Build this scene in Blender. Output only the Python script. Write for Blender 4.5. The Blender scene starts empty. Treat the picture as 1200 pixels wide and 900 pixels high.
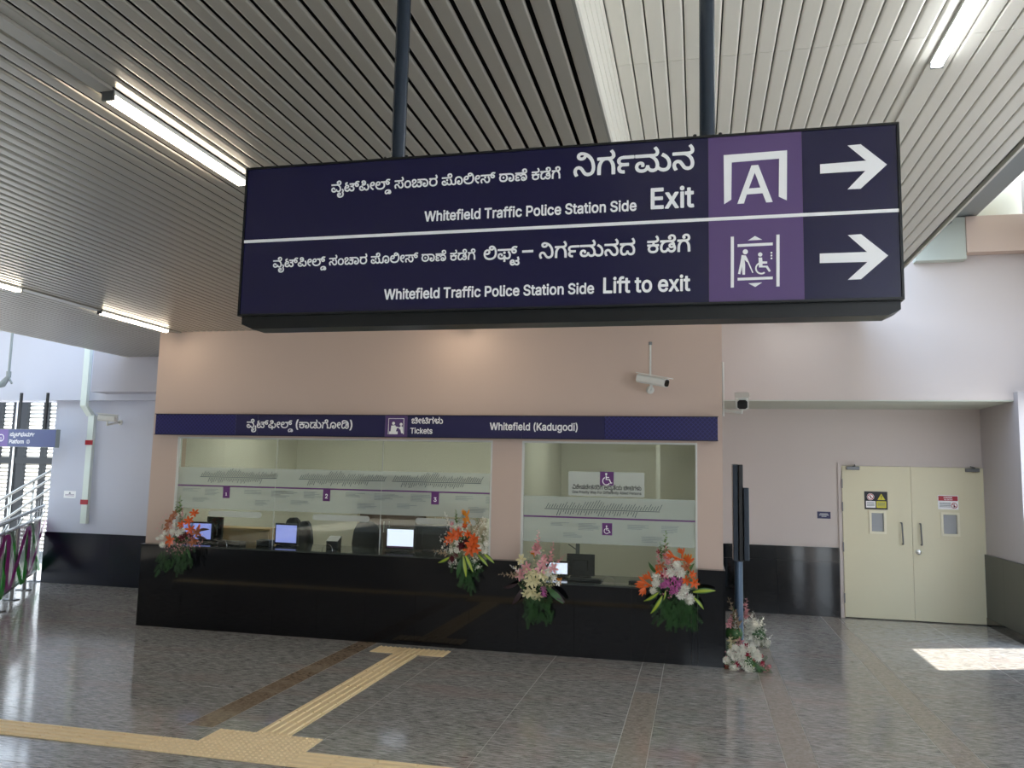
import bpy, bmesh, random
from math import pi, sin, cos, radians, tan
from mathutils import Vector, Matrix
random.seed(7)
# ---------------------------------------------------------------- camera
FPX, CAMH = 944.86, 1.75
yaw, pitch, roll = radians(13.031), radians(6.365), radians(1.246)
CF = Vector((-sin(yaw)*cos(pitch), cos(yaw)*cos(pitch), sin(pitch)))
_r = Vector((cos(yaw), sin(yaw), 0)); _u = _r.cross(CF)
CR = _r*cos(roll)+_u*sin(roll); CU = -_r*sin(roll)+_u*cos(roll)
cam = bpy.data.objects.new('camera', bpy.data.cameras.new('camera')); bpy.context.scene.collection.objects.link(cam)
cam.data.sensor_width = 36; cam.data.lens = FPX*36/1200; cam.data.clip_start = .05; cam.data.clip_end = 200
cam.matrix_world = Matrix(((CR.x,CU.x,-CF.x,0),(CR.y,CU.y,-CF.y,0),(CR.z,CU.z,-CF.z,CAMH),(0,0,0,1)))
bpy.context.scene.camera = cam
# ---------------------------------------------------------------- sky, sun, exposure
vs_ = bpy.context.scene.view_settings; vs_.view_transform = 'Standard'; vs_.look = 'None'; vs_.exposure = 1.1; vs_.gamma = 1; vs_.use_curve_mapping = False
SKY_ES, SUN_ES, WARM_ES, COOL_ES, PANEL_ES = 2.6, 7.0, 11.0, 9.0, 5.5
wd = bpy.data.worlds.new('sky'); bpy.context.scene.world = wd; wd.use_nodes = True
wn = wd.node_tree.nodes; bg = wn['Background']; bg.inputs[1].default_value = SKY_ES
tcw = wn.new('ShaderNodeTexCoord'); sepw = wn.new('ShaderNodeSeparateXYZ'); rmp = wn.new('ShaderNodeValToRGB')
wd.node_tree.links.new(tcw.outputs['Generated'], sepw.inputs[0]); wd.node_tree.links.new(sepw.outputs['Z'], rmp.inputs[0]); wd.node_tree.links.new(rmp.outputs[0], bg.inputs[0])
e_ = rmp.color_ramp.elements; e_[0].position = 0; e_[0].color = (.82,.88,.92,1); e_[1].position = .7; e_[1].color = (.50,.68,.95,1)
sun = bpy.data.objects.new('sun', bpy.data.lights.new('sun', 'SUN')); bpy.context.scene.collection.objects.link(sun)
sun.data.energy = SUN_ES; sun.data.angle = radians(.6); sun.data.color = (1,.95,.86)
sun.rotation_mode = 'QUATERNION'; sun.rotation_quaternion = Vector((-1.3,-.49,-2.15)).to_track_quat('-Z', 'Y')
sun.location = (8, 14, 12)
# lettering outlines: advance, then closed outlines as x, y steps in 1/240 of the letter size
KN = {
'whitepeeld': (4.462, [[164,-103,-14,2,-14,6,-5,4,-6,6,-6,9,-4,14,-1,13,3,13,4,7,4,5,7,6,6,4,12,3,8,0,7,-1,9,-4,4,-4,4,-4,3,-9,0,-10,-2,-9,-3,-5,-6,-6,-9,-4,-10,-2,-13,0,4,-5,5,-3,3,-1,12,-2,8,0,9,2,11,3,5,4,6,7,3,7,1,10,0,7,-2,8,-6,11,-6,9,-1,2,1,3,6,5,5,7,0,3,0,8,-4,9,-3,4,-6,5,0,2,1,3,12,12,3,1,5,-3,9,-9,4,-5,3,-6,3,-12,0,-8,-3,-10,-6,-9,6,-11,3,-12,2,-11,0,-7,-2,-9,-2,-9,-5,-10,-7,-8,-8,-6,-10,-5,-11,-3,-13,-2],[994,-92,-8,3,-6,3,-7,9,-3,9,-2,10,2,12,3,9,4,7,8,8,7,4,14,6,9,2,6,0,17,0,12,-3,12,-5,6,-4,6,-6,4,-7,2,-7,4,-9,1,-5,0,-9,-2,-7,-4,-8,-8,-7,-5,-2,-8,-3,-11,0,-6,2,-9,3,-6,6,-7,-6,-9,-3,-6,-2],[1001,-69,4,0,3,1,8,11,2,1,12,0,-2,8,1,4,3,5,5,6,-5,1,-10,0,-11,-2,-7,-3,-6,-5,-2,-3,-2,-5,-1,-3,0,-8,1,-3,2,-4],[1052,-49,4,0,1,1,-1,0,-3,1],[143,-46,10,-1,3,1,4,2,1,3,0,3,-2,4,-2,1,-7,0,-7,-4,-4,-8,1,-1],[50,-6,-15,3,-7,3,-6,3,-4,4,-6,6,-5,10,-3,10,0,6,1,12,2,7,5,8,10,9,6,3,9,3,7,1,7,-1,9,-3,5,-3,5,-3,4,-7,2,-7,-1,-10,-3,-8,-3,-2,-15,1,-3,1,-2,4,1,4,0,4,-1,4,-2,1,-3,1,-5,-1,-5,-3,-3,-3,-2,-8,1,-8,1,-3,3,-4,3,-4,3,-2,6,-2,16,0,7,1,6,3,5,5,3,7,4,12,1,2,3,0,15,0,4,-1,1,-4,1,-7,3,-7,6,-6,4,-3,8,-2,8,0,3,1,3,1,5,3,3,7,2,10,0,9,-2,12,-2,6,-7,15,-8,9,-5,5,-7,5,-11,5,-7,2,-99,0,-3,1,-2,1,0,4,0,15,1,3,4,2,29,0,88,0,15,1,6,1,5,3,2,2,2,4,1,4,0,9,-1,5,-3,4,-3,2,-5,2,-10,1,-3,-1,-7,-3,7,-6,2,-5,0,-6,-1,-4,-3,-4,-3,-2,-7,-2,-6,0,-4,1,-5,3,-3,3,-2,4,-2,6,0,7,2,10,5,7,6,6,6,4,9,4,6,1,8,1,12,-1,8,-3,9,-6,7,-8,4,-6,3,-9,1,-8,0,-7,-1,-8,-3,-7,-3,-7,-5,-6,-6,-4,-13,-6,12,-12,8,-10,5,-11,5,-18,1,-10,0,-8,-1,-10,-4,-12,-6,-11,-3,-4,-9,-6,-12,-5,-8,-2,-13,1,-11,3,-10,6,-8,9,-10,-9,-9,-5,-8,-3,-7,-1],[288,-6,-8,1,-9,3,-6,3,-7,5,-6,7,-5,7,-5,16,-1,8,0,14,2,16,4,10,3,6,4,6,8,9,-7,9,-4,11,1,11,5,10,9,7,12,5,12,2,3,0,3,-1,2,-6,1,-12,0,-5,-3,-1,-12,-2,-4,-2,-2,-2,-1,-3,1,-3,3,-4,8,-4,11,0,13,-5,4,-3,6,-6,4,-7,1,-4,1,-14,-3,-8,-4,-7,-6,-6,-8,-4,-7,-3,-7,-1,-15,0,-11,3,-1,0,1,-11,3,-8,5,-6,8,-4,6,-1,10,0,5,1,6,2,5,4,5,6,2,5,3,10,1,2,3,0,16,0,4,-1,1,-4,1,-6,3,-7,6,-7,7,-4,6,-1,8,0,5,1,5,2,3,4,3,5,0,2,0,10,-2,7,-4,7,-7,6,-8,4,-4,2,-18,0,-3,1,-2,3,0,16,2,4,3,1,25,0,4,2,4,2,1,3,0,3,-2,5,-1,0,-8,0,-40,0,-4,1,-1,1,-1,4,0,15,2,4,4,1,90,0,1,0,4,9,4,7,9,8,5,4,11,4,9,2,15,0,8,-1,15,-6,2,-3,-1,-4,-10,-14,-3,-1,-13,5,-11,0,-4,0,-6,-3,-5,-4,-2,-3,1,0,9,0,8,-2,9,-2,8,-5,6,-7,4,-7,2,-7,0,-11,-3,-9,-4,-7,-8,-7,-13,-4,-13,-1,-12,3,-9,6,-7,8,-3,5,-2,7,-3,14,-10,0,-1,-1,1,-7,-3,-10,-2,-5,-6,-8,10,-10,5,-9,5,-13,0,-15,-1,-7,-4,-10,-5,-7,-5,-6,-10,-5,-8,-2,-11,-2,-11,1,-6,1,-11,5,-7,4,-8,9,-13,-11,-7,-4,-8,-3,-7,-1],[555,-6,-8,1,-10,3,-11,6,-10,11,-3,4,-3,8,-1,7,0,12,2,10,3,7,3,4,7,6,4,3,4,2,10,3,7,1,7,-1,8,-3,7,-3,4,-4,4,-7,1,-6,0,-11,-3,-7,-4,-2,-15,1,-3,1,-1,4,1,4,0,5,-1,3,-2,1,-4,1,-5,-1,-5,-4,-3,-7,-1,-6,1,-5,4,-8,3,-3,5,-2,8,-2,11,0,7,1,5,2,4,3,4,6,3,7,2,9,4,2,16,0,3,-1,2,-3,2,-10,2,-5,3,-4,4,-3,5,-3,6,-1,8,0,5,1,3,2,4,5,2,5,2,7,0,12,-2,7,-5,15,-7,10,-4,5,-2,4,1,1,2,3,13,9,4,2,2,-1,8,-9,8,-13,6,-16,3,-16,-1,-17,-4,-14,-4,-8,-4,-6,-10,-8,-12,-5,-8,-2,-7,0,-9,2,-12,4,-7,5,-8,8,-10,-9,-10,-6,-13,-3],[878,-6,-18,2,-17,5,-8,4,-9,6,-12,12,-6,8,-4,8,-5,15,-2,13,1,20,3,14,5,11,9,13,7,6,8,4,15,4,15,-1,8,-3,5,-2,8,-7,2,-3,4,-12,1,-5,-1,-11,-4,-12,-3,-4,-9,-9,-13,-5,-11,-2,-7,0,-8,1,-8,2,0,-5,4,-10,6,-10,4,-5,8,-6,13,-6,15,-4,20,0,9,2,13,3,14,8,5,5,3,5,4,7,2,8,0,5,0,13,-3,10,-3,7,-6,7,-9,9,-3,1,-22,0,-3,2,-2,3,0,14,1,5,4,2,79,0,1,0,3,8,4,6,8,9,3,3,8,4,12,4,19,0,5,0,10,-3,6,-3,2,-2,2,-3,-2,-4,-10,-13,-2,-1,-13,5,-12,0,-9,-2,-4,-3,-3,-5,1,0,14,-1,11,-3,5,-3,5,-4,5,-5,3,-6,2,-6,1,-10,-3,-12,-3,-6,-5,-4,-9,-6,-12,-3,-12,1,-10,3,-7,4,-7,7,-3,4,-5,13,-1,11,-18,0,9,-17,4,-12,1,-10,0,-14,-2,-9,-4,-12,-6,-11,-13,-13,-8,-6,-11,-5,-9,-3,-15,-3,-15,-2],[757,-6,-12,7,-17,12,-8,8,-9,12,-6,13,-4,13,-2,15,1,14,2,10,2,7,7,13,9,10,8,5,5,2,9,3,14,1,11,-3,7,-4,8,-6,2,-3,3,-6,2,-7,1,-7,-2,-9,-2,-6,-4,-8,-5,-6,-5,-4,-13,-5,-11,-2,-7,0,-13,3,-1,-1,0,-2,2,-8,3,-5,6,-9,7,-7,5,-4,22,-13,0,-3,-10,-18,-2,-2],[278,71,13,0,6,1,4,3,2,4,0,6,-2,3,-5,3,-4,0,-9,-2,-4,-2,-4,-4,-4,-8,2,-2],[577,82,-14,3,-9,3,-3,2,-1,3,1,2,9,14,3,1,8,-3,7,-2,7,-1,7,1,5,1,4,3,3,3,1,5,-16,-5,-13,0,-13,3,-7,5,-3,3,-3,5,-3,10,0,10,4,10,7,8,8,5,10,3,12,1,14,-4,6,-2,5,-4,8,-7,6,-11,2,-7,2,-8,0,-12,-4,-14,-4,-8,-9,-9,-8,-4,-13,-3],[739,87,7,0,7,1,6,4,3,5,1,2,0,7,-2,5,-5,3,-5,1,-5,-1,-8,-3,-6,-6,-5,-9,0,-4,4,-3],[838,87,7,0,7,1,4,2,3,3,2,5,1,7,-2,5,-4,4,-6,1,-7,-1,-8,-4,-6,-7,-3,-6,-1,-4,1,-1,5,-3],[464,91,5,0,5,1,3,2,1,4,-1,4,-2,5,-4,2,-6,1,-12,0,-1,0,0,-1,1,-7,2,-5,4,-4],[1013,91,5,0,3,0,4,2,1,4,0,6,-2,3,-4,3,-7,1,-11,0,-2,0,0,-1,1,-6,3,-7,5,-4],[579,135,7,-1,7,2,3,1,5,4,1,1,-1,2,-3,3,-5,3,-5,1,-7,0,-3,-1,-4,-2,-2,-4,1,-5,3,-3]]),
'whitefeeld': (4.462, [[164,-103,-14,2,-14,6,-11,10,-6,9,-4,14,-1,13,3,13,8,12,7,6,6,4,12,3,8,0,7,-1,9,-4,8,-8,3,-9,0,-10,-2,-9,-3,-5,-6,-6,-9,-4,-10,-2,-13,0,4,-5,8,-4,12,-2,8,0,9,2,11,3,5,4,6,7,3,7,1,10,0,7,-2,8,-6,11,-7,11,1,3,6,5,5,7,0,11,-4,9,-9,9,0,2,1,3,12,12,3,1,5,-3,9,-9,7,-11,3,-12,0,-8,-3,-10,-6,-9,6,-11,3,-12,2,-11,-2,-16,-2,-9,-5,-10,-7,-8,-8,-6,-10,-5,-11,-3,-13,-2],[994,-92,-8,3,-6,3,-7,9,-3,9,-2,10,2,12,3,9,4,7,8,8,7,4,14,6,9,2,23,0,12,-3,12,-5,12,-10,10,-23,1,-5,0,-9,-2,-7,-4,-8,-8,-7,-13,-5,-11,0,-6,2,-9,3,-6,6,-7,-6,-9,-3,-6,-2],[1001,-69,7,1,8,11,14,1,-2,8,1,4,3,5,5,6,-5,1,-10,0,-11,-2,-7,-3,-6,-5,-4,-8,-1,-11,3,-7],[1052,-49,4,0,1,1,-1,0,-3,1],[143,-46,10,-1,7,3,1,3,0,3,-2,4,-2,1,-7,0,-7,-4,-4,-8],[592,-38,-2,1,-1,3,1,34,-13,-5,-14,-2,-13,1,-13,4,-11,6,-8,8,-6,10,-3,12,0,12,1,6,7,14,11,10,14,5,14,0,13,-5,9,-9,2,-9,0,-7,-2,-8,-2,-4,-3,-1,-18,2,-1,4,1,9,-3,4,-8,0,-6,-3,-3,-7,-1,-7,2,-7,6,-8,6,-4,7,-1,12,0,6,1,10,6,5,8,2,7,2,8,20,0,3,-2,3,-12,2,-5,7,-7,11,-4,8,0,8,3,4,5,3,8,0,20,-5,16,-14,21,3,4,17,11,6,-5,12,-18,6,-16,3,-16,-1,-17,-4,-14,-4,-8,-7,-10,-12,-7,-15,-4,-13,1,-17,5,2,-29,-1,-6,-3,-2],[50,-6,-15,3,-13,6,-10,10,-5,10,-3,16,1,12,7,15,10,9,15,6,14,0,9,-3,5,-3,5,-3,4,-7,2,-7,-1,-10,-3,-8,-3,-2,-15,1,-3,1,-2,4,1,8,-3,5,-8,0,-5,-3,-3,-3,-2,-8,2,-11,6,-8,9,-4,16,0,7,1,6,3,5,5,3,7,4,12,4,2,15,0,4,-1,5,-18,6,-6,4,-3,8,-2,11,1,8,4,3,7,2,10,0,9,-4,18,-7,15,-13,14,-7,5,-11,5,-7,2,-99,0,-3,1,-2,5,0,15,1,3,4,2,29,0,88,0,15,1,11,4,4,6,1,13,-4,9,-8,4,-10,1,-3,-1,-7,-3,7,-6,2,-5,0,-6,-1,-4,-6,-6,-7,-2,-10,1,-5,3,-5,7,-2,13,2,10,5,7,12,10,15,5,8,1,12,-1,8,-3,9,-6,7,-8,4,-6,3,-9,1,-8,-1,-15,-6,-14,-11,-10,-13,-6,12,-12,8,-10,5,-11,5,-18,1,-10,-1,-18,-4,-12,-6,-11,-12,-10,-12,-5,-8,-2,-13,1,-11,3,-10,6,-8,9,-10,-9,-9,-5,-15,-4],[288,-6,-17,4,-13,8,-11,14,-5,16,-1,22,2,16,7,16,12,15,-7,9,-4,11,1,11,5,10,9,7,12,5,12,2,6,-1,2,-6,1,-12,0,-5,-3,-1,-12,-2,-4,-2,-3,-5,1,-3,3,-4,8,-4,11,0,13,-5,10,-9,5,-11,1,-14,-3,-8,-4,-7,-6,-6,-8,-4,-14,-4,-15,0,-12,3,1,-11,3,-8,5,-6,8,-4,6,-1,10,0,11,3,5,4,5,6,5,15,4,2,16,0,4,-1,5,-17,6,-7,7,-4,6,-1,8,0,10,3,6,9,0,12,-2,7,-4,7,-7,6,-8,4,-4,2,-18,0,-3,1,-2,3,0,16,2,4,28,1,8,4,1,6,-2,5,-9,0,-44,1,-2,5,0,15,2,4,94,1,9,16,9,8,5,4,11,4,9,2,15,0,8,-1,15,-6,2,-3,-1,-4,-10,-14,-3,-1,-13,5,-11,0,-10,-3,-7,-7,18,-2,9,-2,8,-5,6,-7,6,-14,0,-11,-3,-9,-4,-7,-8,-7,-13,-4,-13,-1,-12,3,-9,6,-7,8,-5,12,-3,14,-10,0,-1,-1,1,-7,-3,-10,-8,-13,10,-10,5,-9,5,-13,0,-15,-5,-17,-10,-13,-10,-5,-8,-2,-11,-2,-11,1,-17,6,-7,4,-8,9,-13,-11,-7,-4,-15,-4],[878,-6,-18,2,-17,5,-17,10,-12,12,-10,16,-5,15,-2,13,1,20,3,14,5,11,9,13,7,6,8,4,15,4,15,-1,13,-5,10,-10,4,-12,0,-16,-4,-12,-3,-4,-9,-9,-13,-5,-18,-2,-16,3,0,-5,4,-10,10,-15,8,-6,13,-6,15,-4,20,0,9,2,13,3,14,8,8,10,4,7,2,8,0,18,-3,10,-3,7,-6,7,-9,9,-3,1,-22,0,-3,2,-2,3,0,14,1,5,4,2,79,0,8,14,8,9,11,7,12,4,24,0,16,-6,2,-2,2,-3,-12,-17,-2,-1,-13,5,-12,0,-9,-2,-4,-3,-3,-5,15,-1,11,-3,10,-7,5,-5,5,-12,1,-10,-3,-12,-3,-6,-5,-4,-9,-6,-12,-3,-12,1,-10,3,-7,4,-10,11,-5,13,-1,11,-18,0,9,-17,4,-12,1,-10,0,-14,-2,-9,-4,-12,-6,-11,-13,-13,-19,-11,-24,-6],[757,-6,-12,7,-17,12,-8,8,-9,12,-6,13,-4,13,-2,15,1,14,4,17,7,13,9,10,8,5,14,5,14,1,11,-3,7,-4,10,-9,5,-13,1,-7,-2,-9,-6,-14,-10,-10,-13,-5,-18,-2,-14,2,2,-10,9,-14,12,-11,22,-13,0,-3,-10,-18,-2,-2],[600,8,6,-1,1,1,-2,2,-2,2],[278,71,13,0,6,1,4,3,2,4,0,6,-2,3,-5,3,-4,0,-9,-2,-8,-6,-4,-8,2,-2],[577,82,-14,3,-12,5,0,5,9,14,3,1,15,-5,14,0,9,4,3,3,1,5,-16,-5,-12,0,-12,3,-6,3,-8,8,-4,12,0,10,4,10,7,8,8,5,10,3,12,1,14,-4,11,-6,8,-7,6,-11,4,-15,0,-12,-4,-14,-4,-8,-9,-9,-8,-4,-13,-3],[739,87,7,0,7,1,6,4,3,5,1,9,-2,5,-5,3,-5,1,-5,-1,-8,-3,-6,-6,-5,-9,0,-4,4,-3],[838,87,7,0,7,1,7,5,2,5,1,7,-2,5,-4,4,-6,1,-7,-1,-8,-4,-6,-7,-3,-6,-1,-4,1,-1],[464,91,10,1,3,2,1,4,-1,4,-2,5,-4,2,-6,1,-12,0,-1,-1,1,-7,2,-5,4,-4],[1013,91,8,0,4,2,1,4,0,6,-2,3,-4,3,-7,1,-11,0,-2,-1,1,-6,3,-7,5,-4],[579,135,7,-1,7,2,8,5,1,1,-1,2,-8,6,-5,1,-7,0,-7,-3,-2,-4,1,-5,3,-3]]),
'sanchara': (3.153, [[20,-6,-2,0,-2,3,-6,11,-5,16,-1,10,0,8,3,9,5,9,6,7,10,7,12,3,12,-1,9,-2,8,-5,8,-8,19,-28,5,-7,6,-4,6,-2,9,0,3,1,5,3,5,7,2,10,0,11,-3,16,-6,10,-10,13,0,2,3,4,14,10,3,0,2,-1,8,-9,8,-14,6,-14,2,-15,0,-12,-1,-8,-2,-10,-2,-5,-4,-7,-8,-8,-11,-7,-12,-3,-12,-1,-14,4,-10,5,-8,7,-9,13,-11,18,-5,6,-5,4,-6,2,-5,-1,-5,-3,-3,-6,-1,-6,1,-6,2,-8,3,-6,5,-9,1,-3,-1,-2,-2,-2],[231,-6,-12,1,-14,6,-11,7,-6,7,-6,11,-5,14,-2,18,1,10,2,13,6,14,6,8,8,8,10,6,11,5,12,2,11,0,12,-2,14,-6,8,-6,8,-8,7,-12,3,-10,3,-17,0,-9,-1,-10,-5,-16,-6,-11,-11,-11,-8,-6,-14,-5,-13,-2],[350,-6,-7,1,-9,2,-7,5,-7,6,-5,7,-3,8,-2,7,0,6,3,13,3,6,4,5,10,10,21,14,9,8,4,7,-1,8,-3,4,-4,2,-11,1,-7,-1,-5,-5,-2,-6,1,-6,4,-8,-1,-3,-2,-2,-15,-6,-2,-1,-2,1,-4,5,-2,5,-3,13,0,6,2,10,7,10,7,6,11,5,10,2,17,-1,9,-3,9,-5,7,-8,5,-10,1,-6,0,-10,-3,-9,-1,-3,-4,-6,-9,-9,-27,-19,-6,-6,-3,-7,0,-5,1,-4,2,-4,4,-2,7,-2,10,0,8,2,6,3,4,5,4,9,1,7,2,3,2,1,17,0,3,0,1,-2,3,-12,3,-6,3,-4,3,-2,8,-3,3,-1,10,0,5,1,5,3,3,3,2,6,1,7,-1,6,-1,4,-5,8,-7,7,-6,4,-30,1,-3,1,-1,4,0,14,1,3,4,2,28,0,2,2,1,4,0,7,-2,3,-1,0,-28,0,-4,2,-1,4,0,14,1,4,1,1,3,1,78,0,38,0,19,-4,13,-4,7,-5,7,-5,8,-9,6,-10,5,-12,2,-8,2,-15,0,-13,-3,-17,-3,-11,-8,-12,-7,-7,-6,-4,-10,-4,-8,-2,-13,-1,-8,2,-10,3,-8,5,-7,6,-2,5,-4,8,-2,8,1,15,2,8,4,6,6,6,4,3,8,2,5,1,5,-1,5,-1,4,-2,5,-6,3,-6,0,-4,-2,-10,-5,-6,-3,-1,-5,-2,-4,0,-8,3,0,-1,0,-2,1,-4,3,-5,6,-3,5,-1,8,0,8,2,6,4,3,3,3,6,3,8,1,8,0,15,-1,9,-2,7,-3,6,-5,7,-6,6,-6,4,-5,3,-11,2,-17,1,-45,0,-1,0,2,-9,-1,-7,18,0,4,-2,1,-3,0,-15,-1,-3,-4,-1,-11,-1,5,-7,3,-6,3,-8,1,-10,-1,-8,-2,-8,-3,-8,-4,-5,-6,-6,-9,-5,-13,-4,-13,-1,-12,2,-10,4,-6,4,-9,9,-9,-9,-9,-5,-14,-4],[674,-6,-6,0,-12,3,-14,4,-8,5,-11,10,-7,10,-3,4,-3,10,-2,8,-1,6,1,20,1,7,5,13,6,9,5,7,-1,0,-12,0,-4,2,-1,4,0,16,2,2,3,2,87,0,11,0,7,2,5,3,2,5,0,7,-1,3,-5,10,-9,11,0,2,0,3,15,10,5,1,2,-3,6,-6,6,-10,4,-8,2,-8,2,-8,0,-5,-4,-13,-2,-5,-5,-5,-11,-8,8,-9,4,-6,4,-7,3,-10,3,-16,0,-9,-2,-13,-5,-12,-5,-10,-6,-7,-10,-9,-11,-6,-7,-3,-15,-3],[233,19,5,0,9,1,4,1,6,4,5,5,5,9,3,13,-1,17,-3,11,-2,4,-4,5,-7,6,-5,2,-8,1,-8,0,-7,-1,-5,-2,-6,-3,-4,-5,-5,-8,-3,-16,0,-7,2,-11,2,-7,4,-8,5,-5,4,-3,6,-2],[671,21,15,-1,7,2,7,2,8,4,6,6,5,8,3,8,1,6,1,5,-1,14,-3,10,-4,8,-7,8,-5,3,-7,4,-10,2,-15,0,-4,0,-7,-2,-9,-4,-7,-7,-5,-7,-4,-8,-1,-5,-1,-11,0,-9,3,-11,3,-7,6,-8,9,-6,7,-3],[80,72,-7,3,-4,3,-3,4,-2,9,3,8,4,5,5,3,8,0,6,-2,5,-4,3,-3,2,-8,-2,-8,-5,-6,-6,-3],[8,111,-3,1,-1,3,0,15,1,4,4,2,105,0,14,1,6,2,3,5,1,4,-1,9,-4,8,-10,12,0,3,2,3,13,9,3,1,3,-2,11,-13,4,-8,3,-9,2,-10,0,-7,-3,-14,-3,-4,-4,-4,-7,-5,-11,-5,-11,-2]]),
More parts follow.
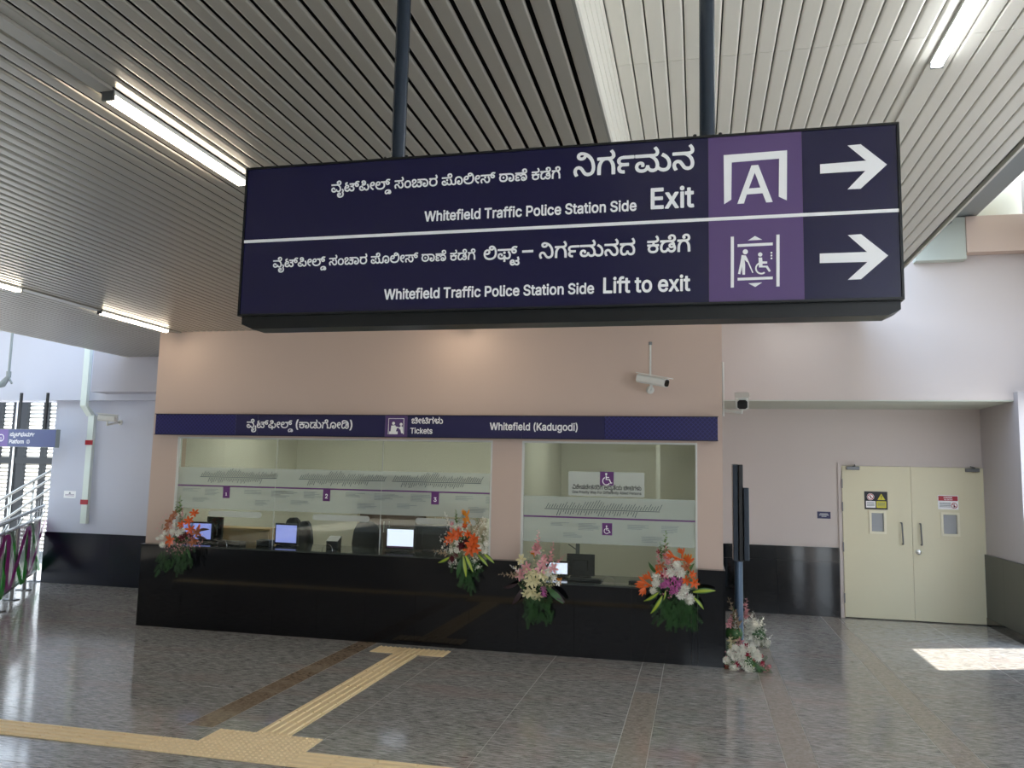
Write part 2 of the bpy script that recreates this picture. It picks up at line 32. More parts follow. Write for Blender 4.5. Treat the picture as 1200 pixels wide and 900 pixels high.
'police': (3.762, [[50,-6,-15,3,-7,3,-6,3,-6,6,-4,4,-3,6,-3,8,-2,6,0,8,1,9,2,8,6,9,7,7,8,4,9,3,7,1,10,-2,6,-2,5,-3,5,-3,4,-7,2,-7,0,-7,-3,-9,-2,-3,-3,-1,-14,1,-3,1,-2,4,1,4,0,4,-1,4,-2,1,-3,1,-5,-1,-6,-4,-3,-6,-1,-4,1,-8,4,-7,3,-3,3,-3,6,-1,5,-1,11,0,10,2,6,5,3,4,3,6,1,8,2,4,3,1,16,0,3,0,1,-2,4,-14,3,-5,4,-4,4,-3,5,-2,11,0,6,2,3,2,3,4,4,9,0,13,-4,17,-6,11,-9,12,0,3,2,3,16,11,3,0,4,-3,5,-6,5,-9,6,-11,2,-8,3,-12,0,-14,-1,-10,10,-8,8,-5,6,-1,9,0,3,1,5,2,3,5,1,4,0,20,-2,18,0,11,2,13,6,16,7,8,8,8,8,5,13,5,13,3,15,0,14,-3,10,-4,11,-6,6,-5,9,-10,3,-5,6,-12,3,-8,3,-16,1,-19,-3,-17,-4,-10,-2,-5,-5,-8,-7,-7,-10,-6,-8,-3,-11,-2,-8,0,-9,2,-10,3,-8,5,-6,7,-5,7,-3,13,0,11,1,7,2,6,4,6,5,5,5,3,7,2,5,1,9,-2,6,-2,4,-5,2,-3,2,-8,-1,-5,-2,-5,-4,-5,-4,-2,-4,-2,-5,0,-7,3,-1,-1,2,-6,3,-4,5,-4,5,-1,10,0,5,1,5,2,4,4,3,4,2,5,3,10,1,18,-2,12,-4,12,-6,10,-5,6,-11,7,-13,3,-10,0,-10,-2,-8,-4,-7,-6,-5,-9,-3,-12,0,-14,2,-18,0,-16,-1,-8,-3,-9,-3,-5,-4,-4,-10,-7,-15,-5,-5,-1,-10,1,-6,1,-11,5,-14,10,-8,-8,-7,-4,-12,-4,-12,-1,-12,2,-10,5,-5,3,-8,9,-10,-9,-9,-5,-8,-3,-7,-1],[454,-6,-18,2,-16,5,-12,7,-9,6,-6,6,-8,11,-4,8,-3,9,-2,10,-2,9,0,13,2,14,5,14,3,6,5,7,10,9,10,5,13,4,14,-1,14,-5,-3,7,-2,7,-1,10,1,6,2,5,4,6,8,6,5,3,8,3,6,1,11,0,12,-3,9,-4,8,-4,8,-7,5,-5,6,-10,6,-10,6,-18,4,-20,1,-26,-3,-17,-6,-20,-8,-15,-5,-6,-8,-8,-11,-8,-8,-4,-10,-4,-12,-3,-9,-1],[678,-6,-3,2,-8,13,-4,12,-1,9,0,10,2,11,5,8,8,9,7,5,7,2,7,2,12,-1,10,-3,9,-5,4,-5,10,-13,10,-16,7,-9,6,-4,5,-1,8,0,3,1,6,2,4,7,3,9,1,9,-2,12,-3,9,-8,13,-7,9,0,2,2,4,15,10,2,1,3,-1,4,-6,9,-12,5,-9,4,-12,2,-11,0,-17,-4,-16,-5,-10,-9,-11,-10,-6,-12,-3,-12,-1,-8,2,-8,2,-9,6,-8,8,-22,33,-7,6,-7,2,-5,-1,-3,-2,-3,-4,-2,-6,0,-8,2,-6,4,-11,5,-8,0,-3,-3,-3,-15,-6],[624,-6,-12,6,-16,11,-12,13,-7,9,-6,13,-5,14,-1,9,0,17,3,13,6,15,7,10,10,8,13,5,8,2,14,-1,8,-3,6,-2,6,-6,4,-5,4,-8,1,-7,0,-8,-1,-6,-2,-6,-4,-6,-6,-7,-3,-3,-7,-4,-7,-2,-11,-2,-8,0,-13,3,-1,-1,2,-6,4,-9,7,-11,13,-10,20,-12,0,-2,0,-2,-9,-16,-2,-2],[451,21,19,-1,6,1,11,3,11,4,8,6,6,6,6,8,5,12,3,15,1,22,-3,20,-3,9,-4,11,-1,1,-8,-8,-9,-6,-11,-3,-11,0,-9,2,-10,3,4,-7,2,-5,1,-6,0,-10,-1,-6,-4,-9,-3,-4,-7,-7,-9,-5,-12,-3,-12,-1,-16,3,1,-8,3,-7,6,-10,5,-6,7,-5,9,-5,9,-3],[860,67,-6,2,-11,4,-4,3,-5,5,-3,5,-4,7,-2,7,-1,8,-1,2,-156,0,-4,2,-1,3,0,16,1,3,3,2,131,0,29,0,7,13,7,8,9,7,13,5,7,1,15,0,7,-1,9,-3,6,-2,2,-2,1,-3,-1,-1,-8,-13,-3,-3,-3,0,-12,4,-12,0,-6,-1,-4,-2,-4,-3,-2,-4,1,0,9,0,13,-3,6,-2,5,-3,8,-9,2,-5,3,-9,0,-10,-3,-9,-3,-5,-5,-6,-6,-3,-6,-3,-9,-2],[93,68,-6,2,-4,4,-4,7,0,7,3,7,5,5,7,3,5,0,7,-3,4,-4,3,-6,1,-7,-2,-6,-5,-6,-3,-2,-5,-1],[737,72,-5,2,-7,6,-3,7,0,6,3,6,5,6,7,2,5,0,7,-2,5,-5,3,-7,0,-5,-3,-8,-4,-4,-2,-2,-6,-2],[415,87,7,0,7,1,6,4,3,5,1,8,-1,5,-5,4,-6,1,-7,-1,-6,-3,-4,-3,-6,-10,-2,-5,1,-1,5,-3],[604,87,7,0,9,2,5,4,3,4,1,6,-1,5,-1,2,-5,4,-5,1,-8,-1,-5,-3,-5,-4,-4,-7,-2,-8,5,-4],[862,91,5,0,6,2,2,2,0,5,-1,5,-2,2,-3,2,-7,1,-12,0,-1,0,0,-1,1,-7,4,-6,2,-3],[8,111,-3,1,-1,3,0,15,1,4,3,2,118,0,15,1,6,1,5,3,3,4,2,7,0,8,-1,4,-2,4,-2,2,-6,3,-10,1,-4,-1,-6,-3,-1,-1,4,-2,3,-3,2,-3,0,-7,-1,-5,-3,-4,-3,-2,-6,-2,-7,0,-6,2,-2,2,-4,3,-2,4,-2,6,0,7,3,11,4,7,9,7,5,4,10,3,11,1,11,-1,9,-3,10,-6,6,-8,4,-8,4,-10,0,-11,-1,-9,-4,-11,-5,-6,-6,-5,-8,-5,-7,-2,-14,-3],[476,146,10,-1,6,3,3,2,3,4,1,4,-3,2,-4,1,-5,2,-9,0,-6,-3,-2,-4,0,-4,2,-4]]),
'thane': (1.969, [[73,-6,-10,1,-8,2,-9,3,-10,4,-9,7,-4,4,-7,9,-3,6,-4,12,-2,7,0,5,0,20,2,8,4,10,6,12,5,6,-13,0,-4,2,0,4,0,15,1,3,4,2,176,0,19,-4,12,-4,11,-6,10,-10,6,-7,4,-8,4,-12,3,-19,0,-16,-3,-18,-2,-7,-7,-12,-5,-6,-8,-6,-6,-3,-13,-4,-7,-1,-11,1,-12,3,-6,3,-5,4,-7,8,-3,7,-4,13,0,8,2,7,2,5,3,7,7,7,11,4,5,1,6,-1,6,-2,6,-4,4,-8,1,-7,-2,-7,-2,-3,-4,-4,-7,-2,-5,-1,-8,3,1,-5,5,-8,6,-3,3,0,10,0,8,2,4,4,5,5,3,9,2,10,0,17,-1,9,-2,8,-3,6,-7,9,-4,3,-7,4,-8,3,-12,2,-12,0,-40,0,-2,0,8,-11,5,-9,4,-13,1,-9,0,-12,-2,-12,-2,-8,-5,-10,-7,-10,-5,-5,-10,-7,-8,-4,-11,-4,-10,-2],[307,-6,-12,1,-7,3,-5,3,-7,7,-3,4,-2,6,-2,10,2,9,6,9,8,7,-7,7,-5,8,-2,7,0,10,2,6,4,7,6,6,10,6,-18,0,-3,2,-1,4,0,14,0,4,2,1,3,1,132,0,15,1,7,2,6,3,3,6,1,11,-1,5,-3,4,-6,5,-6,1,-6,0,-6,-1,-4,-3,0,-1,4,-3,4,-4,1,-4,0,-5,-3,-6,-2,-2,-8,-4,-7,0,-7,3,-5,4,-4,9,-1,4,1,8,2,6,4,7,7,7,4,3,5,2,11,3,8,1,8,-1,11,-3,6,-3,6,-4,5,-6,4,-7,3,-9,2,-11,-1,-8,-2,-10,-5,-8,-6,-7,-5,-3,-5,-3,-14,-4,11,-6,11,-8,7,-11,6,-16,2,-10,1,-8,-1,-11,-4,-14,-4,-10,-6,-7,-8,-7,-8,-5,-9,-3,-13,-2,-8,0,-10,2,-12,4,-8,5,-4,4,-4,7,-3,7,-1,4,0,9,3,9,3,6,5,6,5,4,12,4,14,1,12,-4,5,-3,4,-4,3,-5,1,-4,1,-5,-1,-6,-2,-7,-1,-3,-5,-1,-12,1,-3,1,-2,4,1,5,-1,4,-1,2,-2,1,-6,0,-4,-2,-3,-3,-1,-6,1,-4,3,-4,3,-1,5,-2,12,0,9,1,4,2,6,4,3,4,3,6,2,11,0,8,-2,12,-4,8,-3,5,-7,6,-6,2,-7,1,-13,0,-10,-4,-5,-4,-4,-5,-3,-8,-1,-1,-3,-1,-16,0,-4,2,-2,6,-4,5,-8,7,-5,2,-7,1,-13,0,-7,-1,-3,-2,-3,-2,-2,-3,0,-4,0,-4,4,-4,7,-3,11,-1,9,0,3,-1,2,-4,0,-15,-2,-3,-2,-1,-20,0,-6,-2,-4,-2,-3,-3,-1,-2,0,-5,1,-3,4,-3,3,-2,11,0,7,1,5,2,9,6,3,0,3,-2,9,-12,1,-4,0,-2,-4,-3,-14,-7,-14,-4],[70,21,16,-1,4,1,8,2,6,3,7,6,6,7,3,8,2,8,1,5,-1,16,-2,8,-3,7,-6,8,-6,5,-9,4,-10,2,-14,0,-4,0,-8,-2,-7,-4,-7,-5,-6,-7,-4,-8,-2,-8,0,-18,1,-8,4,-10,6,-8,9,-7,6,-2],[76,49,-7,2,-4,3,-2,4,-2,10,3,8,4,4,2,2,5,2,6,0,6,-3,5,-3,2,-4,2,-8,-1,-4,-2,-5,-5,-5,-6,-3],[363,96,1,1,8,7,11,6,-19,0,-21,0,12,-6]]),
'kadege': (1.99, [[63,-6,-10,1,-14,4,-9,5,-10,9,-5,7,-3,8,-1,5,-1,11,2,8,3,8,6,9,-1,1,-11,0,-3,1,-1,4,0,14,2,4,3,1,47,0,3,2,1,3,0,5,-1,3,-1,3,-1,0,-48,0,-3,1,-2,4,0,17,1,2,3,2,75,0,10,0,6,2,6,3,1,3,1,4,-1,9,-3,7,-5,7,-6,6,0,4,3,2,12,9,3,1,3,-1,11,-14,5,-10,2,-7,2,-9,0,-12,-5,-12,-6,-7,-5,-4,-8,-3,-7,-2,-17,-2,2,-9,-2,-7,2,0,41,0,3,-2,1,-4,0,-13,-1,-3,-3,-2,-12,0,6,-10,3,-9,1,-4,0,-11,-1,-4,-3,-11,-4,-6,-7,-8,-8,-6,-12,-4,-8,-2,-11,-2],[187,-6,-8,1,-7,2,-10,7,-5,4,-4,7,-6,13,-2,9,-1,15,1,11,1,8,4,13,4,10,6,8,7,8,-1,0,-18,0,-2,2,-2,3,0,17,2,2,3,2,109,0,11,0,8,2,5,1,3,3,3,5,2,6,0,6,-2,6,-4,5,-5,3,-5,1,-6,0,-6,-1,-4,-3,7,-7,2,-6,0,-3,-2,-6,-5,-4,-4,-2,-9,-1,-9,3,-4,5,-3,9,-1,9,1,4,4,8,3,5,9,7,6,3,8,3,12,1,7,-1,10,-2,6,-3,5,-4,6,-6,3,-4,4,-10,2,-9,0,-11,-1,-7,-3,-8,-6,-8,-6,-5,-8,-5,7,-7,3,-6,4,-11,1,-14,5,-9,2,-7,2,-10,0,-13,-1,-8,-4,-10,-6,-10,-10,-9,-5,-3,-9,-3,-8,-2,-7,0,-9,2,-8,2,-10,6,-9,9,-11,-10,-8,-5,-12,-3],[334,-3,-2,1,-1,4,0,41,2,21,3,14,6,14,6,10,5,8,-1,0,-18,0,-3,2,-1,4,0,14,1,4,1,1,3,1,76,0,11,0,8,2,7,3,3,3,2,6,1,6,-1,6,-2,5,-4,3,-4,3,-5,1,-10,-1,-6,-3,6,-6,3,-8,-3,-8,-4,-4,-7,-3,-7,0,-8,3,-3,3,-2,4,-2,5,-1,8,1,5,3,8,4,6,4,5,11,6,8,3,10,1,12,-1,10,-3,5,-3,8,-8,3,-3,4,-9,3,-9,0,-12,-1,-8,-3,-8,-4,-7,-9,-8,-10,-5,10,-10,6,-10,5,-13,3,-9,2,-15,1,-15,0,-40,-1,-4,-1,-1,-3,-1,-19,0,-4,2,-1,4,0,30,-1,22,-2,16,-5,14,-4,9,-4,6,-5,6,-9,5,-4,0,-11,0,-6,-1,-3,-2,-5,-3,-5,-5,-6,-10,-6,-13,-3,-15,-1,-12,-1,-47,0,-4,-4,-2],[67,20,14,0,10,4,3,3,3,3,3,6,1,4,0,10,-1,2,-2,6,-4,4,-3,3,-8,3,-7,2,-6,0,-12,-1,-7,-2,-5,-3,-3,-2,-3,-5,-3,-6,0,-5,0,-8,2,-4,5,-8,3,-2,7,-3,6,-1],[188,20,8,0,5,1,5,3,4,4,3,5,4,13,4,2,16,0,3,-1,2,-3,2,-7,4,-7,5,-6,7,-3,4,-1,12,1,6,3,4,3,4,9,1,3,0,11,-8,-4,-9,-3,-12,0,-12,4,-7,5,-5,6,-3,10,0,7,1,5,3,7,3,4,4,3,5,3,9,3,4,0,9,0,-4,3,-7,4,-16,3,-26,0,-5,0,-10,-3,-8,-3,-8,-6,-5,-5,-7,-11,-3,-9,-2,-10,-1,-15,1,-10,3,-8,5,-6,5,-3],[265,66,7,-1,7,3,3,4,-2,2,-4,3,-4,1,-6,0,-4,-2,-2,-2,0,-5,2,-2]]),
'nirgamana': (3.824, [[20,-6,-3,1,-2,3,-8,15,-3,15,0,13,3,11,5,9,8,8,6,4,10,3,11,1,8,-2,9,-3,5,-3,10,-11,18,-28,3,-3,5,-5,7,-2,13,0,4,2,4,2,4,4,4,8,3,14,1,7,-1,18,-4,19,-4,12,-5,12,-8,11,-7,9,-10,9,-7,-11,-6,-6,-7,-5,-14,-4,-13,0,-10,3,-7,4,-7,6,-3,5,-3,8,0,9,1,7,3,6,5,7,7,5,5,2,7,3,5,1,18,-1,12,-3,15,-6,14,-8,10,-8,11,-11,9,-14,7,-11,4,-12,4,-11,4,-20,2,-13,-1,-22,-2,-11,-5,-14,-5,-9,-7,-7,-8,-6,-13,-5,-11,-2,-8,0,-5,1,-9,3,-4,1,-7,5,-8,8,-4,5,-16,26,-6,6,-5,3,-4,1,-6,-1,-4,-3,-3,-4,-1,-4,0,-10,3,-9,4,-8,4,-7,0,-3,-3,-3,-15,-6],[519,-6,-12,2,-12,5,-7,5,-4,4,-4,5,-3,6,-2,7,-2,8,1,12,5,14,5,7,6,5,5,3,9,3,9,2,7,-1,10,-3,3,-1,7,-7,2,-2,3,-8,0,-8,-2,-10,-3,-3,-5,-1,-12,1,-3,1,-1,3,1,9,-1,3,-2,2,-4,1,-6,-2,-4,-3,-2,-3,-2,-4,0,-10,3,-6,2,-4,4,-2,5,-3,7,-1,16,0,9,4,4,5,4,6,3,13,2,2,3,0,15,0,3,-1,2,-5,1,-6,4,-8,2,-4,5,-3,9,-3,8,0,6,1,4,2,3,4,1,4,2,7,1,12,-3,17,-5,11,-8,12,-11,10,-14,8,-8,2,-100,0,-3,2,-2,3,0,15,1,4,2,1,2,1,125,0,11,0,6,2,4,2,2,2,1,3,0,8,-1,5,-4,7,-10,12,0,4,16,11,2,1,3,-1,7,-8,5,-8,5,-8,2,-8,2,-14,-2,-10,-4,-8,-3,-5,-5,-4,-6,-3,-10,-4,0,-1,10,-10,5,-6,8,-15,4,-12,2,-11,1,-9,-1,-10,1,-2,10,-9,8,-5,11,-2,10,0,6,1,7,5,4,5,4,8,1,12,0,9,-4,15,-4,9,-6,8,-9,9,-9,6,-13,7,-2,2,1,4,9,15,2,3,2,1,12,-6,16,-12,9,-9,5,-7,5,-7,6,-11,3,-10,4,-17,-1,-21,-2,-8,-4,-10,-5,-9,-8,-8,-10,-6,-14,-4,-14,-1,-14,3,-11,4,-15,11,-11,-10,-9,-4,-13,-4,-13,1,-12,3,-4,3,-4,2,-10,10,-11,-10,-8,-4,-14,-4],[767,-6,-2,1,-3,3,-7,15,-4,15,0,13,3,11,5,9,4,4,9,7,11,4,12,1,7,-2,10,-3,5,-3,9,-11,21,-31,6,-5,8,-2,9,0,4,1,4,3,3,5,2,5,1,7,0,10,-2,14,-2,5,-5,10,-8,12,-11,9,-10,6,-12,3,-79,1,-3,1,-1,3,0,16,1,3,4,2,105,0,14,1,5,2,4,3,0,3,0,8,-3,11,-3,4,-8,9,0,3,1,3,15,9,2,1,3,-1,11,-15,6,-11,3,-12,0,-4,0,-9,-3,-9,-2,-4,-6,-7,-6,-4,-12,-5,10,-12,8,-10,5,-11,5,-18,1,-10,-1,-18,-4,-13,-6,-10,-10,-9,-7,-4,-8,-2,-9,-2,-6,0,-15,4,-9,5,-7,6,-6,7,-20,30,-6,5,-7,2,-4,-1,-3,-2,-3,-3,-2,-6,0,-10,0,-3,6,-13,5,-8,0,-3,-3,-3,-15,-6],[190,-3,-2,1,-1,4,0,41,2,21,3,14,6,14,6,10,5,8,-1,0,-18,0,-3,2,-1,4,0,15,1,3,4,2,83,0,11,0,9,3,2,2,2,3,1,4,-1,6,-4,11,-10,12,0,3,2,3,13,9,4,1,4,-4,10,-13,4,-8,2,-7,2,-10,0,-11,-2,-6,-3,-5,-6,-8,-9,-6,-6,-3,8,-8,7,-10,7,-19,2,-13,2,-20,0,-40,-1,-4,-3,-2,-19,0,-4,1,-1,1,-1,4,0,30,-1,22,-2,16,-5,14,-4,9,-4,6,-5,6,-9,5,-4,0,-11,0,-6,-1,-3,-2,-5,-3,-5,-5,-6,-10,-6,-13,-3,-15,-1,-12,-1,-47,0,-4,-4,-2],[382,-3,-13,2,-7,2,-8,5,-9,9,-4,11,-1,7,0,12,4,9,3,4,7,8,-9,9,-3,4,-3,8,-1,6,0,9,1,3,1,6,4,6,6,7,6,4,10,4,9,2,11,2,79,0,4,-2,1,-3,0,-16,-2,-4,-8,-1,-65,0,-14,0,-9,-2,-4,-3,-2,-3,-1,-3,0,-9,1,-3,3,-3,5,-3,13,-2,37,0,3,-1,1,-3,0,-17,-2,-4,-3,-1,-37,0,-5,0,-7,-2,-6,-6,-1,-3,0,-8,2,-4,1,-2,5,-3,5,-2,13,0,2,-2,1,-2,1,-17,-1,-4,-4,-2],[61,146,9,-1,5,2,4,3,3,5,2,4,-2,2,-5,1,-5,1,-9,0,-6,-3,-2,-4,0,-4,2,-4]]),
'nirgamanada': (4.589, [[20,-6,-3,1,-2,3,-8,15,-3,15,0,13,3,11,5,9,8,8,6,4,10,3,11,1,8,-2,9,-3,5,-3,10,-11,18,-28,3,-3,5,-5,7,-2,13,0,4,2,4,2,4,4,4,8,3,14,1,7,-1,18,-4,19,-4,12,-5,12,-8,11,-7,9,-10,9,-7,-11,-6,-6,-7,-5,-14,-4,-13,0,-10,3,-7,4,-7,6,-3,5,-3,8,0,9,1,7,3,6,5,7,7,5,5,2,7,3,5,1,18,-1,12,-3,15,-6,14,-8,10,-8,11,-11,9,-14,7,-11,4,-12,4,-11,4,-20,2,-13,-1,-22,-2,-11,-5,-14,-5,-9,-7,-7,-8,-6,-13,-5,-11,-2,-8,0,-5,1,-9,3,-4,1,-7,5,-8,8,-4,5,-16,26,-6,6,-5,3,-4,1,-6,-1,-4,-3,-3,-4,-1,-4,0,-10,3,-9,4,-8,4,-7,0,-3,-3,-3,-15,-6],[519,-6,-12,2,-12,5,-7,5,-4,4,-4,5,-3,6,-2,7,-2,8,1,12,5,14,5,7,6,5,5,3,9,3,9,2,7,-1,10,-3,3,-1,7,-7,2,-2,3,-8,0,-8,-2,-10,-3,-3,-5,-1,-12,1,-3,1,-1,3,1,9,-1,3,-2,2,-4,1,-6,-2,-4,-3,-2,-3,-2,-4,0,-10,3,-6,2,-4,4,-2,5,-3,7,-1,16,0,9,4,4,5,4,6,3,13,2,2,3,0,15,0,3,-1,2,-5,1,-6,4,-8,2,-4,5,-3,9,-3,8,0,6,1,4,2,3,4,1,4,2,7,1,12,-3,17,-5,11,-8,12,-11,10,-14,8,-8,2,-100,0,-3,2,-2,3,0,15,1,4,2,1,2,1,125,0,11,0,6,2,4,2,2,2,1,3,0,8,-1,5,-4,7,-10,12,0,4,16,11,2,1,3,-1,7,-8,5,-8,5,-8,2,-8,2,-14,-2,-10,-4,-8,-3,-5,-5,-4,-6,-3,-10,-4,0,-1,10,-10,5,-6,8,-15,4,-12,2,-11,1,-9,-1,-10,1,-2,10,-9,8,-5,11,-2,10,0,6,1,7,5,4,5,4,8,1,12,0,9,-4,15,-4,9,-6,8,-9,9,-9,6,-13,7,-2,2,1,4,9,15,2,3,2,1,12,-6,16,-12,9,-9,5,-7,5,-7,6,-11,3,-10,4,-17,-1,-21,-2,-8,-4,-10,-5,-9,-8,-8,-10,-6,-14,-4,-14,-1,-14,3,-11,4,-15,11,-11,-10,-9,-4,-13,-4,-13,1,-12,3,-4,3,-4,2,-10,10,-11,-10,-8,-4,-14,-4],[767,-6,-2,1,-3,3,-7,15,-4,15,0,13,3,11,5,9,4,4,9,7,11,4,12,1,7,-2,10,-3,5,-3,9,-11,21,-31,6,-5,8,-2,9,0,4,1,4,3,3,5,2,5,1,7,0,10,-2,14,-2,5,-5,10,-8,12,-11,9,-10,6,-12,3,-79,1,-3,1,-1,3,0,16,1,3,4,2,105,0,14,1,5,2,4,3,0,3,0,8,-3,11,-3,4,-8,9,0,3,1,3,15,9,2,1,3,-1,11,-15,6,-11,3,-12,0,-4,0,-9,-3,-9,-2,-4,-6,-7,-6,-4,-12,-5,10,-12,8,-10,5,-11,5,-18,1,-10,-1,-18,-4,-13,-6,-10,-10,-9,-7,-4,-8,-2,-9,-2,-6,0,-15,4,-9,5,-7,6,-6,7,-20,30,-6,5,-7,2,-4,-1,-3,-2,-3,-3,-2,-6,0,-10,0,-3,6,-13,5,-8,0,-3,-3,-3,-15,-6],[967,-6,-8,1,-7,2,-10,7,-5,4,-4,7,-6,13,-2,9,-1,15,1,11,1,8,4,13,4,10,6,8,7,8,-1,0,-18,0,-3,2,-1,4,0,14,1,4,1,1,3,1,115,0,10,0,7,2,5,2,2,4,0,9,-4,11,-3,4,-7,9,-1,3,1,2,9,6,8,5,3,-1,2,-2,7,-9,5,-8,4,-10,2,-9,1,-4,-1,-9,-2,-9,-3,-4,-3,-5,-5,-4,-12,-6,9,-9,6,-9,5,-11,4,-13,2,-14,-1,-16,-2,-13,-3,-8,-5,-9,-7,-7,-8,-6,-10,-3,-14,-2,-9,2,-8,2,-8,5,-10,10,-11,-10,-8,-5,-12,-3],[190,-3,-2,1,-1,4,0,41,2,21,3,14,6,14,6,10,5,8,-1,0,-18,0,-3,2,-1,4,0,15,1,3,4,2,83,0,11,0,9,3,2,2,2,3,1,4,-1,6,-4,11,-10,12,0,3,2,3,13,9,4,1,4,-4,10,-13,4,-8,2,-7,2,-10,0,-11,-2,-6,-3,-5,-6,-8,-9,-6,-6,-3,8,-8,7,-10,7,-19,2,-13,2,-20,0,-40,-1,-4,-3,-2,-19,0,-4,1,-1,1,-1,4,0,30,-1,22,-2,16,-5,14,-4,9,-4,6,-5,6,-9,5,-4,0,-11,0,-6,-1,-3,-2,-5,-3,-5,-5,-6,-10,-6,-13,-3,-15,-1,-12,-1,-47,0,-4,-4,-2],[382,-3,-13,2,-7,2,-8,5,-9,9,-4,11,-1,7,0,12,4,9,3,4,7,8,-9,9,-3,4,-3,8,-1,6,0,9,1,3,1,6,4,6,6,7,6,4,10,4,9,2,11,2,79,0,4,-2,1,-3,0,-16,-2,-4,-8,-1,-65,0,-14,0,-9,-2,-4,-3,-2,-3,-1,-3,0,-9,1,-3,3,-3,5,-3,13,-2,37,0,3,-1,1,-3,0,-17,-2,-4,-3,-1,-37,0,-5,0,-7,-2,-6,-6,-1,-3,0,-8,2,-4,1,-2,5,-3,5,-2,13,0,2,-2,1,-2,1,-17,-1,-4,-4,-2],[968,20,7,0,4,0,7,4,4,4,3,5,2,5,2,10,2,2,3,0,16,0,3,-1,1,-3,2,-9,2,-5,4,-6,8,-5,5,-1,7,0,4,1,5,3,5,4,2,6,2,12,0,11,-3,15,-1,6,-5,9,-7,9,-8,6,-10,5,-13,3,-21,0,-8,-1,-10,-3,-10,-6,-8,-7,-3,-5,-5,-9,-3,-9,-2,-13,1,-16,3,-11,5,-6,5,-3],[61,146,9,-1,5,2,4,3,3,5,2,4,-2,2,-5,1,-5,1,-9,0,-6,-3,-2,-4,0,-4,2,-4]]),
'lift': (2.034, [[393,-92,-11,3,-7,5,-7,6,-4,8,-3,11,-1,8,2,12,5,12,9,10,5,3,8,3,7,1,8,0,11,-3,3,-2,4,-4,4,-7,1,-4,0,-9,-2,-6,-3,-6,14,-1,2,0,2,-2,2,-8,3,-4,5,-3,6,-1,7,2,4,4,2,4,-1,8,-4,5,-5,4,-3,0,-16,0,-3,2,-1,3,0,13,1,3,3,2,18,0,5,3,1,3,0,8,-2,9,-6,14,1,3,1,1,16,5,3,1,2,-1,7,-18,3,-11,1,-7,-1,-8,-2,-7,-5,-8,7,-9,3,-6,1,-6,0,-12,-4,-10,-4,-5,-7,-6,-7,-3,-9,-2,-10,0,-11,3,-6,3,-7,6,-7,-6,-10,-4,-7,-2],[398,-69,7,0,4,1,4,4,3,6,1,2,-1,0,-10,-3,-5,-1,-8,0,-8,1,0,-2,3,-6,4,-1],[392,-39,6,0,4,1,2,2,0,2,-1,2,-3,1,-6,-1,-5,-3,-2,-3],[279,-38,-3,1,-1,3,1,24,0,10,-13,-5,-14,-2,-7,0,-9,2,-14,5,-10,6,-8,10,-5,11,-2,13,2,11,2,7,5,9,8,7,7,4,7,2,10,2,9,-2,6,-2,9,-5,4,-4,3,-8,0,-3,0,-7,-3,-11,-3,-2,-4,0,-12,1,-3,1,-1,4,1,4,0,4,-2,4,-5,2,-4,-1,-5,-3,-3,-3,-1,-3,-1,-9,3,-9,5,-5,6,-4,8,-1,11,0,7,1,6,3,4,5,5,8,1,7,1,4,3,2,18,0,3,-2,2,-10,3,-7,6,-7,4,-2,8,-2,8,0,5,1,3,2,5,6,2,8,1,5,-1,13,-3,12,-3,7,-5,8,-7,8,-1,3,2,3,16,11,2,1,3,-2,7,-8,10,-16,5,-16,2,-14,-1,-15,-2,-9,-5,-13,-7,-9,-4,-4,-8,-4,-8,-3,-8,-2,-13,1,-16,5,-1,-5,2,-27,-1,-3,-3,-2],[86,-6,-19,2,-13,4,-7,3,-7,3,-8,6,-9,9,-8,12,-6,14,-2,10,-2,9,0,16,3,15,5,14,4,6,6,8,7,6,8,4,14,4,16,-1,13,-4,-3,6,-3,9,0,9,1,3,2,7,4,5,8,7,6,4,13,3,11,0,10,-2,10,-4,6,-3,7,-5,8,-9,11,-16,4,-10,4,-13,4,-20,1,-24,-3,-18,-7,-23,-9,-15,-10,-10,-13,-9,-17,-8,-21,-4],[286,8,6,-1,1,2,-2,1,-1,2,-1,0,-3,-3],[82,21,18,-1,6,1,10,2,12,5,9,6,6,6,6,10,5,11,3,11,1,12,-1,18,-4,22,-6,14,-1,-1,-8,-8,-8,-5,-12,-3,-10,0,-9,2,-11,3,4,-6,3,-6,1,-7,0,-8,-2,-9,-4,-8,-2,-4,-8,-7,-8,-4,-6,-2,-11,-2,-12,1,-10,3,-1,-1,1,-6,3,-9,5,-9,7,-8,8,-6,7,-3,9,-3],[412,67,-11,3,-6,3,-9,8,-5,11,-3,8,-1,10,-1,0,-176,0,-4,2,-2,3,0,16,2,3,3,2,131,0,49,0,8,15,7,8,11,6,11,4,6,1,15,0,16,-4,7,-3,1,-3,0,-2,-9,-14,-2,-2,-3,-1,-7,3,-5,2,-12,0,-6,-1,-5,-2,-2,-3,-3,-3,0,-1,1,0,9,0,11,-2,11,-5,7,-7,3,-4,4,-10,1,-4,0,-8,-4,-11,-3,-5,-5,-5,-6,-4,-7,-2,-7,-2],[284,68,-6,2,-4,4,-4,7,0,7,3,7,5,5,7,3,5,0,7,-3,4,-4,3,-6,1,-7,-2,-6,-6,-6,-3,-2,-4,-1],[46,87,7,0,7,1,4,2,3,3,2,5,1,7,-2,5,-4,4,-6,1,-7,-1,-8,-4,-6,-7,-3,-6,-1,-4,1,-1,6,-4],[415,91,5,0,6,2,2,2,0,5,-1,5,-3,3,-5,2,-4,0,-12,0,-1,-2,1,-7,3,-5,3,-3],[107,146,10,-1,5,2,4,3,3,5,0,3,-1,2,-5,1,-6,2,-8,0,-6,-3,-2,-4,0,-5,3,-4]]),
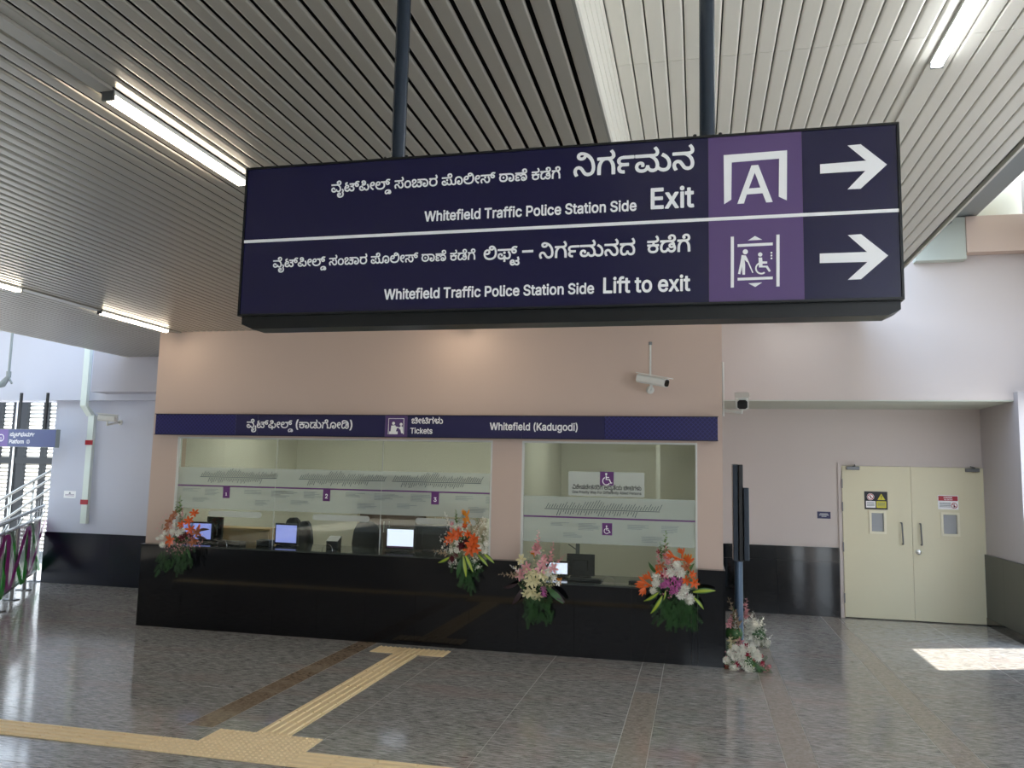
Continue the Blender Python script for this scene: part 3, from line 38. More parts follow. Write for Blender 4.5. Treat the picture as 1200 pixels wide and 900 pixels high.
'kadugodi': (4.725, [[63,-6,-10,1,-14,4,-9,5,-10,9,-5,7,-3,8,-2,16,2,8,3,8,6,9,-12,1,-3,1,-1,4,0,14,2,4,50,1,3,2,1,3,-1,8,-2,3,-51,1,-2,4,0,16,1,3,4,2,160,0,13,-2,13,-4,10,-4,8,-6,9,-9,5,-8,5,-10,4,-13,2,-11,0,-21,-4,-18,-7,-15,-7,-8,-7,-6,-7,-3,-13,-4,-18,0,-11,3,-6,3,-6,4,-7,9,-5,12,-1,8,1,14,5,11,8,8,8,3,8,2,12,-3,6,-5,3,-7,1,-8,-2,-6,-6,-7,-6,-2,-6,-1,-7,3,1,-6,5,-7,6,-3,12,0,6,1,5,3,4,4,5,9,3,21,-2,21,-8,15,-4,5,-8,6,-8,3,-10,2,-16,1,-69,0,-1,0,2,-8,-2,-8,1,0,41,0,4,-2,1,-17,-1,-3,-3,-2,-12,0,6,-10,3,-9,1,-19,-4,-11,-4,-6,-7,-8,-5,-4,-9,-5,-11,-3,-13,-2],[295,-6,-14,3,-11,6,-10,12,-5,12,-3,19,0,13,2,13,4,12,4,9,13,17,-2,0,-17,0,-3,2,-1,4,1,18,4,2,117,0,16,2,5,2,2,4,0,9,-4,11,-10,13,-1,3,2,3,16,10,5,-3,12,-16,5,-11,2,-13,-1,-12,-4,-10,-6,-7,-12,-7,8,-10,4,-10,2,-9,0,-9,5,-8,4,-14,0,-18,8,-7,8,-5,13,-4,10,0,6,1,6,4,5,6,3,7,2,6,0,15,-1,7,-4,10,-4,10,-13,14,-24,16,-1,2,2,4,8,14,4,3,7,-3,11,-7,19,-17,11,-15,9,-21,3,-17,0,-14,-2,-11,-6,-15,-5,-8,-6,-6,-15,-8,-10,-3,-14,-1,-19,5,-10,5,-11,8,-10,-9,-10,-5,-8,-3,-12,-1,-14,3,-9,4,-7,5,-6,7,-10,-10,-8,-4,-14,-4],[691,-6,-15,3,-11,5,-2,-4,-3,-2,-20,0,-3,2,-2,4,0,46,-4,26,-6,15,-8,13,-6,5,-11,3,-10,0,-11,-4,-9,-9,-8,-13,-4,-14,-2,-16,-2,-56,-4,-2,-19,0,-5,2,0,42,3,30,7,20,7,12,6,8,-1,0,-18,0,-4,2,-1,4,0,15,1,3,4,2,87,0,13,3,3,3,3,5,2,11,-2,7,-5,6,-10,3,-9,-1,-6,-3,7,-7,2,-6,-2,-9,-5,-4,-7,-3,-6,0,-9,3,-2,3,-6,12,0,9,2,6,4,7,6,7,11,6,8,3,11,1,8,-1,10,-2,11,-7,7,-6,4,-9,4,-14,0,-11,-3,-12,-3,-6,-8,-9,-12,-7,10,-13,6,-11,6,-17,3,-18,1,-19,11,-10,7,-4,8,-2,9,0,7,3,4,5,1,7,-2,50,2,11,3,8,8,12,9,10,13,7,13,4,9,2,14,0,15,-3,9,-4,13,-7,9,-8,8,-12,4,-7,4,-11,3,-15,0,-29,-2,-11,-5,-12,-5,-8,-9,-9,-10,-5,-10,-3,-9,-2,-12,1,-11,3,-6,3,-9,8,-4,6,-5,11,-1,8,1,13,3,8,4,6,10,8,12,3,6,-1,9,-4,5,-6,2,-7,0,-5,-2,-6,-5,-6,-8,-4,-12,2,3,-9,7,-5,6,-1,8,0,6,1,5,3,8,10,4,14,1,11,-3,18,-4,11,-5,9,-7,8,-9,6,-14,3,-10,0,-10,-2,-8,-5,-6,-5,-6,-9,-2,-16,2,-40,-2,-13,-4,-10,-8,-9,-11,-7,-11,-3],[998,-6,-14,3,-13,9,-5,8,-4,7,-4,15,-2,9,0,18,2,9,6,18,12,18,-7,12,-5,15,0,12,2,10,4,7,11,9,11,5,18,4,19,0,17,-3,18,-5,15,-8,13,-9,14,-15,8,-13,7,-17,2,-14,0,-15,-2,-9,4,-11,3,-12,-1,-18,-5,-15,-7,-10,-6,-6,-9,-5,-11,-3,-12,-1,-17,4,-9,6,-10,9,-8,-9,-10,-6,-12,-3],[915,-6,-15,9,-14,10,-9,9,-7,10,-7,13,-4,14,-2,13,0,17,4,15,5,10,5,8,7,6,6,4,12,5,8,2,14,-1,14,-5,10,-10,5,-14,-1,-15,-2,-7,-5,-7,-11,-10,-11,-5,-19,-2,-13,3,-1,-1,4,-13,8,-11,13,-11,21,-13,0,-4,-10,-17,-2,-2],[67,20,14,0,10,4,6,6,4,10,-1,12,-6,10,-11,6,-13,2,-12,-1,-12,-5,-6,-7,-3,-11,2,-12,5,-8,10,-5],[295,20,12,0,8,5,5,7,5,14,4,2,19,-1,2,-2,2,-9,5,-8,5,-4,6,-3,16,0,5,2,5,4,3,5,1,5,1,10,-1,2,-9,-4,-8,-2,-11,0,-11,3,-7,4,-5,7,-3,6,-1,11,3,12,6,7,15,7,13,0,-4,4,-8,3,-15,3,-31,0,-11,-3,-7,-4,-6,-4,-7,-7,-9,-16,-3,-16,0,-15,2,-11,2,-6,5,-5],[1000,20,8,0,9,3,6,7,4,8,2,8,4,2,19,-1,7,-16,5,-6,5,-3,7,-2,8,0,7,2,6,4,4,6,2,6,-1,12,-7,-4,-9,-3,-12,0,-9,3,-7,4,-7,7,-3,8,-1,10,3,11,8,8,13,6,14,0,-11,6,-12,3,-11,1,-25,-1,-11,-3,-6,-3,-8,-5,-5,-5,-5,-7,-6,-14,-2,-20,2,-16,3,-8,5,-6],[373,66,7,0,7,3,2,4,-5,4,-4,1,-8,0,-3,-2,-1,-2,1,-5],[1076,66,8,-1,6,3,3,4,-5,5,-4,1,-7,0,-3,-1,-2,-2,0,-5,1,-2],[896,87,7,0,7,1,6,4,4,5,0,8,-2,6,-4,3,-5,1,-8,-1,-7,-4,-8,-11,-2,-7,6,-4],[1087,125,2,0,-6,6,-15,12,-16,7,-10,4,-21,2,-11,-1,-13,-3,-6,-6,-1,-5,1,-7,5,-9,10,4,14,5,16,2,10,0,19,-2,14,-5]]),
'cheetigalu': (3.742, [[48,-6,-14,3,-11,5,-10,12,-5,13,0,12,2,6,2,7,4,6,11,11,27,19,5,5,2,5,-1,10,-4,5,-6,1,-14,-1,-4,-3,-3,-6,1,-9,4,-7,-1,-3,-19,-9,-4,2,-4,10,-3,9,-1,7,3,12,4,7,6,7,9,5,8,2,7,2,13,0,17,-5,8,-6,6,-6,4,-11,1,-7,0,-9,-3,-8,-8,-12,-11,-10,-21,-14,-7,-7,-2,-5,-1,-5,1,-6,3,-4,5,-3,6,-1,13,0,7,4,8,8,2,4,3,12,4,2,17,0,2,-1,6,-17,5,-6,6,-4,7,-2,10,0,7,2,3,3,5,7,0,12,-2,8,-6,9,-11,8,-30,1,-2,1,-2,3,0,15,2,3,3,2,22,0,6,2,13,9,6,10,-1,1,-14,-4,-16,0,-12,5,-5,3,-6,8,-3,10,0,8,2,7,3,6,6,7,4,3,9,4,17,2,10,-2,10,-4,11,-9,5,-7,4,-9,3,-12,-1,-15,-4,-12,-6,-11,14,-1,3,-5,0,-14,-2,-3,-3,-1,-11,-1,8,-12,3,-15,0,-14,-4,-12,-6,-8,-6,-6,-9,-5,-12,-3,-14,-1,-17,4,-9,6,-10,9,-11,-10,-9,-5,-12,-3],[344,-6,-9,1,-11,3,-9,6,-8,8,-7,12,-4,12,-1,9,1,18,4,16,7,14,10,12,-5,6,-5,9,-1,6,1,9,2,7,4,6,5,4,9,4,17,4,4,0,3,-1,2,-11,0,-12,-3,-1,-14,-3,-3,-3,0,-6,2,-4,7,-4,16,-1,8,-3,8,-5,7,-10,3,-14,-1,-9,-3,-7,-4,-5,-8,-8,-10,-4,-9,-2,-15,0,-12,3,0,-6,2,-11,6,-7,6,-4,9,-2,11,0,7,2,6,3,5,5,4,8,3,10,3,2,17,0,3,-1,2,-3,2,-9,4,-8,6,-5,7,-4,12,0,9,2,5,6,2,8,1,3,-2,11,-5,7,-5,5,-14,7,-18,1,-4,1,-1,3,0,16,1,4,4,1,21,0,15,9,5,7,2,5,-1,0,-14,-4,-16,0,-12,5,-8,6,-3,5,-4,10,0,8,2,7,3,6,6,7,12,6,8,2,10,1,17,-4,8,-5,5,-5,9,-13,4,-16,0,-12,-2,-9,-3,-9,-4,-8,-12,-12,8,-8,6,-6,6,-14,2,-9,0,-13,-3,-13,-5,-8,-7,-9,-7,-4,-11,-3,-17,-2,-17,4,-9,5,-11,11,-9,-9,-10,-6,-16,-4],[723,-6,-18,4,-11,8,-5,7,-3,11,4,15,-10,4,-13,7,-12,11,-4,5,-5,13,-2,11,1,14,5,13,5,7,11,9,9,4,9,2,11,0,7,-2,10,-4,7,-6,5,-8,3,-11,-2,-11,-5,-11,-6,-6,-8,-5,-10,-3,-14,-2,7,-4,9,-3,28,-4,18,2,12,2,7,3,10,7,4,7,2,6,0,6,-2,6,-2,4,-7,5,-6,3,-21,1,-3,1,-1,3,0,16,2,4,31,2,6,3,3,4,1,5,-2,10,-5,9,-8,9,0,4,15,11,5,0,12,-14,5,-10,4,-12,0,-13,-5,-14,-9,-11,8,-9,4,-10,1,-6,0,-15,-6,-15,-11,-12,-6,-5,-17,-7,3,-7,1,-9,-3,-9,-3,-6,-6,-6,-7,-4,-13,-4],[835,-6,-12,1,-9,3,-8,5,-19,16,-7,8,-1,3,5,7,8,7,3,1,2,-1,13,-13,6,-4,11,-6,7,-1,13,0,7,3,5,5,4,6,3,11,0,13,-3,13,-3,9,-6,10,-15,14,-17,10,-2,2,2,8,9,14,4,0,14,-7,20,-17,11,-15,7,-15,5,-20,1,-18,-2,-10,-4,-13,-5,-10,-8,-8,-6,-4,-13,-6,-12,-2],[254,-6,-12,7,-17,12,-8,8,-9,12,-6,13,-4,13,-2,15,1,14,4,17,7,13,9,10,8,5,14,5,14,1,11,-3,8,-4,9,-9,5,-13,1,-7,-1,-9,-7,-14,-10,-10,-13,-5,-18,-2,-14,2,2,-10,9,-14,12,-11,22,-13,0,-3,-9,-18,-2,-2],[497,-3,-3,1,-1,4,0,38,3,27,7,22,6,11,7,10,-1,0,-18,0,-3,2,-1,4,0,15,1,3,4,2,83,0,10,0,9,3,5,5,0,11,-3,8,-11,14,-1,3,3,3,14,9,2,1,5,-4,11,-15,5,-12,2,-10,0,-10,-4,-12,-8,-9,-8,-5,-6,-4,8,-8,8,-13,5,-14,3,-14,2,-19,0,-42,-1,-4,-4,-2,-19,0,-4,2,-1,4,0,34,-1,19,-3,16,-3,11,-8,14,-9,10,-11,4,-10,0,-9,-2,-10,-8,-5,-8,-7,-17,-4,-27,-2,-50,-3,-2],[721,18,13,0,7,4,2,4,-2,6,-7,5,-12,0,-6,-2,-2,-3,-2,-4,2,-6,3,-3],[332,71,17,0,5,2,2,3,2,2,-1,7,-2,3,-5,3,-4,0,-8,-2,-8,-6,-5,-9],[236,87,7,0,7,1,6,4,3,5,1,9,-2,5,-5,3,-5,1,-5,-1,-8,-3,-5,-6,-5,-9,-1,-4,4,-3],[674,95,14,0,10,4,3,7,-2,5,-4,3,-11,1,-9,-5,-3,-4,-3,-6,0,-4],[129,135,7,-1,7,2,8,5,1,1,-1,2,-8,6,-5,1,-7,0,-7,-3,-2,-4,1,-5,3,-3],[428,135,7,-1,7,2,8,5,1,1,-2,2,-7,6,-6,1,-6,0,-7,-3,-2,-4,0,-5,3,-3]]),
'platform': (5.709, [[231,-89,-13,12,-7,11,-4,10,-1,14,4,12,5,7,7,6,10,4,13,0,9,-2,7,-5,6,-5,9,8,13,4,13,0,12,-6,6,-6,4,-5,4,-13,-2,-15,-4,-10,-4,-6,-13,-14,-3,-1,-4,1,-10,12,0,4,10,10,5,9,0,10,-3,4,-3,2,-8,0,-4,-2,-5,-6,-1,-8,-2,-3,-17,-1,-4,2,-3,9,-5,8,-7,2,-4,-1,-4,-2,-2,-3,0,-12,3,-5,12,-12,1,-3,-12,-15],[671,-38,-3,1,-1,3,2,34,-16,-5,-11,-2,-13,1,-15,4,-12,8,-7,8,-4,7,-4,16,2,16,4,9,5,7,11,8,8,3,10,2,7,-1,10,-3,5,-3,5,-5,5,-10,0,-12,-2,-6,-3,-3,-4,-1,-13,1,-4,3,1,9,-1,5,-6,2,-8,-3,-4,-4,-2,-7,1,-10,5,-8,7,-4,8,-2,11,0,9,2,5,2,4,5,4,7,2,8,1,4,4,2,17,0,3,-2,2,-10,4,-8,7,-7,9,-3,8,0,10,4,5,8,1,6,0,16,-1,7,-5,12,-13,20,2,3,18,12,3,-1,5,-6,11,-18,6,-15,2,-20,-1,-14,-5,-14,-5,-10,-7,-7,-12,-6,-13,-4,-13,1,-16,5,0,-35,-3,-2],[50,-6,-15,3,-13,6,-10,10,-5,10,-3,16,1,12,7,15,10,9,15,6,14,0,9,-3,5,-3,5,-3,4,-7,2,-7,-1,-10,-3,-8,-3,-2,-15,1,-3,1,-2,4,1,8,-3,5,-8,0,-6,-4,-4,-9,1,-10,4,-6,6,-6,11,-2,10,0,12,3,8,8,3,6,2,11,4,2,16,0,4,-1,5,-18,7,-7,11,-4,8,0,5,1,7,7,4,13,-1,17,-3,9,-4,8,-12,18,2,3,15,10,3,2,2,-1,9,-9,9,-17,5,-16,2,-13,0,-15,-5,-16,-9,-14,-9,-7,-12,-5,-8,-2,-16,2,-13,5,-5,3,-8,9,-10,-9,-9,-5,-15,-4],[232,-6,-15,3,-9,5,-5,5,-5,7,-4,9,-2,12,1,8,3,12,7,8,11,6,8,2,6,-1,8,-3,5,-5,3,-8,0,-6,-4,-9,-5,-5,-9,-2,-9,3,3,-9,3,-4,5,-3,13,0,9,3,6,5,5,7,2,10,2,10,-1,15,-2,9,-4,10,-5,7,-9,8,-13,5,-23,2,-199,0,-4,2,-1,2,0,17,1,3,3,2,126,0,10,0,8,2,3,3,2,3,0,9,-4,11,-10,13,-1,3,2,3,14,9,5,0,10,-11,7,-15,4,-16,-1,-14,45,-1,24,-6,13,-8,10,-10,6,-9,5,-10,4,-18,2,-17,-3,-21,-7,-19,-10,-12,-10,-6,-16,-5],[367,-6,-16,3,-14,8,-10,12,-6,16,-2,10,0,17,2,12,8,19,11,14,-5,7,-5,13,1,11,5,10,8,7,12,5,12,2,7,-1,2,-7,1,-12,-1,-4,-3,-1,-9,-1,-7,-3,-2,-4,1,-4,3,-5,8,-3,13,-1,12,-5,9,-8,5,-11,0,-12,-3,-11,-4,-7,-8,-7,-12,-5,-8,-1,-14,0,-12,3,0,-11,4,-9,6,-6,6,-3,6,-1,11,0,11,3,4,4,5,6,6,15,4,2,16,0,3,-1,4,-13,3,-6,3,-4,6,-4,8,-2,8,0,11,3,5,9,1,11,-1,6,-6,9,-10,8,-6,3,-20,1,-4,1,-1,3,0,16,2,4,27,1,8,4,1,5,-2,6,-7,0,-45,1,-2,5,0,15,2,4,94,1,7,13,5,7,12,9,19,5,15,0,7,-1,14,-5,3,-4,0,-3,-11,-15,-4,0,-11,4,-12,0,-11,-3,-5,-7,14,-1,11,-3,9,-4,6,-7,4,-7,2,-10,0,-12,-5,-11,-10,-9,-12,-4,-13,-1,-12,3,-9,6,-9,10,-4,9,-3,15,-10,0,0,-11,-3,-9,-8,-10,10,-10,7,-12,3,-12,1,-13,-3,-14,-5,-9,-6,-6,-7,-5,-13,-4,-10,-2,-12,1,-16,6,-6,4,-9,9,-11,-10,-10,-5,-14,-4],[816,-6,-16,3,-7,5,-8,6,-5,8,-3,9,-1,14,3,13,8,12,11,5,8,2,6,-1,7,-2,5,-5,3,-7,1,-8,-3,-8,-6,-6,-6,-2,-4,0,-8,3,1,-6,2,-4,3,-3,5,-3,13,0,9,3,6,5,5,9,3,12,0,11,-1,13,-2,10,-4,7,-6,8,-9,7,-14,5,-20,1,-200,0,-3,1,-1,3,-1,17,2,3,3,2,125,0,11,0,7,2,4,3,2,3,-1,12,-4,9,-10,12,0,3,2,3,14,9,5,0,9,-10,8,-14,3,-10,1,-10,-1,-12,39,0,13,-2,17,-5,13,-9,10,-9,5,-8,5,-10,5,-19,1,-26,-3,-14,-6,-16,-10,-12,-12,-8,-14,-4],[932,-6,-11,1,-15,6,-11,11,-6,10,-3,12,0,16,5,13,10,11,8,4,9,3,15,0,13,-5,6,-5,2,-4,3,-8,0,-8,-2,-8,-3,-4,-6,-1,-14,2,-1,4,1,9,-4,4,-8,0,-5,-3,-3,-5,-1,-8,0,-5,4,-8,4,-4,5,-2,8,-2,15,0,11,6,7,9,3,13,4,2,16,0,3,-1,2,-3,3,-14,8,-8,10,-4,12,1,8,5,4,11,1,15,-3,14,-7,14,-8,12,-10,8,-11,7,-11,3,-99,1,-3,1,-1,3,0,16,2,4,127,1,17,2,4,2,2,3,1,11,-5,11,-10,12,0,3,3,3,13,9,4,0,12,-14,5,-10,4,-12,1,-12,-4,-12,-4,-7,-9,-8,-13,-6,11,-11,8,-12,7,-18,3,-13,0,-19,1,-3,12,-10,13,-5,17,0,9,5,5,5,3,6,2,10,0,10,-3,16,-7,13,-6,8,-9,8,-12,6,-7,3,-9,1,-3,1,-1,19,2,4,85,1,7,13,10,11,12,7,14,3,15,0,7,-1,10,-3,6,-4,2,-2,-1,-2,-11,-16,-3,0,-11,4,-12,0,-11,-3,-6,-7,18,-2,11,-3,11,-9,4,-8,3,-10,0,-9,-3,-9,-4,-6,-5,-5,-6,-4,-14,-4,-9,0,-12,3,-9,6,-8,10,-4,9,-3,15,-27,0,14,-16,6,-13,5,-15,1,-18,-3,-16,-7,-17,-8,-10,-13,-7,-10,-3,-9,-2,-17,2,-18,6,-13,10,-10,-9,-8,-5,-11,-3,-11,-1,-12,2,-10,4,-6,5,-8,8,-10,-9,-10,-6,-14,-3],[1283,-3,-11,1,-9,3,-9,5,-7,8,-5,11,-2,7,0,9,2,6,4,10,8,9,-11,12,-5,14,0,10,2,6,6,11,5,6,9,5,19,5,87,1,3,-2,1,-3,0,-16,-2,-4,-8,-1,-78,0,-8,-2,-6,-4,-3,-8,1,-6,2,-5,6,-3,14,-3,36,0,4,-1,1,-3,0,-17,-2,-4,-46,-1,-6,-2,-6,-6,-2,-3,0,-8,4,-6,10,-5,12,0,3,-2,1,-2,-1,-21,-3,-2],[678,8,8,-1,-2,3,-2,2],[93,68,-6,2,-4,4,-4,7,0,7,3,7,5,5,7,3,5,0,7,-3,4,-4,3,-6,1,-7,-2,-6,-5,-6,-8,-3],[676,68,-6,3,-5,5,-3,9,1,4,2,5,4,5,8,4,6,0,6,-2,4,-4,3,-4,2,-9,-3,-8,-5,-5,-8,-3],[356,71,14,0,5,1,5,3,2,5,-1,6,-3,3,-4,2,-4,0,-7,-1,-8,-5,-6,-10,2,-2],[543,91,5,0,6,2,1,2,1,5,-3,7,-3,2,-7,1,-12,0,-1,-1,1,-7,3,-6,3,-3],[1193,91,5,0,6,2,2,2,1,5,-4,7,-3,2,-7,1,-11,0,-2,-1,2,-7,3,-6,2,-3]]),
'vishesha': (6.494, [[610,-16,-9,12,-13,-3,-20,2,-12,6,-12,11,-7,-7,-7,-5,-10,-4,-10,-2,-14,-1,-8,2,-18,6,-11,10,-3,5,-5,10,-2,9,1,14,4,11,4,8,10,8,15,5,6,1,10,-2,13,-6,6,-6,3,-8,0,-10,-2,-6,-2,-5,-3,-1,-15,1,-3,1,-1,3,1,10,-4,4,-8,0,-5,-3,-4,-8,0,-10,3,-6,4,-5,10,-5,15,0,12,4,7,7,3,5,3,13,4,1,16,0,4,-2,3,-13,6,-9,9,-5,11,-1,-29,43,2,4,16,10,5,-3,25,-37,1,12,-4,19,-5,10,-10,12,-1,3,2,3,16,11,4,0,8,-9,10,-17,5,-16,2,-13,-2,-19,-3,-11,-5,-10,8,-12,1,-4,-3,-3,-13,-8],[50,-6,-18,4,-11,6,-11,11,-5,12,-1,7,0,12,3,13,5,7,6,7,9,5,17,4,7,-1,8,-3,7,-3,4,-4,4,-9,0,-16,-2,-6,-4,-2,-18,2,-1,4,1,9,-4,4,-8,0,-5,-4,-4,-7,1,-11,4,-8,9,-6,7,-1,11,0,11,3,5,3,4,6,5,16,4,2,16,0,3,-1,2,-3,2,-12,3,-5,5,-5,7,-3,12,-1,6,1,5,3,5,6,4,8,3,14,0,18,-3,17,-5,17,-8,16,-14,20,-8,7,-2,0,-5,-9,-9,-9,-8,-5,-12,-3,-13,0,-13,4,-10,8,-4,7,-3,14,1,8,3,8,6,7,7,5,12,4,17,1,19,-4,20,-9,16,-12,13,-14,12,-17,8,-18,7,-20,3,-20,0,-23,-4,-17,-6,-16,-4,-6,-12,-10,-6,-3,-13,-4,-13,-1,-15,4,-11,6,-8,9,-10,-9,-10,-6,-14,-3],[255,-6,-11,1,-16,4,-10,5,-7,6,-5,6,-4,10,-2,6,0,12,3,9,4,7,11,9,18,7,28,5,8,3,3,3,2,6,-1,10,-6,5,-6,2,-12,0,-5,-1,-4,-3,-3,-5,0,-5,3,-8,-1,-2,-17,-8,-5,0,-4,6,-3,10,-1,6,3,10,-10,0,-4,2,-1,4,1,16,1,2,3,2,79,0,14,1,8,2,6,4,3,9,-1,12,-3,5,-5,3,-6,2,-7,0,-5,-1,-5,-3,5,-4,3,-4,1,-9,-2,-6,-3,-2,-8,-4,-7,0,-7,3,-5,4,-4,9,0,12,6,13,8,7,14,7,13,2,14,-2,13,-6,9,-9,5,-7,3,-13,1,-8,-1,-10,-3,-8,-5,-8,-5,-6,-9,-5,13,-16,7,-18,3,-19,-3,-21,-6,-15,-5,-7,-9,-9,-9,-6,-10,-5,-14,-4,-19,-3],[686,-6,-16,3,-8,5,-6,5,-4,5,-5,12,-1,9,0,6,4,11,6,11,10,9,18,12,12,10,3,6,0,7,-3,5,-5,3,-11,1,-8,-3,-3,-3,-2,-3,0,-8,4,-9,0,-2,-4,-4,-16,-6,-3,2,-4,8,-4,14,1,10,4,11,8,9,9,5,14,4,14,0,10,-2,10,-5,9,-8,3,-6,4,-17,-2,-11,-4,-8,-8,-10,-32,-23,-6,-8,-1,-6,0,-7,3,-4,5,-3,6,-1,10,0,8,2,5,3,7,10,3,13,5,2,16,0,3,-1,2,-3,1,-9,3,-5,3,-5,9,-6,6,-1,9,0,6,1,5,4,4,7,1,10,-1,7,-8,12,-11,9,-32,0,-2,4,0,7,0,8,2,4,31,1,3,3,1,3,-1,8,-2,2,-29,0,-3,2,-2,4,0,15,1,3,4,2,34,0,10,2,4,3,4,3,3,10,-2,10,-5,7,-9,3,-10,-1,-7,-4,4,-2,4,-5,2,-8,-2,-6,-5,-4,-4,-2,-9,-1,-5,1,-7,5,-5,12,0,9,5,11,4,5,8,7,6,3,11,3,8,1,11,-1,10,-3,8,-6,6,-6,3,-5,4,-9,2,-9,-1,-15,-3,-11,-8,-11,-14,-8,3,-10,-1,-10,19,0,3,-2,1,-3,0,-15,-1,-3,-3,-1,-10,0,-1,-1,8,-14,3,-14,0,-12,-7,-17,-5,-6,-6,-5,-9,-4,-11,-3,-14,-1,-16,4,-7,4,-13,11,-10,-10,-8,-4,-14,-4],[994,-6,-17,2,-15,5,-10,6,-8,7,-9,14,-3,11,-1,15,3,10,6,1,17,-3,2,-3,-1,-8,0,-7,2,-6,5,-8,13,-8,14,-2,18,0,9,1,9,3,7,3,5,5,4,6,2,13,-1,3,-7,-6,-7,-3,-12,-4,-9,-1,-15,2,-13,6,-7,9,-3,13,3,12,4,6,8,7,11,4,10,1,19,-2,1,1,-5,7,-8,4,-44,0,-37,1,-2,5,0,15,2,3,4,2,82,0,10,0,10,3,3,3,1,4,-1,10,-5,11,-9,12,1,3,16,10,4,0,10,-12,6,-11,4,-12,0,-15,-4,-13,-8,-9,-11,-6,5,-9,3,-6,2,-15,8,-11,5,-14,0,-17,-5,-18,-4,-7,-7,-8,-13,-8,-22,-6],[1096,-6,-4,3,-7,13,-4,16,-1,13,2,9,4,10,9,10,6,4,11,4,12,1,8,-2,10,-4,13,-12,19,-30,6,-5,10,-4,12,1,6,4,3,7,2,7,0,14,-4,16,-7,15,-12,14,-9,6,-10,4,-7,2,-80,1,-2,1,-1,3,0,16,1,3,4,2,104,0,15,1,5,3,3,3,1,8,-4,12,-11,14,0,3,2,3,14,9,5,0,8,-10,7,-12,5,-14,0,-13,-5,-15,-6,-7,-5,-4,-14,-5,12,-13,7,-10,5,-9,6,-20,0,-20,-1,-7,-4,-14,-7,-10,-10,-9,-14,-5,-16,-2,-15,4,-10,6,-7,7,-23,34,-5,5,-8,3,-7,-2,-2,-2,-3,-4,-2,-6,2,-12,10,-20,0,-4,-14,-6],[1320,-6,-14,1,-16,6,-12,7,-10,9,-8,13,-4,12,-3,16,0,14,5,20,3,7,9,13,-6,13,-3,11,0,14,5,12,5,7,13,8,20,5,16,-1,18,-4,18,-10,11,-9,13,-17,7,-14,6,-20,3,-20,1,-25,-2,-14,-5,-16,-7,-13,-11,-11,-13,-8,-12,-4,-11,-2],[411,-6,-12,6,-15,11,-13,13,-6,9,-7,14,-4,13,-1,9,0,17,2,13,6,15,8,10,10,8,13,5,7,2,15,-1,14,-5,6,-6,4,-5,3,-8,2,-7,-2,-14,-5,-12,-10,-10,-14,-6,-18,-2,-14,2,1,-6,4,-9,8,-11,12,-10,20,-12,0,-4,-9,-16,-2,-2],[892,-6,-15,9,-13,10,-10,9,-7,10,-7,13,-4,14,-2,13,1,17,3,15,5,10,5,8,7,6,6,4,12,5,8,2,14,-1,14,-5,10,-10,5,-14,-1,-15,-2,-7,-4,-7,-11,-10,-12,-5,-18,-2,-14,3,0,-1,3,-13,8,-11,13,-11,21,-13,0,-4,-10,-17,-2,-2],[1415,-3,-3,1,-1,4,0,31,3,33,3,10,6,18,11,16,-1,0,-18,0,-3,2,-1,4,1,18,4,2,87,0,7,2,9,4,4,6,0,4,0,12,-5,6,-4,3,-6,1,-10,-1,-7,-3,7,-5,3,-7,-1,-7,-5,-7,-8,-3,-7,0,-7,3,-5,4,-4,12,0,6,3,9,3,7,7,7,9,5,9,3,10,1,15,-2,13,-6,10,-11,4,-8,3,-10,0,-8,-2,-12,-3,-9,-4,-6,-7,-6,-11,-6,10,-11,5,-7,4,-9,5,-19,3,-33,0,-33,0,-4,-5,-2,-19,0,-4,2,-1,4,-1,49,-2,18,-4,14,-8,15,-7,7,-9,5,-14,0,-10,-3,-7,-6,-6,-7,-7,-18,-5,-24,-1,-54,-4,-2],[251,20,18,0,17,3,13,7,9,8,3,6,3,11,0,19,-3,12,-8,14,-1,1,-1,-1,0,-8,-4,-16,-3,-5,-8,-7,-16,-7,-30,-6,-11,-5,-2,-8,1,-6,2,-4,9,-6],[1317,21,20,0,13,5,8,6,6,7,3,6,2,10,0,20,-2,8,-3,7,-6,8,-8,6,-8,4,-9,2,-8,0,-11,-1,-9,-2,-6,-4,-8,-6,-4,-5,-3,-7,-3,-9,-1,-19,2,-7,4,-10,6,-8,9,-7],[1004,65,12,0,7,2,4,3,2,4,-7,2,-14,1,-7,-2,-2,-2,0,-3,1,-3],[538,68,-6,2,-4,5,-3,7,-1,5,4,9,4,4,8,3,5,0,7,-3,5,-5,2,-7,0,-6,-2,-6,-6,-6,-7,-2],[392,87,7,0,9,2,5,4,3,4,0,6,-2,7,-4,4,-5,1,-8,-1,-5,-3,-5,-4,-5,-7,-2,-8,6,-4],[874,87,6,0,8,1,5,4,4,5,1,8,-2,6,-5,3,-5,1,-8,-1,-7,-4,-7,-11,-2,-7,5,-4],[453,111,-2,1,-2,3,0,15,2,4,3,2,127,0,11,0,8,2,5,5,0,11,-3,9,-11,14,-1,3,3,3,14,9,2,1,3,-2,8,-9,6,-10,4,-10,2,-10,0,-9,-4,-13,-7,-8,-7,-5,-10,-5,-12,-2],[1359,126,1,1,-4,6,-8,9,-10,7,-12,5,-14,2,-12,-1,-7,-3,-4,-5,-2,-5,0,-4,3,-10,18,6,20,2,15,-2],[77,146,10,-1,8,4,3,3,3,7,-1,2,-5,1,-15,1,-6,-3,-2,-4,0,-5,2,-3]]),
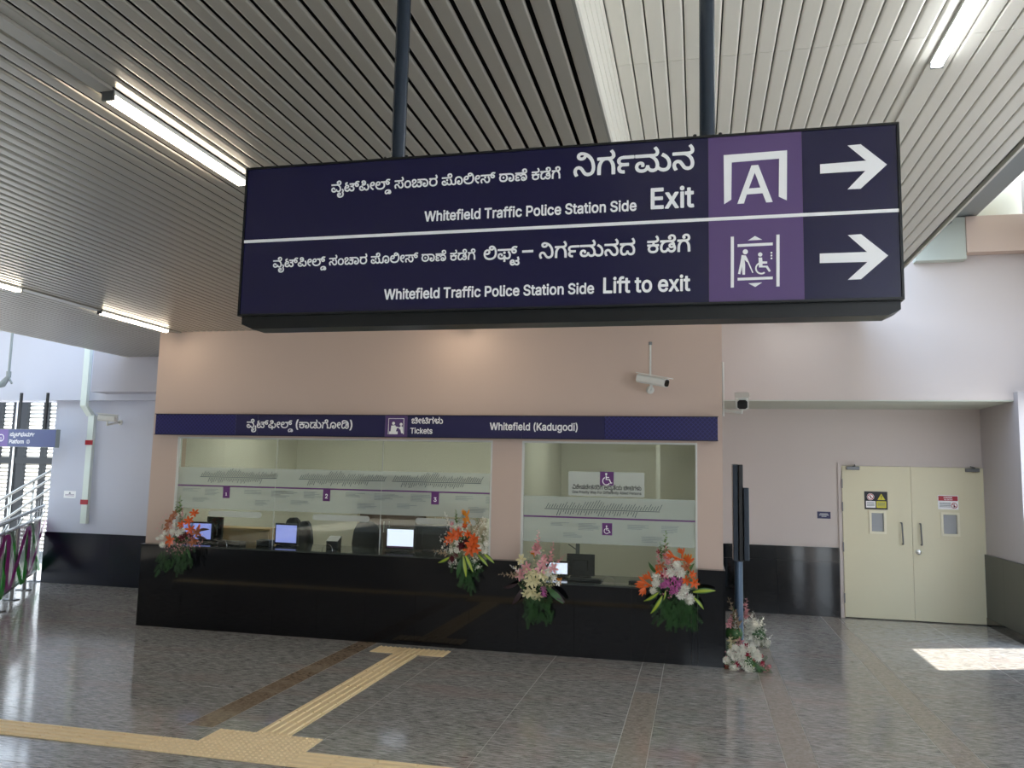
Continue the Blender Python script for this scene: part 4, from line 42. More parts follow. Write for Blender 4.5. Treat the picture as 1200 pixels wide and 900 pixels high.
'adyate': (3.824, [[376,-101,-13,2,-11,6,-8,7,-4,12,0,11,5,9,7,6,18,11,2,4,-3,2,-11,-1,-1,-2,1,-6,-1,-3,-17,-5,-4,3,-3,11,1,7,3,6,6,6,4,2,15,3,9,0,11,-2,5,-3,5,-5,4,-11,0,-5,-3,-9,-9,-9,-15,-9,-5,-5,1,-6,6,-3,12,-1,11,1,10,2,6,3,5,6,2,5,1,13,-5,11,-20,23,-6,11,-2,7,0,7,2,7,4,6,5,5,6,4,15,3,9,-1,8,-3,6,-4,6,-6,5,-13,-3,-5,-17,-3,-4,2,-2,6,-3,3,-8,1,-3,-2,-1,-2,0,-4,2,-4,21,-23,6,-11,4,-14,0,-15,-2,-10,-6,-9,-6,-7,-6,-4,-9,-4,-14,-4,-8,-1],[98,-6,-22,2,-19,5,-21,11,-12,10,-8,11,-3,7,-6,16,-2,12,0,14,2,12,8,20,4,6,9,9,7,5,11,3,6,2,12,0,16,-5,8,-8,4,-6,3,-9,1,-12,-1,-7,-5,-12,28,0,8,1,-5,5,-4,7,-2,6,0,9,3,12,7,9,10,6,14,4,17,-1,15,-6,4,-3,7,-7,6,-16,0,-10,-3,-9,-5,-9,-6,-7,5,-8,3,-8,0,-16,-3,-11,-5,-8,-9,-9,-9,-6,-16,-6,-13,-3,-24,-3],[251,-6,-12,2,-13,7,-9,11,-6,14,-3,22,2,22,7,19,5,8,9,11,-18,0,-4,2,-1,4,1,18,4,2,115,0,17,2,5,3,2,3,0,12,-5,9,-10,14,2,3,8,6,9,5,3,-2,14,-19,6,-18,0,-12,-5,-13,-9,-10,-12,-6,9,-9,7,-10,4,-9,4,-15,2,-16,0,-12,-3,-14,-3,-9,-4,-6,-7,-9,-10,-6,-9,-3,-15,-2,-8,2,-10,3,-8,6,-8,8,-10,-10,-8,-4,-13,-4],[516,-6,-18,2,-15,5,-9,5,-10,9,-8,13,-3,10,-1,18,3,8,6,1,16,-3,2,-4,1,-16,5,-10,6,-5,7,-4,15,-3,17,0,10,1,10,3,6,4,9,10,2,7,0,9,-1,0,-6,-5,-10,-5,-10,-3,-9,-1,-9,0,-11,3,-7,4,-5,5,-5,11,-1,11,3,10,7,8,8,4,11,4,14,0,12,-2,1,1,-4,5,-9,6,-80,1,-2,5,0,15,1,3,4,2,27,0,58,0,10,2,8,5,2,4,1,8,-1,9,-6,7,-9,3,-9,-1,-7,-3,7,-6,2,-8,-2,-8,-4,-4,-8,-3,-7,0,-7,3,-6,7,-3,13,1,5,5,11,6,8,5,3,14,6,11,1,8,-1,10,-2,8,-4,11,-11,4,-9,3,-9,1,-14,-5,-16,-8,-10,-12,-7,7,-11,3,-12,0,-8,8,-10,6,-16,1,-14,-5,-18,-4,-8,-6,-7,-14,-10,-11,-4,-12,-2],[666,-6,-12,1,-10,3,-16,10,-13,14,-8,20,-4,21,1,15,2,12,9,19,12,15,11,7,7,3,19,5,14,0,9,-2,12,-3,11,-6,9,-8,7,-10,9,-20,3,-18,0,-12,-4,-21,11,-11,10,-6,10,-2,9,0,7,1,7,4,7,9,2,11,0,12,-2,11,-5,13,-8,12,-7,6,-8,5,-11,6,-14,0,-3,2,-2,4,1,18,4,2,40,0,10,4,2,2,2,4,-1,10,-6,11,-9,12,3,4,16,10,6,-5,7,-8,7,-16,3,-11,0,-10,-3,-12,-3,-5,-6,-6,-14,-8,15,-16,8,-14,4,-12,1,-12,-1,-21,11,-9,9,-6,11,-2,9,0,11,4,7,8,3,4,2,10,-1,15,-3,12,-7,15,-13,13,-22,15,0,4,9,16,2,2,4,0,16,-9,8,-7,12,-12,8,-10,6,-12,4,-12,3,-13,1,-15,-2,-11,-5,-15,-4,-9,-7,-7,-10,-7,-11,-4,-19,-2,-12,2,-9,3,-8,5,-13,9,-10,-9,-11,-6,-12,-3,-13,-1,-12,2,-10,3,-11,7,-13,10,-11,-9,-14,-8,-15,-4],[251,20,12,0,7,4,6,6,3,6,3,12,4,2,16,0,2,-1,7,-19,3,-4,8,-5,5,-1,7,0,8,2,4,4,4,7,2,15,-2,21,-3,10,-4,8,-5,7,-10,8,-10,5,-9,3,-30,0,-13,-4,-10,-6,-8,-7,-7,-11,-3,-7,-3,-17,1,-18,2,-9,6,-8],[664,20,16,0,8,3,7,4,5,4,6,9,4,15,1,19,-3,13,-3,7,-5,8,-8,6,-15,4,-7,1,-10,-1,-7,-2,-8,-5,-5,-6,-5,-7,-4,-14,0,-23,2,-11,4,-8,5,-6,7,-5,8,-4],[92,21,28,-1,16,3,11,3,7,4,7,5,4,8,1,8,-1,5,-3,2,-11,-3,-15,-1,-46,0,-5,0,-4,2,-1,15,-8,-4,-12,-3,-12,-1,-15,3,-1,-2,6,-15,8,-10,6,-6,10,-5,10,-4],[526,65,11,0,6,2,6,7,0,1,-6,1,-13,1,-9,-3,-1,-2,0,-3,2,-3],[160,85,3,0,5,6,3,7,1,6,-3,6,-4,3,-12,2,-4,-1,-6,-4,-2,-4,0,-5,2,-5,3,-3],[46,87,7,0,7,1,6,4,3,5,1,7,-2,6,-6,4,-4,1,-7,-1,-7,-4,-8,-11,-2,-7,5,-3]]),
}
LT = {
'(': (0.391, [[58,-39,-2,2,-3,3,-10,20,-9,22,-5,16,-4,19,-2,16,0,25,1,8,2,14,3,16,5,19,7,21,11,22,3,5,3,3,23,0,3,-1,2,-2,1,-3,0,-3,-12,-29,-6,-18,-5,-16,-3,-15,-2,-17,-1,-6,0,-21,3,-18,5,-22,10,-27,11,-24,0,-3,-2,-4,-4,-2]]),
')': (0.391, [[12,-39,-4,3,-1,2,0,3,7,15,8,20,8,24,3,14,2,12,1,20,-2,25,-6,27,-6,20,-7,19,-8,18,0,3,1,4,4,2,23,0,3,-2,3,-3,10,-21,9,-26,4,-14,4,-23,2,-16,0,-30,0,-7,-5,-24,-7,-23,-9,-21,-10,-18,-1,-2,-3,-1]]),
'1': (0.648, [[25,-6,-3,2,-2,3,0,21,2,4,4,1,39,0,2,1,0,114,-1,1,-1,-1,-31,-22,-2,-1,-3,-1,-3,2,-3,4,0,26,3,4,10,8,27,20,3,1,2,0,28,0,3,-2,2,-3,0,-150,2,-1,32,0,3,-1,2,-2,1,-2,0,-21,-2,-4,-4,-2]]),
'2': (0.648, [[21,-6,-4,2,-1,3,0,18,1,3,63,68,11,14,8,12,3,8,1,8,-3,9,-4,5,-3,2,-6,3,-5,2,-6,0,-4,0,-10,-4,-6,-6,-3,-4,-1,-3,-2,-11,-2,-3,-4,-2,-22,0,-4,2,-2,4,0,10,2,7,2,7,7,12,7,8,6,5,12,6,9,3,9,2,14,0,11,-2,12,-5,10,-7,8,-8,6,-9,4,-8,2,-9,0,-16,-3,-12,-6,-12,-6,-9,-14,-17,-38,-41,-1,-2,66,-1,3,-2,2,-3,0,-23,-2,-3,-4,-2]]),
'3': (0.648, [[67,-9,-9,1,-12,3,-12,6,-9,7,-9,10,-4,8,-2,6,-2,6,0,7,2,3,4,2,25,0,2,-1,2,-2,3,-10,6,-6,7,-4,11,-3,10,0,6,1,8,3,6,6,3,4,2,4,1,4,0,6,-3,10,-3,5,-3,3,-6,4,-10,3,-10,1,-19,0,-3,2,-2,4,0,19,2,4,33,37,2,4,-57,0,-5,0,-2,2,-2,1,-1,3,0,22,2,3,3,2,106,0,4,-2,2,-3,0,-19,-1,-3,-42,-48,1,-1,13,-3,11,-6,8,-6,4,-4,5,-7,5,-10,3,-12,0,-15,-3,-13,-6,-11,-6,-8,-8,-6,-8,-5,-11,-5,-8,-2,-10,-1]]),
'A': (0.69, [[4,-6,-3,2,-2,3,1,3,61,170,3,6,1,1,4,2,27,0,4,-2,4,-7,26,-71,36,-99,0,-4,-2,-3,-4,-2,-25,0,-3,2,-2,2,-2,5,-14,38,-1,2,-60,0,-2,-1,-13,-39,-4,-7,-3,-2],[64,75,37,0,-2,7,-12,35,-4,13,-1,1,-18,-54]]),
'D': (0.722, [[20,-6,-4,2,-2,4,0,175,2,4,1,1,4,1,66,0,10,-1,11,-3,9,-3,9,-4,7,-5,6,-5,8,-9,4,-6,8,-16,5,-18,2,-16,-1,-23,-1,-8,-3,-11,-4,-11,-5,-10,-5,-7,-11,-12,-7,-6,-14,-7,-13,-4,-18,-3],[50,27,30,-1,14,3,10,4,7,4,4,3,5,7,5,8,3,9,2,12,1,16,-1,11,-4,14,-4,8,-6,9,-4,3,-6,4,-5,3,-11,3,-9,1,-31,0]]),
'E': (0.601, [[20,-6,-4,2,-2,4,0,175,2,4,1,1,4,1,107,0,4,-2,2,-3,0,-23,-2,-3,-4,-2,-78,0,0,-42,0,-1,1,-1,72,0,4,-2,1,-3,0,-22,-1,-3,-4,-2,-73,-1,0,-43,0,-1,1,-1,79,0,3,-2,2,-3,0,-23,-2,-3,-4,-2]]),
'F': (0.59, [[20,-6,-4,2,-2,4,0,175,1,2,2,3,4,1,107,0,3,-2,2,-3,0,-22,-2,-4,-3,-2,-32,0,-46,0,0,-45,1,-1,69,0,4,-2,1,-4,0,-21,0,-2,-2,-3,-3,-1,-70,0,0,-71,-2,-3,-4,-2]]),
'G': (0.746, [[85,-9,-10,1,-15,5,-6,3,-11,6,-8,7,-9,10,-7,12,-4,8,-5,15,-2,12,0,6,0,23,2,13,2,9,3,11,7,14,9,12,6,6,10,7,11,6,11,4,9,2,7,1,19,-1,10,-2,9,-3,12,-6,12,-9,7,-8,7,-9,5,-12,3,-12,0,-3,-1,-3,-4,-2,-26,0,-2,1,-2,2,-4,9,-7,10,-10,8,-7,3,-8,2,-12,0,-9,-2,-8,-3,-7,-5,-4,-4,-7,-9,-3,-8,-2,-6,-2,-6,-1,-13,0,-18,2,-7,3,-12,4,-8,7,-10,10,-7,11,-4,7,-2,12,0,6,2,9,3,8,5,4,4,5,9,3,10,1,3,-1,1,-37,0,-5,2,-1,4,0,20,1,4,1,1,4,1,68,0,4,-2,1,-4,0,-30,-2,-12,-4,-13,-5,-7,-6,-10,-7,-6,-8,-6,-12,-7,-6,-2,-14,-3,-7,-1]]),
'K': (0.672, [[20,-6,-4,2,-2,4,0,175,2,4,4,2,24,0,4,-2,2,-3,0,-73,1,1,16,18,52,56,4,3,32,0,4,-2,2,-3,0,-4,-2,-2,-24,-27,-38,-39,-4,-6,66,-93,2,-2,0,-3,-2,-4,-1,-1,-4,-2,-27,0,-4,2,-53,74,-2,4,-12,-12,-6,-7,0,-54,-2,-4,-1,-1,-3,-2]]),
'L': (0.565, [[20,-6,-4,2,-2,4,1,176,1,3,5,2,23,0,3,-1,2,-3,1,-2,0,-70,0,-78,76,-1,3,-2,2,-3,0,-23,-2,-3,-4,-2]]),
'N': (0.753, [[20,-6,-4,2,-2,4,0,175,2,4,4,2,28,0,3,-1,2,-2,77,-121,1,119,2,3,3,2,25,0,3,-2,2,-4,0,-175,-1,-4,-5,-3,-27,0,-4,2,-2,2,-77,121,0,-120,-2,-3,-4,-2]]),
'O': (0.765, [[84,-9,-15,3,-7,2,-11,5,-13,9,-7,8,-5,6,-4,5,-6,11,-6,18,-2,18,0,22,2,18,5,14,2,5,5,11,4,5,5,7,7,6,6,5,8,5,10,5,7,2,16,3,14,-1,15,-2,11,-4,8,-4,13,-9,7,-7,5,-6,6,-11,4,-9,5,-15,3,-18,0,-21,-3,-18,-2,-7,-4,-13,-6,-10,-5,-7,-10,-12,-12,-8,-9,-5,-11,-3,-15,-3],[86,26,12,-1,6,2,6,1,6,3,7,6,6,8,6,9,3,9,2,13,1,16,-2,14,-3,11,-4,9,-7,9,-6,6,-9,5,-12,3,-12,0,-6,-1,-6,-2,-6,-3,-9,-7,-7,-10,-4,-7,-4,-13,-1,-13,0,-12,1,-13,4,-12,4,-8,7,-9,7,-6,8,-5,6,-1]]),
'P': (0.639, [[20,-6,-4,2,-2,4,0,175,2,3,1,2,4,1,67,0,7,0,11,-3,5,-2,9,-4,7,-6,7,-7,4,-6,5,-10,3,-12,1,-5,0,-14,-1,-5,-3,-14,-5,-9,-5,-8,-9,-7,-5,-3,-13,-6,-12,-3,-8,-1,-36,0,0,-56,-1,-3,-2,-2,-3,-2],[50,90,34,-1,14,4,6,4,4,7,3,7,1,6,0,5,-2,7,-3,7,-3,5,-4,3,-4,2,-10,2,-36,0]]),
'R': (0.644, [[20,-6,-4,2,-2,4,0,175,2,4,5,2,69,0,9,-1,10,-3,13,-6,3,-2,9,-8,4,-7,5,-8,3,-10,1,-9,0,-13,-1,-5,-2,-10,-4,-9,-6,-9,-4,-4,-4,-4,-8,-4,0,-1,35,-66,0,-4,-1,-3,-5,-2,-26,0,-4,2,-2,3,-34,62,-1,1,-29,0,-1,0,0,-1,0,-62,-2,-3,-4,-2],[50,94,35,0,7,1,7,2,5,4,2,2,3,5,3,10,0,6,-2,6,-2,6,-4,5,-4,3,-3,2,-11,2,-36,0]]),
'S': (0.642, [[68,-9,-10,1,-12,3,-12,6,-10,7,-7,8,-7,12,-3,12,0,6,2,4,1,1,3,1,25,0,4,-2,4,-14,3,-3,3,-3,6,-3,5,-2,6,-1,10,-1,9,2,8,2,9,6,4,5,2,3,1,7,-1,6,-5,6,-8,5,-14,4,-21,6,-13,4,-10,5,-11,7,-8,9,-6,11,-3,10,0,14,2,9,4,9,6,9,9,8,9,6,14,5,15,3,11,0,13,-2,11,-3,13,-6,7,-4,10,-11,5,-11,4,-11,0,-6,-2,-3,-1,-1,-3,-2,-24,0,-3,2,-1,2,-3,8,-3,5,-6,5,-4,1,-9,3,-11,1,-8,-2,-6,-2,-4,-1,-5,-4,-3,-5,-2,-4,0,-5,1,-5,3,-5,9,-6,16,-5,17,-5,15,-4,12,-6,10,-7,7,-7,4,-6,3,-7,3,-11,0,-13,-1,-7,-3,-7,-5,-9,-3,-5,-6,-6,-7,-6,-14,-6,-12,-3,-10,-2]]),
'T': (0.646, [[65,-6,-3,2,-2,4,0,147,-2,1,-47,0,-2,1,-3,2,-1,3,0,22,2,3,3,2,80,0,55,0,3,-2,2,-3,0,-22,-2,-4,-4,-2,-48,0,-1,-149,-1,-3,-4,-3]]),
'W': (0.985, [[52,-6,-3,2,-3,4,-45,168,-2,8,2,2,1,2,4,1,23,0,4,-1,1,-2,3,-7,29,-114,1,-1,1,1,29,114,3,7,2,2,3,1,26,0,4,-1,1,-2,2,-2,31,-119,1,-1,0,1,2,7,29,112,1,2,2,2,3,1,24,0,3,-1,2,-2,1,-2,0,-4,-47,-171,-2,-5,-2,-1,-3,-2,-27,0,-3,2,-2,1,-1,4,-31,112,-1,2,-31,-112,-2,-6,-1,-1,-3,-2]]),
'Y': (0.679, [[69,-6,-4,2,-1,3,-1,70,-62,101,-1,2,-1,4,2,3,4,2,27,0,4,-1,3,-4,42,-69,1,0,5,7,33,55,7,11,3,1,28,0,2,-1,2,-2,1,-2,0,-3,-2,-5,-62,-99,0,-69,-1,-4,-2,-1,-3,-2]]),
'a': (0.562, [[48,-9,-10,1,-5,2,-9,4,-5,4,-7,8,-5,10,-3,9,0,16,2,6,3,8,4,5,3,4,5,3,10,5,13,4,13,2,22,3,8,2,1,1,-1,8,-3,6,-4,3,-8,2,-8,0,-7,-1,-5,-2,-6,-5,-7,-9,-3,-2,-3,0,-19,6,-4,3,-2,3,0,4,5,9,4,6,5,6,10,6,8,4,8,2,11,2,16,0,8,-1,9,-3,13,-6,8,-9,3,-3,4,-11,2,-8,1,-6,0,-92,-1,-4,-2,-1,-3,-2,-23,0,-3,3,-2,4,-1,0,-12,-6,-6,-2,-8,-2],[55,22,6,0,5,1,8,2,6,5,6,6,2,8,1,6,-1,5,-1,0,-12,-2,-17,-2,-6,-1,-7,-3,-5,-5,-2,-4,0,-3,2,-5,2,-2,4,-3]]),
'b': (0.612, [[74,-9,-5,0,-8,2,-8,4,-7,5,-1,-4,-1,-2,-4,-3,-22,0,-4,2,-2,4,0,177,2,3,4,2,22,0,4,-2,2,-3,0,-30,0,-17,8,5,6,3,12,2,14,0,5,0,11,-4,8,-4,11,-8,8,-10,6,-11,5,-16,2,-18,-2,-20,-3,-15,-9,-17,-4,-6,-6,-6,-7,-5,-10,-5,-12,-3,-7,-1],[72,23,8,0,6,1,4,2,3,2,5,5,4,8,3,9,1,7,1,6,-1,11,-2,12,-3,6,-3,5,-6,5,-4,3,-7,2,-10,0,-3,-1,-6,-2,-5,-4,-5,-7,-2,-5,-2,-6,-2,-10,0,-14,1,-7,4,-11,1,-3,3,-4,8,-7,4,-2]]),
'c': (0.571, [[68,-9,-13,1,-8,3,-11,5,-4,3,-7,7,-5,6,-8,15,-3,8,-3,13,-1,17,2,16,6,17,5,9,5,7,6,6,10,7,11,5,10,3,4,0,15,0,5,0,14,-4,13,-7,10,-10,4,-5,4,-8,2,-7,0,-3,-2,-3,-3,-2,-17,-5,-5,-1,-4,2,-6,11,-4,4,-4,3,-9,3,-5,0,-5,0,-10,-3,-7,-7,-5,-9,-4,-11,-1,-9,0,-7,1,-9,4,-10,2,-5,3,-5,7,-5,5,-3,7,-1,6,0,10,2,5,4,4,4,3,5,3,6,4,3,4,0,19,-6,3,-2,2,-3,0,-3,-1,-5,-6,-10,-6,-8,-7,-7,-6,-3,-8,-5,-6,-2,-6,-1,-10,-2]]),
'd': (0.612, [[63,-9,-12,1,-5,2,-10,5,-7,5,-6,6,-6,9,-7,14,-1,5,-2,10,-2,12,0,9,2,17,5,14,4,10,5,7,5,6,5,5,6,3,8,4,11,3,4,1,15,0,5,-1,8,-2,12,-7,1,27,0,20,1,2,2,2,3,1,22,0,4,-2,2,-3,0,-177,-2,-3,-4,-3,-22,0,-4,3,-1,2,-1,4,-1,0,-6,-5,-10,-5,-12,-2],[67,23,7,0,6,1,6,3,6,5,4,8,3,11,2,7,0,14,-1,4,-2,9,-2,7,-4,5,-5,5,-5,3,-7,2,-9,0,-7,-2,-5,-3,-5,-5,-3,-5,-3,-8,-3,-15,0,-8,2,-11,3,-8,2,-5,3,-4,7,-7,4,-2]]),
'e': (0.583, [[69,-9,-6,0,-10,2,-9,3,-10,6,-7,5,-6,7,-6,9,-3,6,-3,8,-2,11,-2,12,0,9,2,12,2,9,4,12,5,9,5,7,7,7,7,5,8,4,8,3,10,2,15,0,5,0,14,-4,8,-4,9,-7,4,-4,7,-9,5,-12,3,-9,1,-9,1,-9,0,-15,-2,-3,-3,-2,-88,-1,-1,-2,2,-7,6,-9,8,-6,9,-4,3,0,9,0,9,2,6,4,3,4,4,7,5,3,3,0,18,-5,4,-3,2,-3,1,-4,-2,-5,-6,-10,-5,-6,-10,-7,-9,-5,-9,-3,-13,-2],[42,83,56,0,0,1,-2,8,-5,7,-5,5,-6,2,-4,1,-6,0,-11,-2,-6,-4,-5,-5,-5,-8]]),
'f': (0.37, [[27,-6,-4,2,-1,4,0,105,-2,1,-18,0,-4,2,-2,4,0,20,2,4,4,1,19,1,1,17,3,11,5,8,5,5,6,4,12,5,9,2,14,-1,6,-1,6,-3,2,-1,1,-2,1,-4,-6,-18,-1,-2,-5,-3,-3,0,-7,2,-4,0,-5,-2,-3,-2,-2,-7,0,-8,1,-1,23,0,4,-2,2,-3,0,-20,-2,-4,-3,-2,-24,0,-1,-1,0,-107,-2,-3,-4,-2]]),
'g': (0.613, [[60,-58,-15,3,-13,6,-6,4,-7,6,-5,7,-3,5,0,3,2,3,17,12,3,1,3,0,4,-2,9,-10,8,-4,7,-2,6,-1,8,1,6,1,7,3,7,6,2,6,1,4,0,12,-1,0,-6,-4,-6,-4,-7,-2,-5,0,-18,0,-7,1,-7,3,-7,3,-7,5,-7,6,-6,8,-5,10,-3,8,-3,13,-1,9,1,17,1,8,4,12,5,11,3,5,11,11,8,6,13,5,10,2,14,0,5,0,8,-3,6,-3,6,-4,1,0,1,3,1,3,4,2,22,0,4,-1,2,-4,0,-144,-3,-12,-3,-8,-4,-6,-8,-7,-6,-4,-7,-3,-8,-4,-9,-2,-6,0],[67,28,7,0,4,0,6,2,6,4,5,5,3,6,3,13,0,7,0,10,-2,9,-4,9,-3,5,-6,5,-5,2,-6,2,-9,0,-7,-2,-5,-4,-4,-4,-5,-8,-3,-8,-2,-11,1,-12,1,-7,4,-9,3,-5,3,-3,5,-3]]),
'h': (0.591, [[17,-6,-3,2,-2,4,0,175,1,3,2,2,3,1,22,0,4,-1,1,-2,1,-3,0,-46,11,6,6,2,9,2,14,0,7,-1,6,-2,10,-5,3,-2,7,-7,3,-5,5,-11,3,-11,0,-12,0,-83,-1,-4,-1,-1,-3,-2,-23,0,-4,2,-1,1,-2,4,0,85,0,5,-3,8,-5,4,-5,3,-5,2,-8,0,-8,-2,-6,-4,-5,-7,-3,-6,-1,-7,0,-83,-2,-3,-4,-2]]),
'i': (0.242, [[17,-6,-3,2,-2,4,0,132,2,4,4,1,23,0,3,-2,2,-4,0,-132,-2,-4,-4,-2],[25,146,-9,4,-4,4,-3,6,-1,4,0,6,1,2,2,5,5,6,8,4,4,0,5,0,4,-1,5,-3,5,-5,3,-7,0,-9,-2,-6,-3,-3,-5,-5,-7,-2]]),
'k': (0.549, [[17,-6,-3,2,-2,4,0,175,2,4,4,2,22,0,4,-2,2,-3,0,-88,2,1,11,11,34,35,3,2,29,0,3,-2,2,-3,0,-3,-2,-4,-45,-46,-4,-5,55,-70,1,-2,0,-2,-2,-4,-4,-3,-28,0,-3,2,-4,3,-35,46,-7,7,-4,-4,-2,-2,0,-45,-1,-4,-1,-1,-4,-2]]),
'l': (0.275, [[46,-8,-7,1,-5,1,-7,3,-4,3,-5,6,-2,4,-3,6,-1,7,0,153,2,3,4,2,18,0,4,0,4,-1,1,-2,1,-2,0,-144,1,-4,1,-2,1,-1,11,0,4,-3,2,-2,4,-17,0,-3,-2,-3,-2,-1,-2,-2,-7,-1]]),
'm': (0.876, [[17,-6,-3,2,-2,4,0,131,2,4,4,2,22,0,4,-2,1,-3,1,-2,10,5,9,4,4,1,13,0,8,-2,9,-4,3,-3,8,-9,8,8,12,7,12,3,16,0,10,-3,10,-5,6,-4,5,-6,5,-8,2,-6,2,-9,1,-10,0,-90,-3,-4,-3,-2,-24,1,-3,1,-2,3,0,12,0,81,-1,3,-1,5,-3,3,-3,2,-6,3,-9,0,-6,-1,-6,-4,-4,-6,-3,-8,0,-90,-2,-3,-3,-2,-23,0,-4,2,-2,5,0,88,0,5,-2,5,-2,2,-4,5,-3,1,-6,1,-5,0,-5,-1,-6,-3,-6,-7,-2,-8,-1,-4,0,-86,-2,-3,-4,-2]]),
'n': (0.591, [[17,-6,-3,2,-2,4,0,131,2,4,3,2,23,0,4,-2,1,-3,1,-3,6,3,11,5,9,2,14,0,13,-3,9,-4,4,-3,6,-6,4,-6,4,-9,3,-10,1,-5,0,-53,0,-40,-2,-4,-1,-1,-4,-2,-22,0,-3,2,-3,5,0,85,0,5,-3,6,-3,5,-7,4,-6,2,-7,0,-8,-2,-6,-4,-5,-7,-2,-6,-2,-7,0,-83,-2,-3,-4,-2]]),
'o': (0.6, [[68,-9,-13,1,-9,3,-10,5,-4,3,-5,4,-5,7,-6,7,-5,11,-2,7,-3,13,-1,17,2,16,4,13,4,8,5,8,9,10,9,7,12,5,14,3,12,0,8,0,6,-2,14,-5,7,-5,5,-3,7,-9,4,-5,6,-12,4,-14,1,-8,0,-8,1,-2,-1,-13,-3,-15,-3,-7,-4,-9,-6,-9,-9,-9,-7,-4,-8,-5,-6,-2,-10,-2],[68,23,7,0,10,2,5,3,3,4,4,5,2,5,4,10,1,9,0,8,-1,8,-4,11,-2,5,-3,4,-5,5,-7,3,-6,2,-9,0,-7,-2,-6,-4,-4,-4,-5,-8,-2,-7,-3,-14,0,-7,1,-9,4,-10,2,-5,3,-5,7,-5,5,-3]]),
'r': (0.376, [[17,-6,-3,2,-2,4,0,132,2,4,4,1,21,0,5,-1,2,-6,6,4,9,4,5,1,14,0,7,0,3,-2,2,-3,0,-23,-2,-3,-1,-2,-3,-1,-18,1,-7,-2,-6,-4,-4,-4,-3,-4,-1,-5,-1,-4,0,-85,-2,-3,-4,-2]]),
's': (0.528, [[57,-9,-9,1,-10,2,-10,5,-6,4,-6,6,-5,7,-4,11,-1,6,2,4,4,2,16,4,5,0,4,-1,1,-1,3,-8,4,-5,5,-3,7,-2,7,-1,9,2,6,2,6,6,1,2,-1,6,-5,4,-6,3,-28,6,-7,2,-9,5,-5,3,-5,4,-3,4,-5,9,-1,4,-1,4,0,12,1,5,4,10,5,7,4,3,7,6,11,5,10,3,14,0,8,0,10,-2,10,-4,9,-5,6,-6,4,-6,6,-12,0,-5,-2,-3,-3,-2,-20,-5,-2,0,-4,3,-4,7,-6,6,-9,3,-7,0,-6,-1,-7,-4,-3,-2,-1,-3,0,-6,4,-4,5,-2,38,-10,10,-5,6,-4,6,-6,5,-9,2,-8,0,-13,-2,-10,-6,-9,-8,-9,-5,-3,-10,-5,-9,-3,-13,-2]]),
't': (0.327, [[54,-8,-12,2,-5,2,-6,3,-6,5,-4,5,-2,5,-3,7,0,5,0,79,-2,1,-13,0,-3,2,-2,4,0,20,1,3,5,2,12,0,2,1,0,25,1,3,4,3,23,0,3,-2,1,-1,2,-3,0,-25,22,-1,3,-2,2,-4,0,-19,-2,-4,-4,-2,-20,0,-1,-1,0,-73,1,-5,2,-2,3,-1,5,0,9,1,4,-2,2,-3,4,-17,0,-3,-2,-4,-4,-2,-11,-2]]),
'u': (0.591, [[57,-8,-7,1,-5,1,-11,5,-4,3,-9,10,-5,9,-2,7,-2,12,0,91,2,4,4,2,22,0,4,-1,2,-4,0,-84,2,-8,2,-6,4,-5,3,-2,6,-2,4,-1,9,1,6,2,6,4,3,4,2,4,2,9,0,83,2,4,4,2,24,0,3,-1,2,-4,0,-134,-2,-3,-3,-2,-23,0,-4,3,-1,2,0,4,-1,1,-6,-4,-12,-5,-11,-2]]),
'x': (0.546, [[6,-6,-3,1,-2,3,0,4,2,4,38,55,4,5,0,2,-39,58,-2,2,0,3,2,4,4,2,26,0,3,-1,5,-7,22,-34,1,1,9,16,17,24,3,1,26,0,3,-1,1,-1,2,-4,0,-2,-2,-3,-40,-60,3,-5,39,-56,1,-2,1,-3,-2,-4,-5,-3,-24,0,-4,2,-2,2,-27,42,-1,-1,-5,-8,-24,-35,-3,-2]]),
'y': (0.562, [[23,-56,-6,1,-4,2,-3,3,0,6,5,15,2,4,3,2,5,0,4,-1,5,0,5,2,3,3,2,4,5,15,-48,126,-1,3,0,3,2,4,4,1,24,0,5,-2,6,-15,26,-74,1,0,1,3,28,80,3,6,5,2,24,0,4,-2,2,-3,0,-4,-60,-155,-7,-13,-5,-6,-7,-5,-8,-3,-9,-2]]),
}
